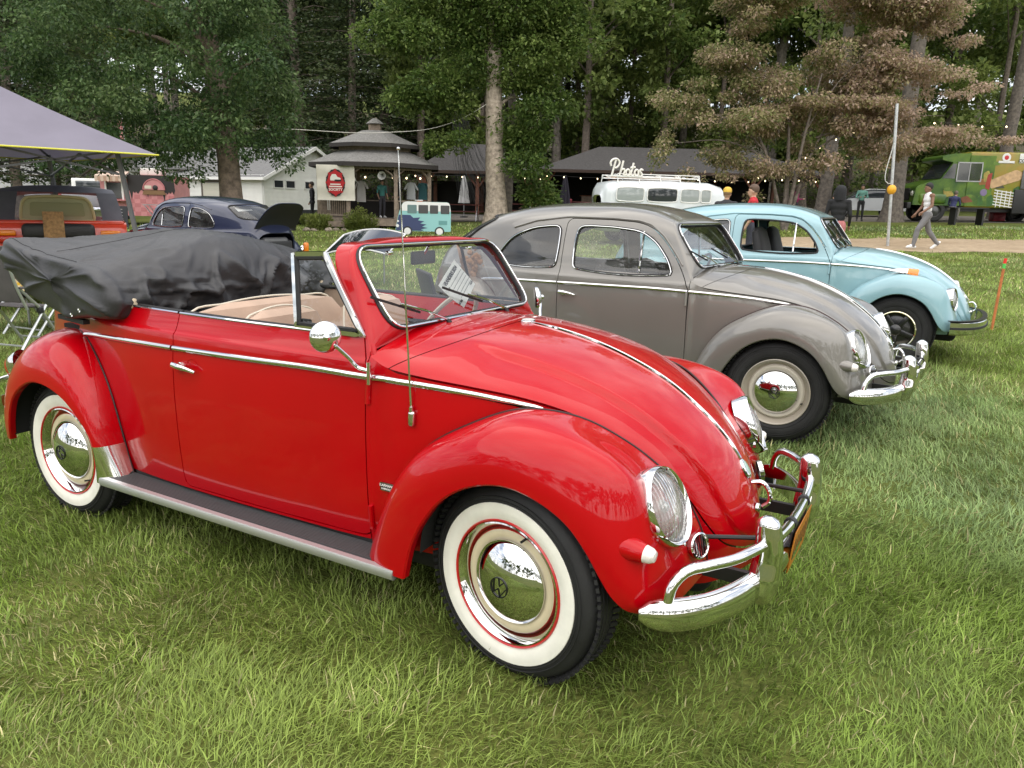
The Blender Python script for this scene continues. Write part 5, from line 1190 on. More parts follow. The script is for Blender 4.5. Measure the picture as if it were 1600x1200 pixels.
# undergrowth that closes the wood at ground level
cl_ = []
for k in range(560):
    u = g.uniform(-250, 1900); D = g.uniform(55, 100); p = place(u, D); R = g.uniform(.9, 2.0); cl_.append((p[0], p[1], p[2]+R*.55+ (g.uniform(0, 5.0) if k % 3 == 0 else 0), R*1.2, R*1.2, R, 105, g.uniform(0, 1)))
V, F, C = leaves(cl_, .30, 77, .1, .3, pal=FG); me = tint_mesh('undergrowth', V, F, C, leaf_m, False); o = bpy.data.objects.new('undergrowth', me); COL.objects.link(o); props(o, 'leafy undergrowth filling the wood between the trunks', 'undergrowth', kind='stuff')
# ------------------------------------------------------------------ the other two beetles of the row
GREY = paint('paint_grey', (.188, .178, .160), rough=.30, metal=.25)
grey_car, GB = beetle('grey_sedan', 'sedan', (.223, 3.015, .058), -.049, GREY, 'warm grey sedan with cream wheels parked between the red and light blue cars', style='plain', steer=.08, interior=(.06, .055, .05), spin=(.4, 1.9, .7, .2))
BLUE = paint('paint_blue', (.235, .40, .445))
blue_car, BB = beetle('light_blue_sedan', 'sedan', (.652, 6.125, .107), -.007, BLUE, 'light blue sedan with black wheels and amber signals, farthest of the row', style='custom', lamps='upright', bumper='euro', interior=(.012, .012, .013))
# ------------------------------------------------------------------ people: one continuous skin grown round a posed skeleton
def capsule(p, q, r0, r1, n=12):
    p, q = np.asarray(p, float), np.asarray(q, float); d = q-p; L = np.linalg.norm(d)+1e-9; t = d/L; pts, rr = [], []
    for a in np.linspace(-90, 0, 4)[:-1]: pts.append(p+t*r0*math.sin(math.radians(a))); rr.append(max(r0*math.cos(math.radians(a)), .001))
    for k in np.linspace(0, 1, 5): pts.append(p+d*k); rr.append(r0+(r1-r0)*k)
    for a in np.linspace(0, 90, 4)[1:]: pts.append(q+t*r1*math.sin(math.radians(a))); rr.append(max(r1*math.cos(math.radians(a)), .001))
    return tube(np.array(pts), 1.0, n, scale=rr)
def ellipsoid(c, r, n=14):
    a = np.linspace(-math.pi/2, math.pi/2, 9); V, F = lathe(np.stack([np.maximum(np.cos(a), .001), np.sin(a)], 1), n, 'z'); return V*np.asarray(r)+np.asarray(c), F+[tuple(range(n)), tuple(range(9*n-1, 8*n-1, -1))]
SKINS = {'brown': (.20, .105, .065), 'fair': (.50, .31, .22), 'tan': (.34, .20, .135)}
def person(loc, rz, label, pose='stand', top=(.1, .1, .1), legs=(.05, .05, .06), shoes=(.6, .6, .6), skin='fair', hair=(.03, .02, .015), H=1.72, sleeve='short', hat=None, hood=False, hairlen=0, shorts=False, voxel=.016, group=None, fingers=False):
    """local x to the person's front, y to the left"""
    k = H/1.75; root = empty('person', loc, rz, label, 'person', group)
    J = {}
    hip = .93; sway = 0
    if pose == 'walk':
        J.update(pel=(0, 0, .95), chest=(.02, 0, 1.30), neck=(.03, 0, 1.48), head=(.055, 0, 1.625), hl=(0, .09, .92), kl=(.24, .085, .52), al=(.30, .08, .105), tl=(.46, .085, .055), hr=(0, -.09, .92), kr=(-.14, -.09, .50), ar=(-.42, -.09, .155), tr=(-.27, -.10, .03), sl=(.01, .195, 1.435), el=(.02, .25, 1.16), wl=(.24, .26, 1.0), sr=(.02, -.195, 1.435), er=(.05, -.235, 1.15), wr=(.20, -.225, .96))
    elif pose == 'sit':
        J.update(pel=(0, 0, .50), chest=(.10, 0, .85), neck=(.18, 0, 1.02), head=(.24, 0, 1.15), hl=(.02, .1, .50), kl=(.44, .12, .50), al=(.42, .12, .10), tl=(.58, .13, .04), hr=(.02, -.1, .50), kr=(.44, -.12, .50), ar=(.42, -.12, .10), tr=(.58, -.13, .04), sl=(.12, .19, .97), el=(.20, .25, .70), wl=(.42, .15, .62), sr=(.12, -.19, .97), er=(.20, -.25, .70), wr=(.42, -.15, .62))
    else:
        J.update(pel=(0, 0, .95), chest=(.01, 0, 1.30), neck=(0, 0, 1.48), head=(.02, 0, 1.63), hl=(0, .09, .92), kl=(.02, .10, .50), al=(-.02, .11, .09), tl=(.13, .13, .04), hr=(0, -.09, .92), kr=(.02, -.10, .50), ar=(-.02, -.11, .09), tr=(.13, -.13, .04), sl=(0, .195, 1.43), el=(-.02, .255, 1.15), wl=(.10, .24, .93), sr=(0, -.195, 1.43), er=(-.02, -.255, 1.15), wr=(.10, -.24, .93))
        if pose == 'arms': J.update(el=(.06, .27, 1.14), wl=(.28, .12, 1.18), er=(.06, -.27, 1.14), wr=(.28, -.10, 1.16))
    J = {a: np.array(b)*k for a, b in J.items()}
    seg = []                       # (shape, p, q, region)
    def c(a, b, r0, r1, reg): seg.append((capsule(J[a] if isinstance(a, str) else a, J[b] if isinstance(b, str) else b, r0*k, r1*k), J[a] if isinstance(a, str) else np.array(a), J[b] if isinstance(b, str) else np.array(b), reg))
    loose = 1.12 if hood else 1.0
    up = (J['neck']-J['pel']); up /= np.linalg.norm(up)
    fw = np.array([up[2], 0, -up[0]])
    for f, w, d in ((0.0, .155, .115), (.25, .14, .105), (.5, .15, .11), (.72, .165, .118), (.88, .15, .10)):
        cc = J['pel']+(J['neck']-J['pel'])*f; seg.append((ellipsoid(cc, np.array([d, w, .115])*k*loose), cc, cc, 'legs' if f == 0 else 'top'))
    c('neck', J['neck']+(J['head']-J['neck'])*.35, .058, .052, 'skin'); c('sl', 'sr', .062, .062, 'top' if sleeve != 'tank' else 'skin')
    seg.append((ellipsoid(J['chest']+np.array([.0, 0, .06]), np.array([.112, .165, .15])*k*loose), J['chest'], J['chest'], 'top'))
    for s in 'lr':
        lg = 'legs'; loosel = 1.18 if legs[0] > .1 else 1.0
        c('h'+s, 'k'+s, .088*loosel, .060*loosel, lg); c('k'+s, J['k'+s]+(J['a'+s]-J['k'+s])*.3, .058*loosel, .062*loosel, 'skin' if shorts else lg); c(J['k'+s]+(J['a'+s]-J['k'+s])*.3, 'a'+s, .062*loosel, .042*loosel, 'skin' if shorts else lg)
        c('a'+s, 't'+s, .046, .036, 'shoes'); heel = J['a'+s]-(J['t'+s]-J['a'+s])*.35; heel[2] = J['t'+s][2]+.01 if pose != 'walk' or s == 'l' else heel[2]; c(heel, J['t'+s], .036, .032, 'shoes')
        sk = 'skin'; c('s'+s, 'e'+s, .050*loose, .040*loose, 'top' if sleeve != 'tank' else sk); c('e'+s, 'w'+s, .040*loose, .028*loose, 'top' if sleeve == 'long' else sk)
        d = J['w'+s]-J['e'+s]; d /= np.linalg.norm(d); side = np.cross(d, (0, 0, 1)); side /= np.linalg.norm(side)+1e-9; nrm = np.cross(side, d); palm = J['w'+s]+d*.055*k; c(J['w'+s], palm, .030, .034, sk)
        if fingers:
            inn = -1 if s == 'l' else 1
            for q, (off, ln) in enumerate(((-.028, .066), (-.009, .078), (.010, .074), (.028, .058))):
                b0 = palm+nrm*off*k+d*.02*k; m = b0+d*ln*.55*k+side*inn*.010*k; c(b0, m, .0098, .009, sk); c(m, m+d*ln*.42*k+side*inn*.026*k, .009, .0075, sk)
            b0 = J['w'+s]+d*.03*k-nrm*.026*k; m = b0+d*.030*k-nrm*.026*k; c(b0, m, .0115, .010, sk); c(m, m+d*.032*k-nrm*.004*k, .010, .008, sk)
        else: c(palm, palm+d*.075*k, .026, .016, sk)
    hd = J['head']; seg.append((ellipsoid(hd+np.array([0, 0, .02])*k, np.array([.098, .077, .118])*k), hd, hd, 'skin')); seg.append((ellipsoid(hd+np.array([.035, 0, -.055])*k, np.array([.062, .055, .062])*k), hd, hd, 'skin'))
    c(hd+np.array([.090, 0, .012])*k, hd+np.array([.108, 0, -.020])*k, .010, .014, 'skin')
    for s in (-1, 1): seg.append((ellipsoid(hd+np.array([-.005, .078*s, .0])*k, np.array([.018, .010, .030])*k), hd, hd, 'skin'))
    raw = mesh_data('body', *join(*[a[0] for a in seg]), True, None); o = bpy.data.objects.new('body', raw); COL.objects.link(o); o.parent = root
    md = o.modifiers.new('remesh', 'REMESH'); md.mode = 'VOXEL'; md.voxel_size = voxel if not fingers else .0095
    sm = o.modifiers.new('smooth', 'SMOOTH'); sm.iterations = 4 if not fingers else 5; sm.factor = .5
    dg = bpy.context.evaluated_depsgraph_get(); me = bpy.data.meshes.new_from_object(o.evaluated_get(dg)); o.modifiers.clear(); o.data = me; bpy.data.meshes.remove(raw)
    me.materials.clear()
    def cm(nm, col, r=.85): return mat('%s_%d_%d_%d' % (nm, col[0]*255, col[1]*255, col[2]*255), col, rough=r, var=.16, vscale=9, bump=.12, bscale=35)
    regs = ['skin', 'top', 'legs', 'shoes']
    for m in (cm('skin', SKINS[skin], .55), cm('cloth', top), cm('trousers', legs), cm('shoe', shoes)): me.materials.append(m)
    n = len(me.polygons); C = np.empty(n*3); me.polygons.foreach_get('center', C); C = C.reshape(-1, 3); best = np.full(n, 1e9); lab = np.zeros(n, int)
    rad = {'skin': .0, 'top': .0, 'legs': .0, 'shoes': .0}
    for VF, p, q, reg in seg:
        e = q-p; ee = e@e
        if ee < 1e-9: cc = VF[0].mean(0); sz = (VF[0].max(0)-VF[0].min(0))/2+1e-6; dd = (np.sqrt((((C-cc)/sz)**2).sum(1))-1)*sz.min()
        else:
            t = np.clip(((C-p)@e)/ee, 0, 1); rr = (VF[0]-p)-np.outer(np.clip(((VF[0]-p)@e)/ee, 0, 1), e); dd = np.linalg.norm(C-p-t[:, None]*e, axis=1)-np.median(np.linalg.norm(rr, axis=1))*.9
        u = dd < best; best[u] = dd[u]; lab[u] = regs.index(reg)
    me.polygons.foreach_set('material_index', lab.astype(np.int32)); me.polygons.foreach_set('use_smooth', np.ones(n, bool)); me.update()
    # hair, cap, hood, eyes
    hm = cm('hair', hair, .7)
    if hood:
        P = np.array([[np.array([r*math.cos(t)*1.05-.02, r*math.sin(t)*.92, z])*k for t in np.linspace(.55, 2*math.pi-.55, 20)] for r, z in ((.13, -.17), (.135, -.10), (.13, 0), (.128, .08), (.10, .135), (.05, .16), (.005, .168))]); obj('hood', ((P+hd).reshape(-1, 3), grid_faces(7, 20)), MATS['cloth_%d_%d_%d' % (top[0]*255, top[1]*255, top[2]*255)], root)
    else:
        a = np.linspace(0, 2*math.pi, 22, endpoint=False); rows = []
        for z, r in ((-.03-.10*hairlen, .9), (.02, 1.03), (.07, .98), (.105, .78), (.132, .45), (.142, .02)):
            x = np.cos(a); cut = np.where((x > .35) & (z < .06), .05, 0); rows.append(np.stack([.103*r*x-.012, .084*r*np.sin(a), np.full(22, z)+cut+.02], 1)*k+hd)
        obj('hair', (np.array(rows).reshape(-1, 3), grid_faces(6, 22, False, True, True)), hm, root)
        if hairlen: obj('long_hair', capsule(hd+np.array([-.075, 0, .0])*k, hd+np.array([-.11, 0, -.22])*k, .07*k, .045*k), hm, root)
    if hat:
        a = np.linspace(0, 2*math.pi, 24, endpoint=False); rows = [np.stack([.112*r*np.cos(a)-.005, .092*r*np.sin(a), np.full(24, z)], 1)*k+hd for z, r in ((.045, 1.0), (.09, .99), (.13, .82), (.155, .5), (.163, .02))]; hc = cm('cap', hat)
        cp = obj('cap', (np.array(rows).reshape(-1, 3), grid_faces(5, 24, False, True, True)), hc, root); obj('cap_peak', ellipsoid(hd+np.array([.13, 0, .055])*k, np.array([.075, .07, .008])*k), hc, cp)
    for s in (-1, 1): obj('eye', ellipsoid(hd+np.array([.089, .031*s, .022])*k, np.array([.010, .012, .007])*k, 8), mat('eye_dark', (.02, .015, .012), rough=.2), root)
    obj('mouth', ellipsoid(hd+np.array([.092, 0, -.062])*k, np.array([.006, .022, .004])*k, 8), mat('lip', (.28, .10, .085), rough=.5), root)
    return root
def heading(right, away): return math.atan2(right*(-math.cos(YAW))+away*math.sin(YAW), right*math.sin(YAW)+away*math.cos(YAW))
L_, R_D, AW, TO = heading(-1, 0), heading(1, 0), heading(0, 1), heading(0, -1)
person(ground_at(1441, 390), heading(-1, .05), 'walking man in a white tank top and grey sweatpants on the dirt path', 'walk', (.72, .72, .74), (.17, .165, .17), (.75, .75, .75), 'brown', (.012, .011, .011), 1.77, 'tank', fingers=True)
person(place(1310, 17.5), heading(.5, .9), 'person in a hooded black jacket standing behind the light blue sedan', 'stand', (.012, .012, .014), (.45, .16, .16), (.05, .05, .05), 'tan', H=1.72, sleeve='long', hood=True, shorts=True)
person(place(1134, 16.5), heading(.4, .8), 'person in a yellow cap beyond the light blue roof', 'stand', (.03, .03, .035), (.05, .05, .07), skin='fair', hat=(.62, .40, .06), hair=(.20, .12, .06), H=1.68)
person(place(1176, 16.3), heading(-.9, .3), 'bearded man in a red shirt beyond the light blue roof', 'stand', (.45, .02, .03), (.05, .05, .07), skin='fair', hair=(.10, .06, .04), H=1.74)
person(ground_at(1342, 346), heading(-.3, -.9), 'person in a teal jacket and black trousers by the parked white car', 'arms', (.12, .27, .23), (.015, .015, .017), (.03, .03, .03), 'tan', H=1.72, sleeve='long', voxel=.022)
person(place(1242, 34), heading(.8, -.4), 'person in a magenta top standing by the shelter post', 'arms', (.30, .02, .12), (.03, .03, .04), skin='fair', hair=(.06, .04, .03), hairlen=1, H=1.66, sleeve='long', voxel=.022)
person(place(1306, 42), heading(.1, -1), 'dark clothed person far off beside the white car', 'stand', (.05, .05, .05), (.03, .03, .03), skin='tan', H=1.7, voxel=.024)
person(place(488, 34.0), heading(-1, -.2), 'person dressed in black beside the white house steps', 'stand', (.010, .010, .014), (.012, .012, .014), (.02, .02, .02), 'tan', H=1.78, sleeve='long', voxel=.022)
# seated person with curly hair in a folding chair between the red and grey cars

# ------------------------------------------------------------------ buildings and background things (local x right, y away, z up)
white_paint = mat('house_white', (.80, .80, .77), rough=.6, var=.05, vscale=2.0); trim_w = mat('trim_white', (.74, .74, .72), rough=.5)
roof_grey = mat('roof_shingle', (.185, .18, .17), rough=.92, var=.35, vscale=14, bump=.8, bscale=30); roof_dark = mat('roof_dark', (.062, .058, .057), rough=.92, var=.3, vscale=10, bump=.6, bscale=24)
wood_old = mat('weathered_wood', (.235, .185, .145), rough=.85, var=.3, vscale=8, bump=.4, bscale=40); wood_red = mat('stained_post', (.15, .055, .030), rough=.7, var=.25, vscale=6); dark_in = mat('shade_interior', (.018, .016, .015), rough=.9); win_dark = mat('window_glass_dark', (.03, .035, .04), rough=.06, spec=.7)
black_m = mat('matt_black', (.014, .014, .015), rough=.55); steel = mat('grey_steel', (.38, .38, .39), rough=.38, metal=.8)
def roofsheet(quad, t=.10):
    """sloping slab from four corners"""
    Q = np.array(quad, float); return join((np.vstack([Q, Q-np.array([0, 0, t])]), [(0, 1, 2, 3), (7, 6, 5, 4)]+[(i, i+4, (i+1) % 4+4, (i+1) % 4) for i in range(4)]))
# --- white house: front wall runs left from the corner, gable end turned to the right
p = place(413, 39.0); hs = empty('white_house', p, RZ-math.radians(26), 'low white house with lap siding and a gable end behind the big tree', 'house')
z0, wh, L1, L2 = .42, 1.68, 7.0, 7.0
obj('wall', box(-L1/2, .01, z0+wh/2, L1, .02, wh), white_paint, hs, smooth=False); obj('gable_wall', prism([(0, z0), (L2, z0), (L2, z0+wh), (L2/2, z0+wh+1.5), (0, z0+wh)], -.02, -.001, 'x'), white_paint, hs, smooth=False)
bh = .212
for i in range(8):
    zz = z0+i*bh; obj('siding_board', box(-L1/2-.0, -.012, zz+bh/2-.004, L1, .016+.006*(i % 2), bh-.012), white_paint, hs, smooth=False)
for i in range(14):
    zz = z0+i*bh; y0 = max(0, (zz+bh-z0-wh)/1.5*L2/2) if zz+bh > z0+wh else 0
    if L2-2*y0 < .4: break
    obj('siding_board', box(.010, L2/2, zz+bh/2-.004, .016, L2-2*y0, bh-.012), white_paint, hs, smooth=False)
obj('corner_board', box(.012, -.012, z0+wh/2, .05, .05, wh+.02), trim_w, hs, smooth=False); obj('downpipe', tube([(-.10, -.06, z0+wh-.02), (-.05, -.07, z0+wh-.18), (-.05, -.07, z0)], .03, 8), trim_w, hs)
obj('foundation', box(-L1/2, L2/2, z0/2-.05, L1-.1, L2-.1, z0+.1), mat('block_grey', (.28, .29, .30), rough=.9, var=.2), hs, smooth=False); obj('skirt_board', box(.03, 2.6, z0-.12, .04, 5.0, .30), mat('skirt_dark', (.03, .032, .036), rough=.7), hs, smooth=False)
rz0, rp = z0+wh-.03, z0+wh+1.5
rf = obj('roof', join(roofsheet([(.35, -.35, rz0-.12), (.35, L2/2, rp+.06), (-L1, L2/2, rp+.06), (-L1, -.35, rz0-.12)]), roofsheet([(.35, L2/2, rp+.06), (.35, L2+.35, rz0-.12), (-L1, L2+.35, rz0-.12), (-L1, L2/2, rp+.06)])), mat('roof_light', (.16, .16, .16), rough=.9, var=.2, vscale=10), hs, smooth=False)
obj('fascia', join(bar((.36, -.36, rz0-.18), (.36, L2/2, rp-.02), .04, .16), bar((.36, L2/2, rp-.02), (.36, L2+.36, rz0-.18), .04, .16), bar((-L1, -.37, rz0-.16), (.36, -.37, rz0-.16), .04, .14)), trim_w, rf, smooth=False)
for y, w in ((1.0, .62), (1.85, .62), (3.2, .5), (4.3, .5)):
    w_ = empty('window', (.02, y, z0+1.28)); w_.parent = hs; obj('pane', box(.012, 0, 0, .01, w, .34), win_dark, w_, smooth=False); obj('frame', join(box(.02, 0, .19, .04, w+.1, .05), box(.02, 0, -.19, .05, w+.1, .05), box(.02, -w/2-.03, 0, .04, .05, .40), box(.02, w/2+.03, 0, .04, .05, .40)), trim_w, w_, smooth=False)
gdr = empty('garage_door', (-3.3, -.03, z0+.62)); gdr.parent = hs
for k in range(4): obj('door_panel', box(0, -.01-.004*(k % 2), -.48+k*.32, 1.5, .04, .312), mat('cream_panel', (.55, .53, .45), rough=.6), gdr, smooth=False)
obj('door_frame', join(box(-.80, -.02, .06, .10, .06, 1.5), box(.80, -.02, .06, .10, .06, 1.5), box(0, -.02, .72, 1.5, .06, .10)), mat('frame_brown', (.12, .10, .085), rough=.7), gdr, smooth=False)
dw = empty('window', (-5.4, -.03, z0+1.0)); dw.parent = hs; obj('pane', box(0, 0, 0, .5, .03, .6), win_dark, dw, smooth=False); obj('window_box', box(0, -.12, -.42, .6, .2, .16), black_m, dw, smooth=False)
# hand rail by the back steps
hr = empty('hand_rail', place(461, 37.6), RZ, 'black hooped hand rail at the white house steps', 'rail'); obj('hoop', tube(spline([(-.11, 0, 0), (-.11, 0, .62), (-.08, 0, .70), (.08, 0, .70), (.11, 0, .62), (.11, 0, 0)], 30), .016, 6), black_m, hr); obj('foot_plate', box(0, 0, .012, .34, .08, .02), black_m, hr, smooth=False)
# porch wing to the left, with railing
p = place(268, 42.0); pw = empty('porch_house', p, RZ, 'cream house wing with a dark railing beside the pink trailer', 'house')
obj('wall', box(.2, 1.5, 1.3, 3.4, 3.0, 2.6), mat('cream_wall', (.50, .49, .44), rough=.7, var=.06), pw, smooth=False); obj('roof', roofsheet([(-1.8, -.3, 2.5), (2.2, -.3, 2.5), (2.2, 2.0, 3.4), (-1.8, 2.0, 3.4)]), mat('roof_light', (.16, .16, .16)), pw, smooth=False)
for k in range(14): obj('baluster', box(-.3+k*.13, -.35, .85, .035, .035, .75), mat('rail_grey', (.10, .10, .10), rough=.7), pw, smooth=False)
obj('top_rail', box(.55, -.35, 1.25, 1.9, .06, .05), mat('rail_grey', (.10, .10, .10)), pw, smooth=False); d_ = obj('door', box(.75, -.02, 1.25, .7, .05, 1.7), mat('door_dark', (.05, .05, .055), rough=.5), pw, smooth=False); obj('door_pane', box(.75, -.05, 1.6, .5, .02, .7), win_dark, d_, smooth=False)
wn_ = obj('window', box(-.7, -.02, 1.7, .6, .05, .6), win_dark, pw, smooth=False); obj('window_frame', join(box(-.7, -.03, 2.03, .72, .05, .06), box(-.7, -.03, 1.37, .72, .06, .06), box(-1.03, -.03, 1.7, .06, .05, .6), box(-.37, -.03, 1.7, .06, .05, .6)), trim_w, wn_, smooth=False)
# distant white shed and striped stall at far left
p = place(40, 60.0); sh_ = empty('metal_shed', p, RZ+.3, 'distant white metal shed roof left of the lamp post', 'shed'); obj('wall', box(0, 1.5, 1.4, 7, 3, 2.8), mat('shed_wall', (.62, .63, .64), rough=.6), sh_, smooth=False); obj('roof', roofsheet([(-3.7, -.2, 2.8), (3.7, -.2, 2.8), (3.4, 1.8, 4.6), (-3.4, 1.8, 4.6)]), mat('shed_roof', (.60, .62, .66), rough=.4), sh_, smooth=False)
p = place(140, 50.0); cot = empty('cottage', p, RZ, 'small white cottage with a striped awning beyond the pickup', 'house'); obj('wall', box(0, 1.5, 1.5, 3.6, 3, 3.0), white_paint, cot, smooth=False); obj('roof', join(prism([(-2.0, 2.9), (0, 4.3), (2.0, 2.9)], -.3, 3.2)), roof_grey, cot, smooth=False)
for k in range(3): w_ = obj('window', box(-1.1+k*1.0, -.02, 1.75, .6, .04, .8), win_dark, cot, smooth=False); obj('window_frame', join(box(-1.1+k, -.04, 2.18, .72, .05, .07), box(-1.1+k, -.04, 1.32, .72, .06, .07)), trim_w, w_, smooth=False)
for k in range(8):
    obj('awning_strip', roofsheet([(-2.0+k*.5, -1.5, 2.45), (-1.5+k*.5, -1.5, 2.45), (-1.5+k*.5, 0, 2.85), (-2.0+k*.5, 0, 2.85)], .03), mat('awning_white', (.72, .72, .72), rough=.8) if k % 2 else mat('awning_blue', (.32, .36, .45), rough=.8), cot, smooth=False)
# --- gazebo
p = place(588, 33.6); gzb = empty('gazebo', p, RZ+math.radians(2), 'weathered wooden gazebo with a two tier shingled roof behind the red windshield', 'gazebo')
def octa(r, z, ph=math.radians(22.5), n=8): return np.array([(r*math.cos(ph+2*math.pi*k/n), r*math.sin(ph+2*math.pi*k/n), z) for k in range(n)])
def ring_faces(A, B): return np.vstack([A, B]), [(i, (i+1) % 8, (i+1) % 8+8, i+8) for i in range(8)]
ph = math.radians(22.5+4)
lr_ = obj('lower_roof', join(ring_faces(octa(2.80, 2.46, ph), octa(1.55, 2.98, ph)), (octa(2.80, 2.44, ph), [tuple(range(7, -1, -1))])), roof_grey, gzb, smooth=False); obj('eave_fascia', ring_faces(octa(2.81, 2.30, ph), octa(2.81, 2.47, ph)), mat('fascia_dark', (.035, .03, .028), rough=.8), lr_, smooth=False)
obj('clerestory', ring_faces(octa(1.55, 2.95, ph), octa(1.55, 3.18, ph)), wood_old, gzb, smooth=False)
ur_ = obj('upper_roof', join(ring_faces(octa(1.95, 3.24, ph), octa(.55, 3.82, ph)), (octa(1.95, 3.22, ph), [tuple(range(7, -1, -1))]), (octa(.56, 3.82, ph), [tuple(range(8))])), roof_grey, gzb, smooth=False); obj('eave_fascia', ring_faces(octa(1.96, 3.10, ph), octa(1.96, 3.25, ph)), MATS['fascia_dark'], ur_, smooth=False)
cu_ = obj('cupola', join(box(0, 0, 3.94, .48, .48, .32)), wood_old, ur_, smooth=False); obj('cupola_roof', join(ring_faces(octa(.40, 4.10, ph), octa(.10, 4.32, ph)), (octa(.40, 4.09, ph), [tuple(range(7, -1, -1))]), (octa(.10, 4.32, ph), [tuple(range(8))])), roof_grey, ur_, smooth=False)
for i, c_ in enumerate(octa(2.42, 0, ph)):
    n_ = octa(2.42, 0, ph)[(i+1) % 8]; obj('post', box(c_[0], c_[1], 1.38, .14, .14, 2.15), wood_old, gzb, smooth=False)
    mid = (c_+n_)/2; tdir = (n_-c_)/np.linalg.norm(n_-c_)
    for s_, cc in ((1, c_), (-1, n_)): obj('bracket', tube(spline([cc+tdir*s_*.06+np.array([0, 0, 1.80]), cc+tdir*s_*.16+np.array([0, 0, 2.02]), cc+tdir*s_*.42+np.array([0, 0, 2.20])], 8), .035, 5), wood_old, gzb)
    obj('frieze_rail', bar(c_+np.array([0, 0, 2.24]), n_+np.array([0, 0, 2.24]), .05, .06), wood_old, gzb, smooth=False)
    for q in range(1, 14): pp = c_+(n_-c_)*q/14; obj('spindle', box(pp[0], pp[1], 2.33, .035, .035, .14), wood_old, gzb, smooth=False)
    if i in (5,): continue
    obj('hand_rail', bar(c_+np.array([0, 0, 1.02]), n_+np.array([0, 0, 1.02]), .08, .06), wood_old, gzb, smooth=False); obj('bottom_rail', bar(c_+np.array([0, 0, .42]), n_+np.array([0, 0, .42]), .06, .06), wood_old, gzb, smooth=False)
    if mid[1] < 1.2:
        for q in range(1, 15): pp = c_+(n_-c_)*q/15; obj('baluster', box(pp[0], pp[1], .70, .05, .03, .60), wood_old, gzb, smooth=False)
obj('deck', join(ring_faces(octa(2.55, .05, ph), octa(2.55, .32, ph)), (octa(2.55, .32, ph), [tuple(range(8))])), wood_old, gzb, smooth=False); obj('step', box(-.9, -2.75, .10, 1.1, .5, .2), wood_old, gzb, smooth=False)
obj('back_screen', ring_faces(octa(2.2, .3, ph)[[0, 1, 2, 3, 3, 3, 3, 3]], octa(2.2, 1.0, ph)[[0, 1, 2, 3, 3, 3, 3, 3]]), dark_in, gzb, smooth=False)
# banner on the gazebo
q = np.array(p)+np.array(Matrix.Rotation(RZ, 3, 'Z')@Vector((-1.15+.02, -2.50, 0)))
bn = empty('society_banner', (q[0], q[1], p[2]+1.66), RZ, 'square white banner with a red and black oval hung on the gazebo', 'banner')
P = np.array([[(x, .02*math.sin(5*x+2*z)+.015*math.sin(9*z), z) for x in np.linspace(-.74, .74, 16)] for z in np.linspace(-.67, .67, 14)]); V, F = grid_mesh(P); obj('cloth', join((V, F), (V+np.array([0, .012, 0]), [tuple(reversed(f)) for f in F])), mat('banner_cloth', (.66, .63, .55), rough=.9, var=.05), bn)
def disc(rx, rz_, y, n=40): a = np.linspace(0, 2*math.pi, n, endpoint=False); return prism(np.stack([rx*np.cos(a), rz_*np.sin(a)], 1), y, y+.004)
obj('oval_border', disc(.37, .51, -.045), mat('banner_black', (.02, .018, .018), rough=.8), bn, smooth=False); obj('oval', disc(.325, .46, -.050), mat('banner_red', (.42, .015, .02), rough=.8), bn, smooth=False)
for k in range(16):
    a = 2*math.pi*k/16; obj('oval_tooth', xf(prism([(-.035, -.04), (.035, -.04), (.035, .04), (-.035, .04)], -.055, -.052), Matrix.Rotation(-a, 3, 'Y'), (.345*math.cos(a), 0, .485*math.sin(a))), MATS['banner_black'] if k % 2 else MATS['banner_red'], bn, smooth=False)
inkw = mat('banner_white_ink', (.70, .68, .62), rough=.85)
letters('SOCIETY', .135, inkw, bn, frame_m((0, -.056, -.26), (1, 0, 0), (0, 0, 1)), bold=.004)
for z, w in ((-.06, .40), (-.145, .50)): obj('printed_line', box(0, -.055, z, w, .003, .045), inkw, bn, smooth=False)
obj('printed_car', prism(roundpoly([(-.2, .08), (.22, .08), (.2, .18), (.08, .22), (.02, .32), (-.12, .32), (-.2, .2)], .03), -.056, -.053), inkw, bn, smooth=False); obj('printed_shadow', prism(roundpoly([(-.05, .05), (.22, .05), (.24, .12), (-.02, .12)], .02), -.060, -.057), MATS['banner_black'], bn, smooth=False)
# loudspeaker in the gazebo, people inside, sign
qh = lambda x, y, z=0: tuple(np.array(p)+np.array(Matrix.Rotation(RZ, 3, 'Z')@Vector((x, y, z))))
spk = empty('horn_speaker', qh(.62, -2.15, 1.98), RZ, 'round grey horn loudspeaker under the gazebo eave', 'speaker'); obj('cone', lathe([(.16, -.10), (.14, -.09), (.06, .05), (.05, .10), (0, .11)], 24, 'y'), mat('speaker_grey', (.42, .42, .40), rough=.5), spk); obj('driver', lathe([(.05, .05), (.055, .16), (0, .17)], 16, 'y'), black_m, spk); obj('mount', bar((0, .08, .02), (0, .08, .32), .03), black_m, spk)
person(qh(.35, -.6, .32), heading(.6, -.7), 'person in a teal shirt inside the gazebo', 'stand', (.05, .20, .19), (.04, .04, .05), skin='tan', H=1.55, voxel=.024); person(qh(.95, -.2, .32), heading(-.6, -.5), 'person in a dark jacket inside the gazebo', 'stand', (.02, .02, .025), (.02, .02, .02), skin='tan', H=1.7, sleeve='long', voxel=.024)
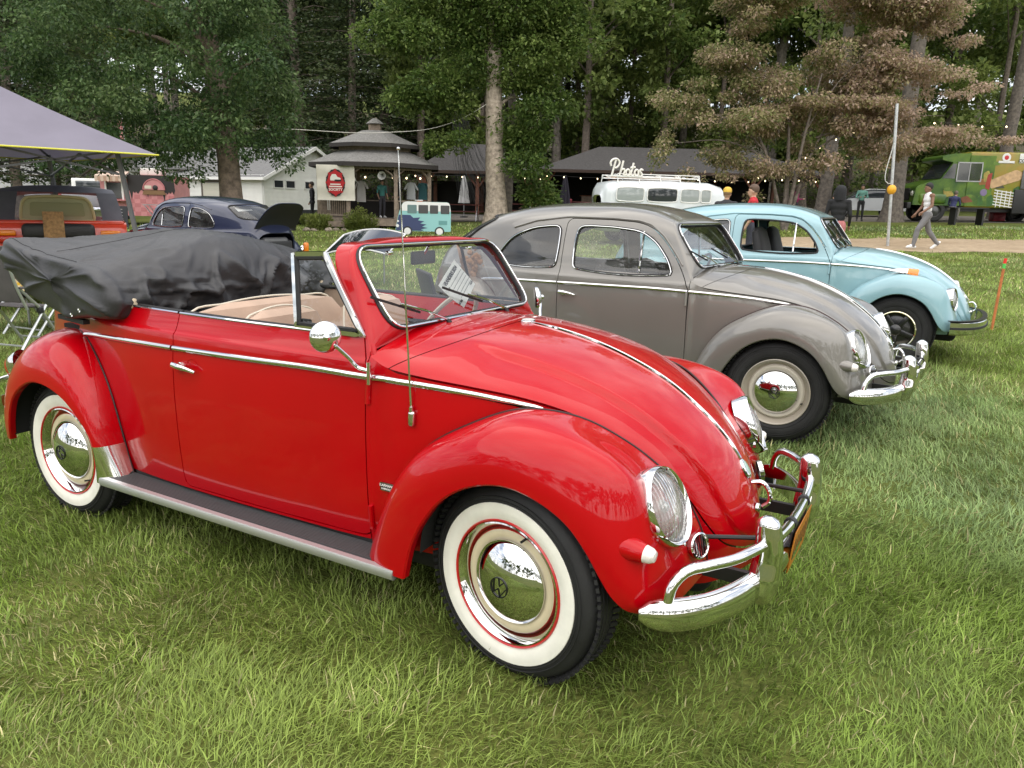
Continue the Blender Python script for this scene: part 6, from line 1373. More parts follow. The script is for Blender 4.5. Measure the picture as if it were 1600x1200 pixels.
for k, (x, col, lb) in enumerate(((-.45, (.38, .37, .36), 'long white garment hanging inside the gazebo beside the banner'), (1.55, (.34, .36, .36), 'pale grey shirt hanging inside the gazebo'), (2.0, (.03, .10, .11), 'dark teal shirt hanging near the right gazebo post'))):
    sh2 = empty('hanging_shirt', qh(x, -.9+.3*k, 1.35), RZ, lb, 'shirt', None, .72); n_ = 12
    Pq = np.array([[(w*math.cos(t), d*math.sin(t), z) for t in np.linspace(0, 2*math.pi, 14, endpoint=False)] for z, w, d in ((-.35 if k else -.55, .26, .07), (0, .25, .08), (.35, .23, .08), (.55, .20, .07), (.62, .07, .04))]); obj('shirt_body', (Pq.reshape(-1, 3), grid_faces(5, 14, False, True)), mat('shirt_cloth_%d' % k, col, rough=.9), sh2)
    for s_ in (-1, 1): obj('sleeve', capsule((s_*.18, 0, .52), (s_*.36, 0, .22), .075, .06), MATS['shirt_cloth_%d' % k], sh2)
ob = empty('cooler', qh(1.95, -1.2, .80), RZ, 'small orange cooler inside the gazebo', 'cooler'); obj('body', rbox(0, 0, .12, .30, .2, .26, .03), mat('orange_plastic', (.62, .13, .02), rough=.4), ob); obj('lid', rbox(0, 0, .27, .31, .21, .05, .015), mat('white_plastic', (.7, .7, .7), rough=.4), ob)
# shrubs
for u, D, r, lb in ((497, 30.8, .44, 'rounded green shrub left of the gazebo steps'), (566, 30.6, .52, 'rounded green shrub right of the gazebo steps'), (483, 33.5, .34, 'small shrub beside the white house steps')):
    q = place(u, D); t = empty('shrub', q, RZ, lb, 'shrub', 'shrubs by the gazebo'); gg = np.random.default_rng(u)
    cl_ = [(gg.normal()*r*.42, gg.normal()*r*.42, r*.55+gg.normal()*r*.22, r*.55, r*.55, r*.5, 420, gg.uniform(.3, .9)) for k in range(16)]
    V, F, C = leaves(cl_, .085, u, -.6, .4, pal=[(.08, .12, .022), (.135, .175, .035), (.185, .225, .052), (.23, .26, .075)], aspect=.35); me = tint_mesh('foliage', V, F, C, leaf_m, False); o = bpy.data.objects.new('foliage', me); COL.objects.link(o); o.parent = t
    obj('stems', join(*[limb([(0, 0, -.02), (gg.normal()*.1, gg.normal()*.1, r*.4), (gg.normal()*.3, gg.normal()*.3, r*.8)], .025, .008, 6, 5) for k in range(6)]), bk1, t)
# stone edging before the shrubs
for k, (u, sz) in enumerate(((478, .3), (489, .22), (512, .3), (524, .24), (536, .2))):
    q = place(u, 30.0); gg = np.random.default_rng(k); V, F = ellipsoid((0, 0, .05), (sz*.6, sz*.4, sz*.28), 10); V = V+gg.normal(size=V.shape)*.015; obj('edging_stone', (V, F), mat('stone_tan', (.27, .23, .18), rough=.95, var=.2), None, loc=q, label=['flat tan stone at the left end of the shrub bed', 'small tan stone beneath the left shrub', 'tan stone at the right foot of the left shrub', 'tan stone before the gazebo steps', 'small stone between the steps and the right shrub'][k], cat='stone', group='stones edging the shrub bed')
# tyre stacks and lamp bollard
for u, D, n_, lb in ((437, 33.5, 2, 'low'), (459, 34.2, 4, 'tall')):
    for k in range(n_):
        q = place(u, D); R = .34
        tyo = empty('stacked_tyre', (q[0]+rng.normal()*.03, q[1]+rng.normal()*.03, q[2]+.09+k*.185), rng.uniform(0, 6), '%s old black tyre in the %s stack by the white house' % (['lowest', 'second', 'third', 'topmost'][k if not (n_ == 2 and k == 1) else 3], lb), 'tyre', 'tyres stacked by the white house')
        obj('casing', lathe([(.20, -.07), (.25, -.092), (.31, -.085), (R, -.05), (R, .05), (.31, .085), (.25, .092), (.20, .07), (.23, 0)], 36, 'z', close=True), MATS['tyre_rubber'], tyo)
        for c_ in (-.03, 0, .03): obj('tread_rib', lathe([(R-.004, c_-.009), (R+.006, c_-.007), (R+.006, c_+.007), (R-.004, c_+.009)], 36, 'z'), MATS['tyre_rubber'], tyo)
bo = empty('path_light', place(452, 30.5), RZ, 'short black garden light standing on the lawn before the tyre stacks', 'lamp'); obj('base', lathe([(.20, 0), (.20, .10), (.14, .16), (.11, .30), (.07, .34), (0, .34)], 24, 'z'), black_m, bo); obj('stem', lathe([(.05, .33), (.045, .62), (.06, .64), (0, .65)], 16, 'z'), black_m, bo); obj('lens', lathe([(.05, .45), (.058, .47), (.058, .53), (.05, .55)], 16, 'z'), mat('pale_lens', (.65, .62, .25), rough=.3), bo)
# plywood bus sign
p = place(661, 28.0); bs = empty('bus_cutout', p, RZ+.06, 'flat painted bus cutout in teal and navy standing on the lawn', 'sign')
sB = FPX/(28*.974+.3); W_c = 83/sB; zc = 1.06
out = roundpoly([(-.98, .12), (.98, .12), (.98, .80), (.93, 1.14), (-.70, 1.14), (-.86, .72)], [.06, .05, .1, .12, .14, .12])
obj('board', prism(out, 0, .03), mat('sign_teal', (.26, .52, .52), rough=.5), bs, smooth=False)
obj('white_top', prism(roundpoly([(-.80, .82), (.975, .82), (.93, 1.135), (-.70, 1.135)], [.02, .02, .12, .14]), -.006, -.001), mat('sign_white', (.72, .73, .72), rough=.5), bs, smooth=False)
for k, (a, b) in enumerate(((-.55, -.22), (-.16, .18), (.24, .53), (.62, .93))): obj('painted_window', prism(roundpoly([(a, .74), (b, .74), (b, 1.03), (a, 1.03)], .03), -.012, -.007), mat('sign_window', (.06, .06, .062), rough=.4) if k else mat('sign_window_light', (.12, .20, .20), rough=.4), bs, smooth=False)
pts = [(-.96, .14), (.02, .14), (-.08, .19), (.16, .24), (-.04, .28), (.12, .36), (-.10, .39), (.04, .47), (-.18, .50), (-.10, .60), (-.34, .58), (-.45, .68), (-.85, .68)]
obj('navy_flame', prism(pts, -.010, -.001), mat('sign_navy', (.035, .05, .13), rough=.5), bs, smooth=False)
for x, z, r in ((-.92, .30, .055), (-.90, .46, .035)): obj('painted_lamp', xf(disc(r, r, -.016, 20), None, (x+.02, 0, z)), MATS['sign_white'], bs, smooth=False)
for x in (-.55, .58): obj('painted_wheel', xf(disc(.17, .17, -.018, 28), None, (x, 0, .12)), black_m, bs, smooth=False); obj('painted_hub', xf(disc(.12, .12, -.024, 24), None, (x, 0, .12)), MATS['sign_white'], bs, smooth=False)
obj('vent_print', prism([(.55, .36), (.85, .36), (.85, .50), (.55, .50)], -.006, -.001), mat('sign_teal_dark', (.12, .30, .30), rough=.5), bs, smooth=False)
for x in (-.6, .6): obj('prop', bar((x, .02, .9), (x, .5, 0), .05), wood_old, bs, smooth=False)
# --- shelters: shingled hip roofs on posts
def shelter(u, D, w, dep, eave, ridge, label, nposts, rz=0.0, hipf=.45, mroof=roof_dark):
    p = place(u, D); s_ = empty('picnic_shelter', p, RZ+rz, label, 'shelter'); x0, x1, y0, y1 = -w/2, w/2, 0, dep; hx = min(dep*.5, w*hipf)
    A, B, C, Dd = (x0, y0, eave), (x1, y0, eave), (x1, y1, eave), (x0, y1, eave); R0, R1 = (x0+hx, (y0+y1)/2, ridge), (x1-hx, (y0+y1)/2, ridge)
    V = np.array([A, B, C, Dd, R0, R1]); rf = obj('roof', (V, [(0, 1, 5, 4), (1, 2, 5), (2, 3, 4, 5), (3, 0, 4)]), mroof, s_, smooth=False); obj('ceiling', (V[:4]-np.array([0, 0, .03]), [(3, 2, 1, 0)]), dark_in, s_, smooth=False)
    obj('eave_board', join(bar((x0, y0-.03, eave-.05), (x1, y0-.03, eave-.05), .05, .16), bar((x0-.03, y0, eave-.05), (x0-.03, y1, eave-.05), .05, .16), bar((x1+.03, y0, eave-.05), (x1+.03, y1, eave-.05), .05, .16)), mat('fascia_brown', (.05, .03, .022), rough=.8), rf, smooth=False)
    for k in range(nposts):
        x = x0+.6+(w-1.2)*k/(nposts-1)
        for y in (y0+.5, y1-.5):
            po = obj('post', box(x, y, eave/2-.1, .20, .20, eave), wood_red, s_, smooth=False)
            if y < dep/2:
                for q in (-1, 1): obj('brace', bar((x+q*.08, y, eave-.75), (x+q*.55, y, eave-.12), .10), wood_red, po, smooth=False)
    obj('slab', box(0, dep/2, .03, w-.2, dep-.2, .08), mat('concrete', (.20, .19, .18), rough=.9, var=.15), s_, smooth=False)
    return s_, p
sh1, sp1 = shelter(1068, 44.0, 16.6, 9.5, 2.35, 3.95, 'large open picnic shelter with a dark hip roof behind the white bus', 5, 0.0, .24)
sh2_, sp2 = shelter(745, 43.0, 7.0, 7.0, 2.35, 4.0, 'smaller open picnic shelter between the gazebo and the pale tree', 3, .0, .3)
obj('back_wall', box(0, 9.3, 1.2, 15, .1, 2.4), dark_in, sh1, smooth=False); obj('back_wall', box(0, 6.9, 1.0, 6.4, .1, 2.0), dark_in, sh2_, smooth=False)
lp = lambda base, x, y, z=0: tuple(np.array(base)+np.array(Matrix.Rotation(RZ, 3, 'Z')@Vector((x, y, z))))
# picnic tables
def picnic_table(loc, rz, label, col=(.13, .035, .03)):
    t = empty('picnic_table', loc, rz, label, 'table', 'picnic tables by the shelters'); m = mat('table_red', col, rough=.7, var=.2)
    for k in range(4): obj('top_plank', box(0, -.27+.18*k, .75, 1.9, .165, .04), m, t, smooth=False)
    for s_ in (-1, 1):
        for k in range(2): obj('seat_plank', box(0, s_*(.62+.14*k), .44, 1.9, .13, .04), m, t, smooth=False)
        for x in (-.7, .7): obj('leg', tube(spline([(x, s_*.08, .72), (x, s_*.3, .40), (x, s_*.60, .02)], 8), .025, 6), steel, t)
    return t
TL = ['picnic table nearest the gazebo', 'picnic table left of the pale barked tree', 'picnic table right of the pale barked tree', 'picnic table in front of the big shelter', 'picnic table under the left end of the big shelter']
for k, (u, D, a) in enumerate(((668, 37.5, .1), (722, 36.8, -.05), (815, 38.5, .05), (855, 41.0, .0), (905, 44.5, .1))): picnic_table(place(u, D), RZ+a, 'dark red '+TL[k])
PL = [('white', (.55, .55, .55), 828, 39.6, 'sit', 'seated person in white at the picnic table beside the tree'), ('teal', (.10, .25, .25), 843, 40.2, 'stand', 'person in a teal shirt standing among the picnic tables'), ('navy', (.02, .025, .05), 826, 38.6, 'sit', 'person in navy with their back turned at the picnic table'), ('grey', (.40, .38, .42), 842, 39.3, 'sit', 'child in pale clothes sitting by the picnic tables'), ('maroon', (.16, .02, .03), 889, 41.5, 'sit', 'seated person in a maroon top below the closed umbrella')]
for nm, col, u, D, ps, lb in PL: person(place(u, D), heading(rng.uniform(-1, 1), rng.uniform(-.3, 1)), lb, ps, col, (.05, .05, .07), skin='fair', hair=(.07, .045, .03), H=1.65 if nm != 'grey' else 1.25, voxel=.028)
# closed parasol and grill by the shelter
def parasol(u, D, label, col):
    q = empty('closed_parasol', place(u, D), RZ, label, 'umbrella', 'closed umbrellas by the shelters', .78); obj('pole', tube([(0, 0, 0), (0, 0, 2.75)], .025, 8), steel, q); obj('base', lathe([(.28, 0), (.26, .08), (.05, .12), (0, .12)], 20, 'z'), black_m, q)
    a = np.linspace(0, 2*math.pi, 24, endpoint=False); P = np.array([[(r*(1+.28*math.cos(8*t))*math.cos(t), r*(1+.28*math.cos(8*t))*math.sin(t), z) for t in a] for r, z in ((.30, .95), (.26, 1.3), (.20, 1.9), (.11, 2.5), (.02, 2.72))]); obj('folded_canopy', (P.reshape(-1, 3), grid_faces(5, 24, False, True)), mat(label[:8], col, rough=.85), q)
parasol(882, 40.5, 'black closed umbrella in front of the big shelter', (.025, .022, .035)); parasol(725, 41.0, 'white closed umbrella under the smaller shelter', (.50, .50, .50))
bar_ = empty('serving_counter', lp(sp1, -4.6, 3.5), RZ, 'brown wooden counter inside the big shelter', 'counter'); obj('front', box(0, 0, .5, 1.6, .6, 1.0), wood_old, bar_, smooth=False); obj('top', box(0, 0, 1.03, 1.75, .7, .06), wood_red, bar_, smooth=False)
# sheer net hung from the tree to the smaller shelter
gg = np.random.default_rng(3); wires = []
for k in range(46):
    a = np.array([rng.uniform(-1.3, -.6), rng.uniform(-.2, .4), rng.uniform(4.6, 5.0)]); b = np.array([-.9+2.4*(k/46), rng.uniform(-.5, .5), .7+1.2*abs(k/46-.4)]); wires.append(tube([a, (a+b)/2+np.array([-.1, 0, -.2]), b], .006, 4))
nt_ = empty('shade_net', place(745, 38.5), RZ, 'sheer dark netting draped beside the pale barked tree', 'net'); obj('net_strands', join(*wires), mat('net_dark', (.06, .06, .06), rough=.8), nt_, kind='stuff')
# overhead cable
ca = [np.array(place(u, D))*np.array([1, 1, 0])+np.array([0, 0, z]) for u, D, z in ((400, 30, 4.0), (440, 30, 4.02), (600, 32, 4.15), (690, 33, 4.55), (728, 33, 4.95), (762, 33, 5.5))]
cb = empty('overhead_cable', ca[0], 0, 'thin white cable strung from the big tree past the gazebo roof', 'cable'); obj('wire', tube(spline(np.array(ca)-ca[0], 50), .014, 5), mat('cable_white', (.62, .60, .54), rough=.5), cb)
# string lights
bulb = mat('bulb_glow', (1, .85, .6), rough=.3, emit=(1.0, .78, .45), estr=4.0)
def lights(pts, n, label):
    P = spline(np.array(pts), 60); t = empty('string_lights', P[0], 0, label, 'lights', 'strings of warm bulbs'); obj('wire', tube(P-P[0], .008, 4), black_m, t)
    for q in spline(np.array(pts), n): obj('bulb', ellipsoid(q-P[0]-np.array([0, 0, .06]), (.028, .028, .036), 8), bulb, t)
P1 = [lp(sp1, x, -.12, 2.05-.10*math.sin(k*2.1)) for k, x in enumerate(np.linspace(-7.6, 8.0, 7))]; lights(P1, 18, 'string of warm bulbs along the eave of the big shelter')
P2 = [lp(sp2, x, -.12, 2.10) for x in np.linspace(-3.3, 3.4, 4)]; lights(P2, 9, 'string of warm bulbs along the eave of the smaller shelter')
P3 = [lp(p_, 0, 0, z) for p_, z in ((place(1180, 40), 2.1), (place(1230, 38), 2.6), (place(1275, 37), 3.5), (place(1345, 36), 4.3))]; lights(P3, 9, 'string of warm bulbs rising from the shelter to the oak')
P4 = [lp(p_, 0, 0, z) for p_, z in ((place(1440, 37), 4.5), (place(1520, 37), 4.35), (place(1580, 37), 4.4), (place(1660, 37), 4.6))]; lights(P4, 7, 'string of warm bulbs above the green food truck')
P5 = [qh(x, -2.2, 2.05) for x in (-1.2, -.2, .8, 1.6)] if False else [lp(place(590, 33.6), x, -1.6, 1.98) for x in (-.2, .4, 1.0, 2.0)]; lights(P5, 5, 'string of warm bulbs inside the gazebo')
# tetherball
tb = empty('tetherball_pole', ground_at(1387, 385), 0, 'leaning galvanised tetherball pole on the dirt path', 'pole')
top_ = np.array(CR*-.26)*np.array([1, 1, 0])+np.array([0, 0, 3.92]); obj('shaft', tube([(0, 0, -.1), tuple(top_*.5), tuple(top_)], .042, 12), mat('galvanised', (.52, .53, .54), rough=.4, metal=.6, var=.2, vscale=12), tb); obj('rope', tube(spline([tuple(top_), tuple(top_*.75-CR*.02), tuple(top_*.45-CR*.05), tuple(np.array([0, 0, 1.78])-CR*.10)], 20), .012, 5), mat('rope_white', (.6, .6, .58), rough=.9), tb)
bl = obj('tether_ball', ellipsoid((0, 0, 0), (.125, .125, .14), 22), mat('ball_yellow', (.72, .36, .02), rough=.45, bump=.1, bscale=60), None, loc=np.array(tb.location)+np.array([0, 0, 1.60])-CR*.10, label='yellow ball hanging against the tetherball pole', cat='ball')
# marker stake
sk = empty('marker_stake', ground_at(1549, 516), 0, 'thin orange wooden stake with a red and green top in the lawn', 'stake'); tl = np.array(CR*.03); obj('shaft', tube([(0, 0, -.08), tuple(tl*.9+np.array([0, 0, .80]))], .016, 8), mat('stake_orange', (.50, .16, .05), rough=.7, var=.2, vscale=20), sk); obj('tip', tube([tuple(tl*.9+np.array([0, 0, .80])), tuple(tl+np.array([0, 0, .86]))], .0175, 8), mat('stake_red', (.75, .03, .02), rough=.6), sk); obj('band', tube([tuple(tl*.88+np.array([0, 0, .74])), tuple(tl*.9+np.array([0, 0, .80]))], .0172, 8), mat('stake_green', (.10, .55, .10), rough=.6), sk)
# ------------------------------------------------------------------ the other vehicles, local x forward, y left
def simple_wheel(parent, x, y, z, r, w, s, hub=(.45, .45, .46), depth=.0):
    h = empty('wheel', (x, y, z)); h.parent = parent; h.rotation_euler = (0, 0, math.pi if s < 0 else 0)
    obj('tyre', lathe([(r*.60, -w/2), (r*.92, -w/2), (r, -w*.35), (r, w*.35), (r*.92, w/2), (r*.60, w/2), (r*.58, w*.3)], 32), MATS['tyre_rubber'], h); obj('rim', lathe([(r*.60, w*.44), (r*.5, w*.2), (r*.25, w*.3), (0, w*.34)], 28), mat('rim_%d' % int(hub[0]*100), hub, rough=.35, metal=.7), h)
# dark blue beetle with its engine lid up
NAVY = paint('paint_navy', (.018, .024, .058))
p = place(335, 12.9); hd_ = heading(-.86, .52)
navy_car, NB = beetle('dark_blue_sedan', 'openlid', (p[0], p[1], p[2]-.01), hd_, NAVY, 'dark blue sedan with its rear engine lid raised under the big tree', style='plain', interior=(.03, .03, .032))
navy_car.location = Vector(p)+Vector((math.cos(hd_), math.sin(hd_), 0))*1.55
hg, dv_, ov_ = np.array([-2.93, 0, 1.00]), np.array([-.56, 0, .83]), np.array([.83, 0, .56])
P = np.array([[hg+dv_*(.50*(1-.16*u_**4)*v_)+np.array([0, u_*(.40-.07*v_*v_), 0])+ov_*(.11*(1-u_*u_)*math.sin(math.pi*(.15+.85*v_)**.8)*.6-.05*v_*v_) for u_ in np.linspace(-1, 1, 17)] for v_ in np.linspace(0, 1, 14)]); Vl, Fl = grid_mesh(P)
lo_ = obj('engine_lid', (Vl, Fl), NAVY, navy_car); obj('lid_inner', (Vl-ov_*.012, Fl), black_m, lo_); obj('lid_rim', tube(np.vstack([P[:, 0], P[-1, 1:-1], P[::-1, -1]]), .008, 6), NAVY, lo_); obj('engine_bay', rbox(-2.80, 0, .60, .34, .66, .46, .05), black_m, navy_car); obj('fan_shroud', rbox(-2.90, 0, .74, .12, .5, .26, .05), mat('engine_grey', (.12, .12, .125), rough=.5), navy_car)
for s in (1, -1): obj('tail_lens', rbox(-2.96, .60*s, .69, .06, .10, .17, .03), mat('tail_amber', (.75, .20, .01), rough=.2, coat=.6), navy_car)
obj('window_sticker', (np.array([(-2.36, .02, 1.285), (-2.36, .30, 1.27), (-2.44, .30, 1.215), (-2.44, .02, 1.235)])+np.array([-.03, 0, .03]), [(0, 1, 2, 3)]), mat('sticker_white', (.72, .72, .72), rough=.5), navy_car, smooth=False)
# orange open car with a grey canvas roof, seen from behind with its boot lid up
ORG = paint('paint_orange', (.56, .050, .022)); hq = heading(-.46, .88); p = place(86, 10.3)+np.array([math.cos(hq), math.sin(hq), 0])*1.92; p[2] = float(gz(p[0], p[1])); oc = empty('orange_car', p, hq, 'boxy orange car with a grey canvas roof and its rear lid open under the canopy', 'car')
body = roundpoly([(-1.85, .42), (-1.93, .70), (-1.88, 1.12), (1.6, 1.12), (1.85, .80), (1.9, .42)], [.08, .1, .1, .15, .15, .1]); obj('body', prism(body, -.80, .80), ORG, oc, sharp=25)
obj('deck', rbox(-1.55, 0, 1.11, .62, 1.56, .06, .028), ORG, oc); obj('rear_valance', rbox(-1.92, 0, .45, .08, 1.5, .2, .03), ORG, oc)
cnv = mat('canvas_grey', (.10, .105, .125), rough=.8, var=.12)
P = np.array([[(x, y*w, z) for y in np.linspace(-1, 1, 13)] for x, w, z in ((-1.42, .78, 1.13), (-1.35, .755, 1.29), (-1.26, .70, 1.50), (-1.10, .68, 1.585), (-.4, .68, 1.60), (.35, .66, 1.56), (.62, .66, 1.48))]); P[3:, :, 2] -= .05*np.abs(np.linspace(-1, 1, 13))**3; 
V, F = grid_mesh(P); keep = [f for f in F]; 
wnd = [f for f in F if all(abs(V[i, 1]) < .58 for i in f) and V[list(f), 0].mean() < -1.27 and V[list(f), 2].mean() < 1.5]; wset = set(wnd)
roof_o = obj('canvas_roof', (V, [f for f in F if f not in wset]), cnv, oc); obj('rear_screen', compact(V+np.array([.008, 0, 0]), wnd), glass_mat('plastic_screen', (.72, .74, .85), 1.0, .12), roof_o)
for s in (1, -1):
    obj('side_curtain', (np.array([(-1.40, s*.775, 1.13), (-1.26, s*.70, 1.48), (.60, s*.67, 1.46), (.80, s*.77, 1.13)]), [(0, 1, 2, 3)]), glass_mat('plastic_screen', (.72, .74, .85)), roof_o, smooth=False)
    tl_ = empty('tail_light', (-1.93, s*.60, .93)); tl_.parent = oc; obj('amber_lens', rbox(0, 0, .05, .05, .24, .07, .02), mat('tail_amber', (.75, .20, .01)), tl_); obj('red_lens', rbox(0, 0, -.03, .05, .24, .09, .02), mat('tail_red', (.45, .012, .008)), tl_)
    for x in (-1.2, 1.25): simple_wheel(oc, x, s*.74, .32, .32, .17, s)
    st_ = seat(oc, .1, s*.36, .55, mat('seat_red', (.30, .03, .03), rough=.7), 'front_seat', .5, .2, .5)
liner = mat('lid_beige', (.33, .32, .20), rough=.6, var=.08)
ld = empty('rear_lid', (-1.70, 0, 1.13)); ld.parent = oc; ld.rotation_euler = (0, math.radians(-12), 0)
obj('lid_shell', prism(roundpoly([(-.44, .0), (.44, .0), (.39, .33), (-.39, .33)], [.05, .05, .12, .12]), -.02, .02, 'x'), liner, ld, smooth=False); obj('lid_rim', tube(np.stack([np.full(60, -.025), *spline(roundpoly([(-.43, .01), (.43, .01), (.38, .32), (-.38, .32)], [.05, .05, .12, .12]), 60, True).T], 1), .020, 6, True), mat('lid_edge', (.42, .36, .20), rough=.5), ld); obj('lid_panel', prism(roundpoly([(-.32, .07), (.32, .07), (.30, .25), (-.30, .25)], .03), -.030, -.021, 'x'), mat('lid_inset', (.24, .24, .13), rough=.65), ld, smooth=False)
obj('boot_opening', rbox(-1.86, 0, 1.0, .20, .84, .20, .06), black_m, oc)
bdw = empty('wooden_board', tuple(np.array(p)+np.array(Matrix.Rotation(oc.rotation_euler[2], 3, 'Z')@Vector((-1.99, .05, .92)))), oc.rotation_euler[2], 'brown wooden board leaning on the open rear lid of the orange car', 'board'); bdw.rotation_euler = (0, math.radians(10), oc.rotation_euler[2]+.0); obj('plank', rbox(0, 0, .16, .02, .24, .36, .006), mat('chip_wood', (.30, .17, .07), rough=.8, var=.35, vscale=25), bdw); obj('foot', rbox(.01, 0, -.03, .05, .26, .05, .01), mat('chip_wood', (.30, .17, .07)), bdw)
# white pickup, rear view
p = place(152, 37.5); pk = empty('pickup_truck', p, heading(-.25, 1), 'white pickup truck seen from behind beside the pink trailer', 'truck'); wp = paint('paint_white', (.62, .62, .60))
obj('bed', rbox(-1.5, 0, .95, 2.2, 1.9, .75, .08), wp, pk); obj('cab', prism(roundpoly([(-.6, .6), (-.5, 1.95), (.7, 1.98), (1.3, 1.35), (2.6, 1.25), (2.7, .6)], [.02, .12, .15, .1, .15, .1]), -.92, .92), wp, pk, sharp=30); obj('rear_window', rbox(-.60, 0, 1.62, .06, 1.45, .42, .03), win_dark, pk); obj('tailgate', rbox(-2.62, 0, 1.0, .05, 1.5, .55, .03), mat('gate_grey', (.42, .42, .41), rough=.4), pk); obj('rear_bumper', rbox(-2.72, 0, .58, .12, 1.9, .18, .03), ch, pk)
for s in (1, -1):
    obj('tail_light', rbox(-2.61, .86*s, 1.05, .06, .14, .42, .02), mat('tail_red', (.45, .012, .008)), pk)
    for x in (-1.6, 1.9): simple_wheel(pk, x, s*.82, .38, .38, .24, s)
# pink food trailer
p = place(226, 34.0); pt = empty('pink_trailer', p, RZ+.10, 'pink checked food trailer with dripping black trim and a roof sign', 'trailer', None, .92)
pink = mat('trailer_pink', (.56, .23, .24), rough=.5, var=.1, vscale=4); pinkd = mat('trailer_pink_dark', (.46, .16, .17), rough=.5); blackp = mat('trailer_black', (.018, .014, .015), rough=.5)
obj('box_body', box(.30, 1.2, 1.35, 2.05, 2.4, 1.85), pink, pt, smooth=False); obj('side_body', box(-1.35, 1.25, 1.25, 1.25, 2.3, 1.65), pink, pt, smooth=False)
rr = np.random.default_rng(9)
for i in range(8):
    for j in range(5):
        if (i+j) % 2: obj('painted_brick', box(-.60+i*.257, -.003, .53+j*.19, .25, .012, .18), pinkd, pt, smooth=False)
drip = [(-.72, 2.275)]
xs_ = np.linspace(-.72, 1.32, 15)
for k, x in enumerate(xs_): drip += [(x, 1.62-.22*rr.random()-(.35 if k % 5 == 1 else 0)), (x+.07, 1.62-.10*rr.random())]
drip += [(1.32, 2.275)]
obj('drip_panel', prism(drip, -.016, -.001), blackp, pt, smooth=False)
a_ = np.linspace(0, math.pi, 20); obj('cake_sign', prism(np.r_[np.stack([.45+.48*np.cos(a_), 1.62+.48*np.sin(a_)], 1)], -.045, -.018), pink, pt, smooth=False); obj('cake_arch', tube(np.stack([.45+.48*np.cos(a_), np.full(20, -.05), 1.62+.48*np.sin(a_)], 1), .03, 6), pinkd, pt); obj('cake_figure', ellipsoid((.52, -.06, 1.72), (.12, .03, .12), 12), blackp, pt); obj('cake_board', prism([(-.08, 1.40), (.98, 1.40), (.90, 1.60), (0, 1.60)], -.060, -.046), mat('cake_brown', (.20, .11, .05), rough=.6), pt, smooth=False); obj('cake_cream', box(.2, -.055, 1.74, .3, .02, .14), mat('cream_ink', (.65, .58, .48), rough=.6), pt, smooth=False)
obj('hatch', box(-1.35, .07, 1.55, .66, .05, .72), win_dark, pt, smooth=False); [obj('hatch_frame', box(xq, .05, 1.55, .08, .06, .85), trim_w, pt, smooth=False) for xq in (-1.72, -.98)]; obj('counter', box(-1.35, -.12, 1.12, 1.3, .4, .05), pinkd, pt, smooth=False)
for k in range(10): obj('awning_scallop', prism([(-2.0+k*.13, 2.18), (-1.87+k*.13, 2.18), (-1.87+k*.13, 1.98), (-1.935+k*.13, 1.93), (-2.0+k*.13, 1.98)], -.40, -.38), mat('awning_tan', (.42, .27, .20), rough=.8) if k % 2 else mat('awning_cream', (.55, .42, .34), rough=.8), pt, smooth=False)
obj('awning', roofsheet([(-2.0, -.40, 2.20), (-.70, -.40, 2.20), (-.70, .2, 2.42), (-2.0, .2, 2.42)], .03), mat('awning_cream', (.55, .42, .34)), pt, smooth=False)
rs = empty('roof_sign', (-1.42, .0, 3.05)); rs.parent = pt; obj('sign_panel', box(0, 0, 0, .80, .05, .62), mat('sign_cream', (.62, .52, .44), rough=.6), rs, smooth=False); obj('sign_picture', box(0, -.03, 0, .18, .012, .32), mat('sign_red', (.30, .04, .05), rough=.6), rs, smooth=False); obj('sign_side', join(box(-.25, -.03, 0, .16, .01, .36), box(.25, -.03, 0, .16, .01, .36)), mat('sign_grey', (.36, .33, .33), rough=.6), rs, smooth=False); obj('sign_post', join(box(-.38, .04, -.45, .05, .05, .7), box(.38, .04, -.45, .05, .05, .7)), trim_w, rs, smooth=False)
obj('air_unit', rbox(.12, 1.0, 2.45, .95, .8, .34, .05), mat('unit_white', (.62, .62, .58), rough=.5), pt)
for x in (-1.2, .6): simple_wheel(pt, x, .15, .30, .30, .2, -1)
fl = empty('feather_flag', tuple(np.array(lp(p, -.85, .4))), RZ, 'narrow pink feather flag rising above the trailer roof', 'flag'); obj('flag_pole', tube(spline([(0, 0, 0), (.0, 0, 3.6), (-.08, 0, 4.6), (-.18, 0, 4.75)], 20), .018, 6), steel, fl); obj('flag_cloth', prism(roundpoly([(-.02, 3.2), (-.16, 3.3), (-.24, 4.5), (-.17, 4.72), (-.06, 4.55)], .06), -.01, .01), pink, fl, smooth=False)
af = empty('chalkboard', place(178, 31.0), RZ+.1, 'black chalkboard easel on the grass before the pink trailer', 'sign'); obj('board', xf(box(.12, 0, .5, .62, .03, .82), Matrix.Rotation(math.radians(-8), 3, 'X')), mat('slate', (.022, .024, .03), rough=.6), af, smooth=False); obj('side_board', xf(box(-.22, .15, .48, .06, .5, .86), Matrix.Rotation(math.radians(4), 3, 'Y')), mat('chip_wood', (.30, .17, .07)), af, smooth=False)
for x in (-.2, .05, .25, .45): obj('leg', bar((x, .04, .2), (x, -.04, 0), .03), black_m, af, smooth=False)
for k in range(4): obj('chalk_line', box(.10, -.035-.02*k*0, .42+.12*k, .36, .004, .02), mat('chalk', (.5, .5, .5), rough=.9), af, smooth=False)
ft_ = empty('folding_table', place(243, 32.5), RZ, 'light folding table with crossed legs before the pink trailer', 'table'); obj('top', box(0, 0, .90, .9, .5, .03), steel, ft_, smooth=False)
for y in (-.2, .2): obj('leg', bar((-.4, y, .88), (.3, y, 0), .03), steel, ft_, smooth=False); obj('leg', bar((.4, y, .88), (-.3, y, 0), .03), steel, ft_, smooth=False)
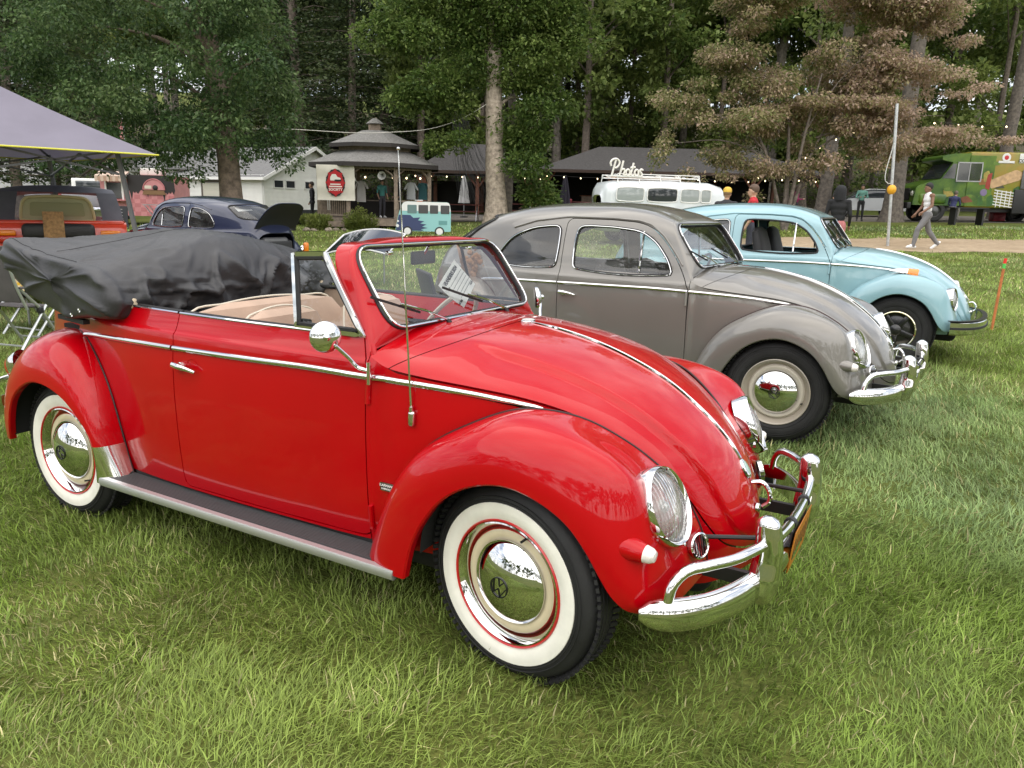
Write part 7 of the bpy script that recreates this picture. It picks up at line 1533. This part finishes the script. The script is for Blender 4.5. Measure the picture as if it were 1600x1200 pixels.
ll = empty('street_lantern', place(82, 46.0), RZ, 'small white globe lantern on a post beyond the orange car', 'lamp'); obj('post', tube([(0, 0, 0), (0, 0, 2.7)], .04, 8), black_m, ll); obj('globe', lathe([(.06, 2.68), (.13, 2.78), (.14, 2.95), (.07, 3.08), (.02, 3.18), (0, 3.2)], 16, 'z'), mat('globe_white', (.6, .6, .55), rough=.3), ll)
# white camper bus with a rack and script sign
p = place(1031, 24.5); hb = heading(.97, .22); bus = empty('white_bus', p, hb, 'white vintage camper bus with a roof rack behind the grey sedan', 'bus', None, .96); bw = paint('paint_bus_white', (.60, .64, .66))
def loft(secs, n=40, e=.42):
    rows = []
    for x, w, z0_, z1_, ee in secs:
        a = np.linspace(0, 2*math.pi, n, endpoint=False); c_, s_ = np.cos(a), np.sin(a); rows.append(np.stack([np.full(n, x), w*np.sign(c_)*np.abs(c_)**ee, (z0_+z1_)/2+(z1_-z0_)/2*np.sign(s_)*np.abs(s_)**ee], 1))
    P = np.array(rows); return P.reshape(-1, 3), grid_faces(len(secs), n, False, True)+[tuple(range(n-1, -1, -1)), tuple((len(secs)-1)*n+k for k in range(n))]
obj('body', loft([(-2.14, .45, .55, 1.45, .5), (-2.10, .62, .42, 1.68, .45), (-1.98, .78, .34, 1.83, .40), (-1.6, .85, .30, 1.90, .36), (0, .87, .30, 1.93, .35), (1.3, .86, .30, 1.90, .36), (1.75, .80, .32, 1.80, .42), (2.0, .70, .40, 1.58, .5), (2.12, .52, .50, 1.30, .6), (2.14, .3, .6, 1.1, .7)]), bw, bus, sharp=None)
for s in (1, -1):
    for a, b, cn in ((-1.80, -.92, 0), (-.80, .18, 1), (.30, .92, 0), (.98, 1.30, 0)):
        w_ = empty('side_window', ((a+b)/2, s*.862, 1.47)); w_.parent = bus; obj('pane', rbox(0, 0, 0, b-a, .02, .38, .008), win_dark if cn else mat('window_pale', (.30, .33, .33), rough=.08, spec=.8), w_); obj('window_frame', tube(np.stack([*np.array([(x_, z_) for x_, z_ in spline(roundpoly([(-(b-a)/2, -.19), ((b-a)/2, -.19), ((b-a)/2, .19), (-(b-a)/2, .19)], .06), 40, True)]).T[:1], np.full(40, s*.012), np.array([(x_, z_) for x_, z_ in spline(roundpoly([(-(b-a)/2, -.19), ((b-a)/2, -.19), ((b-a)/2, .19), (-(b-a)/2, .19)], .06), 40, True)]).T[1]], 1), .016, 6, True), trim_w, w_)
    for x in (-1.25, 1.15): simple_wheel(bus, x, s*.70, .33, .33, .17, s)
    ws2 = obj('windshield', (np.array([(1.98, s*.05, 1.20), (1.92, s*.68, 1.20), (1.70, s*.62, 1.66), (1.80, s*.05, 1.70)])+np.array([.03, s*.01, 0]), [(0, 1, 2, 3)]), mat('window_pale', (.30, .33, .33)), bus, smooth=False)
rk = empty('roof_rack', (0, 0, 0)); rk.parent = bus
for y in (-.72, .72): obj('side_rail', tube([(-1.75, y, 1.985), (.95, y, 1.985)], .018, 6), trim_w, rk); obj('side_rail', tube([(-1.75, y, 2.075), (.95, y, 2.075)], .014, 6), trim_w, rk)
for x in (-1.75, -1.05, -.35, .30, .95): obj('cross_bar', tube(spline([(x, -.80, 1.80), (x, -.72, 1.985), (x, 0, 2.0), (x, .72, 1.985), (x, .80, 1.80)], 16), .016, 6), trim_w, rk); obj('stanchion', join(tube([(x, -.72, 1.985), (x, -.72, 2.075)], .012, 6), tube([(x, .72, 1.985), (x, .72, 2.075)], .012, 6)), trim_w, rk)
for k in range(5): obj('rack_slat', box(-.4, -.5+.25*k, 2.005, 2.6, .10, .015), mat('slat_wood', (.36, .20, .11), rough=.6), rk, smooth=False)
sg_ = empty('photos_sign', tuple(np.array(p)+np.array(Matrix.Rotation(hb, 3, 'Z')@Vector((-1.42, -.72, 1.94)))), hb, 'white script sign reading Photos standing on the bus rack', 'sign')
scr = [[(.10, 0), (.22, .5), (.34, .98)], [(.04, .60), (.0, .84), (.14, 1.0), (.40, 1.04), (.58, .88), (.52, .62), (.34, .50), (.20, .52)], [(.62, 0), (.73, .45), (.84, .95)], [(.66, .18), (.78, .42), (.92, .44), (.95, .3), (.90, .06), (1.04, .06)], [(1.18+.13*math.cos(t), .23+.20*math.sin(t)) for t in np.linspace(-1.8, 4.6, 14)], [(1.28, .10), (1.36, .10)], [(1.54, .84), (1.46, .45), (1.40, .10), (1.46, .02), (1.58, .10)], [(1.34, .54), (1.66, .58)], [(1.76+.13*math.cos(t), .23+.20*math.sin(t)) for t in np.linspace(-1.8, 4.6, 14)], [(2.18, .40), (2.08, .46), (1.99, .36), (2.08, .24), (2.14, .12), (2.02, .0), (1.90, .06)]]
for st_ in scr:
    q3 = spline(np.array([(x*.46-.50, 0, z*.46-.02) for x, z in st_]), 22); obj('script_stroke', sweep(q3, circ(.030, 10, .034), up=(0, 1, 0)), mat('script_white', (.75, .73, .68), rough=.5), sg_)
obj('sign_foot', box(0, 0, -.02, 1.0, .05, .03), trim_w, sg_, smooth=False)
# green food truck (step van), nose to the left
p = ground_at(1487, 346.5); ftk = empty('food_truck', p, heading(-1, .06), 'green and yellow food truck with sandwich pictures at the wood edge', 'truck')
lime = mat('truck_lime', (.11, .19, .018), rough=.3, var=.35, vscale=1.6, vcol=(.02, .07, .012)); yel = mat('truck_yellow', (.28, .18, .018), rough=.3, var=.25, vscale=1.3, vcol=(.16, .20, .02))
obj('box_body', rbox(-2.4, 0, 1.95, 5.0, 2.2, 2.55, .10), yel, ftk); obj('cab', prism(roundpoly([(0, .75), (0, 3.15), (.90, 3.12), (1.35, 2.98), (1.32, 2.82), (.82, 2.72), (1.30, 1.95), (1.7, 1.86), (2.35, 1.62), (2.45, .75)], [.02, .1, .2, .1, .06, .02, .04, .1, .15, .05]), -1.08, 1.08), lime, ftk, sharp=25)
obj('cab_glass', prism([(.66, 1.99), (1.24, 1.99), (.82, 2.66), (.66, 2.66)], -1.092, 1.092), win_dark, ftk, smooth=False); obj('windshield', (np.array([(1.31, -.98, 1.99), (1.31, .98, 1.99), (.845, .98, 2.70), (.845, -.98, 2.70)]), [(0, 1, 2, 3)]), win_dark, ftk, smooth=False)
obj('green_panel', box(-.5, 1.105, 1.9, 1.15, .02, 2.3), lime, ftk, smooth=False)
for s in (1, -1):
    dw_ = empty('door_window', (.05, s*1.105, 2.30)); dw_.parent = ftk; obj('pane', box(0, 0, 0, 1.05, .02, .80), win_dark, dw_, smooth=False); obj('window_frame', join(box(0, s*.01, .42, 1.15, .03, .05), box(0, s*.01, -.42, 1.15, .03, .05), box(-.55, s*.01, 0, .05, .03, .85), box(.55, s*.01, 0, .05, .03, .85), box(0, s*.01, 0, .04, .03, .85)), steel, dw_, smooth=False)
    obj('fender', rbox(1.55, s*1.0, 1.05, 1.3, .3, .5, .12), lime, ftk)
    for x in (1.35, -3.4): simple_wheel(ftk, x, s*.92, .48, .48, .3, s, (.10, .10, .10))
    obj('headlight', ellipsoid((2.42, s*.82, 1.28), (.05, .13, .13), 14), mat('globe_white', (.6, .6, .55)), ftk)
obj('grille', rbox(2.44, 0, 1.25, .06, 1.2, .55, .03), black_m, ftk); obj('bumper', rbox(2.6, 0, .72, .2, 2.2, .3, .04), black_m, ftk); obj('underbody', box(-1.6, 0, .65, 6.2, 1.7, .3), black_m, ftk, smooth=False)
# printed sandwich, lattice and badges on the near side (its left)
yy = 1.115
obj('printed_bread', prism(roundpoly([(-2.35, 2.0), (-1.0, 1.55), (-.95, 1.95), (-2.05, 2.45), (-2.4, 2.3)], .12), yy, yy+.008), mat('print_bread', (.46, .30, .16), rough=.4, var=.25, vscale=6), ftk, smooth=False); obj('printed_tomato', prism(roundpoly([(-.95, 1.5), (-.75, 1.6), (-.80, 2.2), (-1.0, 2.3)], .05), yy, yy+.006), mat('print_red', (.28, .03, .02), rough=.4), ftk, smooth=False)
for k in range(6): obj('printed_stripe', xf(box(0, 0, 0, 1.1, .008, .045), Matrix.Rotation(math.radians(-8), 3, 'Y'), (-1.75, yy+.01, .78+.13*k)), mat('print_white', (.66, .66, .64), rough=.5), ftk, smooth=False)
for k in range(5): obj('printed_stripe', box(-1.35-.2*k, yy+.012, 1.1, .04, .008, .75), mat('print_white', (.66, .66, .64)), ftk, smooth=False)
obj('printed_disc', lathe([(.16, 0), (.15, .01), (0, .012)], 24, 'y', (-.72, yy, 1.38)), mat('print_purple', (.18, .14, .25), rough=.4), ftk)
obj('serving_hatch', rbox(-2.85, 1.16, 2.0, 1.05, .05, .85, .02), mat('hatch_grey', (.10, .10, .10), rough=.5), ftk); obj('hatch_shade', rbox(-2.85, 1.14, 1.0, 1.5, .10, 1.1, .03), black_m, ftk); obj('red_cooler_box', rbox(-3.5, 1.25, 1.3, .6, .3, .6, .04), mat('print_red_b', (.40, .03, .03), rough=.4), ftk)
gq = np.random.default_rng(21)
for k in range(26):
    x_, z_ = gq.uniform(-4.6, .9), gq.uniform(1.0, 2.75); w_, h_ = gq.uniform(.10, .30), gq.uniform(.12, .5)
    if -.6 < x_ < .75 and z_ > 1.75: continue
    c_ = [(.03, .10, .015), (.10, .17, .02), (.24, .10, .02), (.30, .24, .05), (.16, .05, .02), (.05, .05, .03)][k % 6]
    obj('printed_patch', prism(roundpoly([(x_-w_, z_-h_*.4), (x_+w_*.7, z_-h_*.6), (x_+w_, z_+h_*.3), (x_, z_+h_*.6)], .08), yy-.004+.0005*k*.2, yy+.0005+.0004*k*.3), mat('print_patch_%d' % (k % 6), c_, rough=.4, var=.3, vscale=5), ftk, smooth=False)
def side_m(x, z): return frame_m((x, yy+.014, z), (-1, 0, 0), (0, 0, 1))
obj('brand_panel', rbox(-2.35, yy+.002, 2.96, .48, .012, .42, .02), mat('print_white', (.66, .66, .64)), ftk); letters('CONS', .20, mat('print_ink', (.02, .02, .02), rough=.5), ftk, side_m(-2.35, 2.84), bold=.006)
obj('brand_panel', rbox(-1.55, yy+.002, 2.78, .72, .012, .10, .02), mat('print_white', (.66, .66, .64)), ftk)
obj('round_badge', lathe([(.29, 0), (.28, .012), (0, .014)], 32, 'y', (-2.98, yy, 2.92)), mat('print_white', (.66, .66, .64)), ftk); obj('round_badge_face', lathe([(.255, .012), (0, .018)], 32, 'y', (-2.98, yy, 2.92)), mat('print_red_c', (.48, .02, .03), rough=.4), ftk); obj('badge_script', rbox(-2.98, yy+.02, 2.92, .40, .008, .11, .003, 1), mat('print_white', (.66, .66, .64)), ftk)
obj('small_badge', lathe([(.20, 0), (.19, .012), (0, .014)], 28, 'y', (-1.52, yy, 2.98)), mat('print_white', (.66, .66, .64)), ftk); obj('small_badge_face', lathe([(.12, .012), (0, .018)], 24, 'y', (-1.52, yy, 2.98)), mat('print_red_c', (.48, .02, .03)), ftk)
# picnic bench, seated person, red cooler by the truck
q = ground_at(1508, 352); tbk = empty('bench_table', q, RZ, 'dark table in front of the green food truck', 'table'); obj('top', box(0, 0, .74, 1.5, .7, .05), black_m, tbk, smooth=False)
for x in (-.6, .6): obj('leg', box(x, 0, .37, .08, .5, .74), black_m, tbk, smooth=False)
person(tuple(np.array(ground_at(1484, 350))+np.array([0, 0, .18])), heading(.55, .5), 'person in a navy jacket hunched on a seat by the food truck', 'sit', (.03, .035, .10), (.16, .15, .13), (.1, .1, .1), 'fair', (.10, .08, .06), 1.75, 'long', voxel=.024)
cq = ground_at(1557, 346); ck = empty('red_cooler', cq, RZ, 'red cooler on the ground beside the food truck', 'cooler'); obj('body', rbox(0, 0, .20, .62, .4, .38, .04), mat('cooler_red', (.35, .03, .05), rough=.4), ck); obj('lid', rbox(0, 0, .42, .64, .42, .08, .03), mat('cooler_lid', (.28, .025, .04), rough=.4), ck); obj('handle', tube(spline([(-.3, 0, .38), (-.25, 0, .50), (.25, 0, .50), (.3, 0, .38)], 14), .012, 6), black_m, ck)
# white car parked beyond
p = place(1350, 45.0); wc = empty('white_hatchback', p, heading(-1, .15), 'silver white hatchback parked between the tree trunks', 'car'); wm = paint('paint_silver', (.52, .54, .55))
obj('body', prism(roundpoly([(-2.1, .35), (-2.15, .85), (-1.95, 1.0), (-1.5, 1.05), (.9, 1.0), (1.9, .85), (2.1, .65), (2.1, .35)], [.08, .12, .1, .1, .2, .2, .1, .1]), -.86, .86), wm, wc, sharp=25); obj('cabin', loft([(-1.75, .62, .95, 1.02, .5), (-1.5, .70, .95, 1.38, .45), (-.9, .72, .95, 1.50, .42), (.0, .72, .95, 1.50, .42), (.5, .70, .95, 1.38, .45), (1.1, .66, .93, 1.0, .5)], 28), win_dark, wc); obj('roof', loft([(-1.45, .60, 1.36, 1.42, .6), (-.9, .66, 1.46, 1.53, .6), (.0, .66, 1.46, 1.53, .6), (.35, .60, 1.40, 1.45, .6)], 20), wm, wc)
for s in (1, -1):
    obj('headlight', ellipsoid((2.02, s*.66, .72), (.08, .16, .08), 12), mat('globe_white', (.6, .6, .55)), wc); obj('mirror', rbox(.6, s*.95, 1.05, .12, .18, .12, .04), wm, wc)
    for x in (-1.3, 1.3): simple_wheel(wc, x, s*.78, .31, .31, .19, s, (.30, .30, .31))
# dark tilted display panel beside the gazebo lawn
dp = empty('tilted_panel', place(565, 13.5), RZ-.2, 'dark glossy panel lying tilted on a low stand beyond the red windshield', 'panel'); dz = float(1.488-(378-313)*13.5/1211)-float(dp.location[2])
P = np.array([[(x, y, dz+.34*y+.06-.10*(x/.6)**2+.04*x) for x in np.linspace(-.58, .58, 14)] for y in np.linspace(-.35, .55, 8)]); V, F = grid_mesh(P); obj('sheet', join((V, F), (V-np.array([0, 0, .02]), [tuple(reversed(f)) for f in F])), mat('panel_navy', (.010, .012, .022), rough=.05, coat=1.0), dp); obj('edge', tube(np.vstack([P[0], P[1:, -1], P[-1, ::-1], P[::-1, 0]]), .014, 6), mat('edge_white', (.66, .66, .66), rough=.4), dp)
for x in (-.35, .35): obj('leg', tube([(x, .1, dz+.05), (x, .1, 0)], .015, 6), steel, dp)
# --- canopy tent over the orange car
A0 = place(206, 9.9); RT = RZ+math.radians(46); tn = empty('canopy_tent', A0, RT, 'grey purple pop up canopy with a yellow hem above the orange car', 'tent')
ez, L_t = 2.03, 3.0
cn = [np.array([.26, -.26, ez-.06]), np.array([.26, L_t, ez-.06]), np.array([-L_t-.26, L_t, ez-.06]), np.array([-L_t-.26, -.26, ez-.06])]; apex = np.array([-L_t/2, L_t/2, ez+1.0])
tmat = mat('canopy_cloth', (.200, .185, .235), rough=.75, var=.06, vscale=2.0, transl=.18); pan = []
for i in range(4):
    a, b = cn[i], cn[(i+1) % 4]; rows = []
    for u_ in np.linspace(0, 1, 14):
        l, r_ = a+(apex-a)*u_, b+(apex-b)*u_
        rows.append([l+(r_-l)*v_-np.array([0, 0, .17*math.sin(math.pi*v_)*(1-u_)*u_*1.6+.15*u_*(1-u_)]) for v_ in np.linspace(0, 1, 14)])
    V, F = grid_mesh(np.array(rows)); obj('canopy_panel', (V, F), tmat, tn)
    obj('yellow_hem', tube(np.array([a+(b-a)*v_ for v_ in np.linspace(0, 1, 8)]), .010, 6), mat('hem_yellow', (.62, .60, .06), rough=.6), tn)
tent_m = mat('tent_steel', (.16, .16, .17), rough=.45, metal=.5)
feet = [(0.12, -.12), (.12, L_t), (-L_t, L_t), (-L_t, -.12)]; tops = [(-.10, .10), (-.10, L_t-.2), (-L_t+.1, L_t-.2), (-L_t+.1, .10)]
for (fx_, fy_), (tx_, ty_) in zip(feet, tops):
    gzf = float(gz(*(np.array(A0[:2])+np.array(Matrix.Rotation(RT, 2)@Vector((fx_, fy_))))))-A0[2]; obj('leg', bar((fx_, fy_, gzf), (tx_, ty_, ez), .045), tent_m, tn, smooth=False)
for i in range(4):
    a, b = np.array(tops[i]+(ez-.02,)), np.array(tops[(i+1) % 4]+(ez-.02,)); m1 = (a+b)/2
    for q0, q1 in ((a, m1-np.array([0, 0, .28])), (a-np.array([0, 0, .28]), m1), (b, m1-np.array([0, 0, .28])), (b-np.array([0, 0, .28]), m1)): obj('truss_bar', bar(q0, q1, .022), tent_m, tn, smooth=False)
    obj('roof_bar', bar(a, apex-np.array([0, 0, .12]), .022), tent_m, tn, smooth=False)
# --- folding chairs and the checked tablecloth beyond the red tail
def camp_chair(loc, rz, label):
    c_ = empty('camp_chair', loc, rz, label, 'chair', 'folding camp chairs'); al = mat('chair_alu', (.50, .52, .53), rough=.35, metal=.7); fab = mat('chair_fabric', (.085, .078, .080), rough=.85, var=.15)
    for s in (-1, 1):
        obj('leg', tube([(.26, s*.27, 0), (-.02, s*.27, .44), (-.20, s*.27, .62)], .014, 7), al, c_); obj('leg', tube([(-.28, s*.27, 0), (.20, s*.27, .60)], .014, 7), al, c_); obj('back_post', tube(spline([(-.14, s*.27, .42), (-.22, s*.27, .62), (-.30, s*.27, .92)], 10), .014, 7), al, c_); obj('armrest', rbox(.0, s*.29, .63, .42, .045, .025, .010), fab, c_); obj('joint', rbox(.0, s*.27, .40, .05, .05, .06, .012), black_m, c_)
    for x in (-.22, .22): obj('cross_bar', tube([(x, -.27, .08), (x, .27, .08)], .010, 6), al, c_)
    obj('seat', xf(rbox(0, 0, 0, .46, .52, .02, .008), Matrix.Rotation(math.radians(6), 3, 'Y'), (.02, 0, .43)), fab, c_); obj('backrest', xf(rbox(0, 0, .0, .02, .52, .48, .009), Matrix.Rotation(math.radians(-15), 3, 'Y'), (-.25, 0, .72)), fab, c_)
    return c_
c1 = np.array([-6.75, 1.45, 0]); camp_chair((c1[0], c1[1], float(gz(c1[0], c1[1]))), heading(.3, 1), 'dark folding camp chair at the left edge beside the red fender')
p = ground_at(70, 520); camp_chair(p, heading(.4, .9), 'folding chair mostly hidden under the folded black roof')
p = place(62, 8.6); tbc = empty('checked_table', p, RZ, 'table with a yellow checked cloth behind the folded black roof', 'table')
ck_m = mat('gingham', (.62, .42, .06), rough=.85); nt = ck_m.node_tree; tc = nt.nodes.new("ShaderNodeTexCoord"); chk = nt.nodes.new("ShaderNodeTexChecker"); chk.inputs["Scale"].default_value = 26; chk.inputs["Color1"].default_value = (.66, .56, .36, 1); chk.inputs["Color2"].default_value = (.60, .36, .02, 1); nt.links.new(tc.outputs["Object"], chk.inputs["Vector"]); nt.links.new(chk.outputs[0], nt.nodes["Principled BSDF"].inputs["Base Color"])
P = []
for z, gr in ((.745, 0), (.745, .02), (.70, .04), (.60, .06), (.50, .09), (.42, .10)):
    a = np.linspace(0, 2*math.pi, 48, endpoint=False); cxx = .55*np.sign(np.cos(a))*np.abs(np.cos(a))**.3; cyy = .35*np.sign(np.sin(a))*np.abs(np.sin(a))**.3; k = 1+gr*(1+.5*np.sin(7*a)); P.append(np.stack([cxx*k, cyy*k, np.full(48, z)+(.06*np.sin(3*a) if z < .45 else 0)], 1))
obj('cloth', (np.array(P).reshape(-1, 3), grid_faces(6, 48, False, True, True)+[tuple(range(48))]), ck_m, tbc)
for x in (-.45, .45):
    for y in (-.28, .28): obj('leg', tube([(x, y, 0), (x, y, .74)], .014, 6), steel, tbc)
# --- seated visitor between the red and the grey car
sp = place(716, 6.25); bc = empty('folding_chair', sp, heading(.9, .3), 'black folding chair with a camouflage bag seen through the red windshield', 'chair')
for s in (-1, 1): obj('leg', tube([(.24, s*.25, 0), (-.20, s*.25, .80)], .013, 6), black_m, bc); obj('leg', tube([(-.24, s*.25, 0), (.22, s*.25, .46)], .013, 6), black_m, bc)
obj('seat', rbox(0, 0, .45, .46, .5, .03, .01), black_m, bc); obj('backrest', xf(rbox(0, 0, 0, .03, .5, .34, .01), Matrix.Rotation(math.radians(-14), 3, 'Y'), (-.24, 0, .78)), black_m, bc)
pr = person(tuple(sp-np.array([0, 0, .02])), heading(.9, .3), 'seated person with curly brown hair in a grey top seen through the red windshield', 'sit', (.25, .25, .26), (.05, .06, .09), skin='fair', hair=(.22, .11, .045), H=1.5, sleeve='long')
hc = np.array([.24, 0, 1.17])*1.5/1.75; gg = np.random.default_rng(2); obj('curls', join(*[ellipsoid(hc+gg.normal(size=3)*np.array([.045, .055, .05])+np.array([-.05, 0, .0]), np.array([.02, .02, .02])*gg.uniform(.7, 1.3), 6) for k in range(170)]), mat('curly_hair', (.22, .11, .045), rough=.8, var=.3, vscale=30), pr)
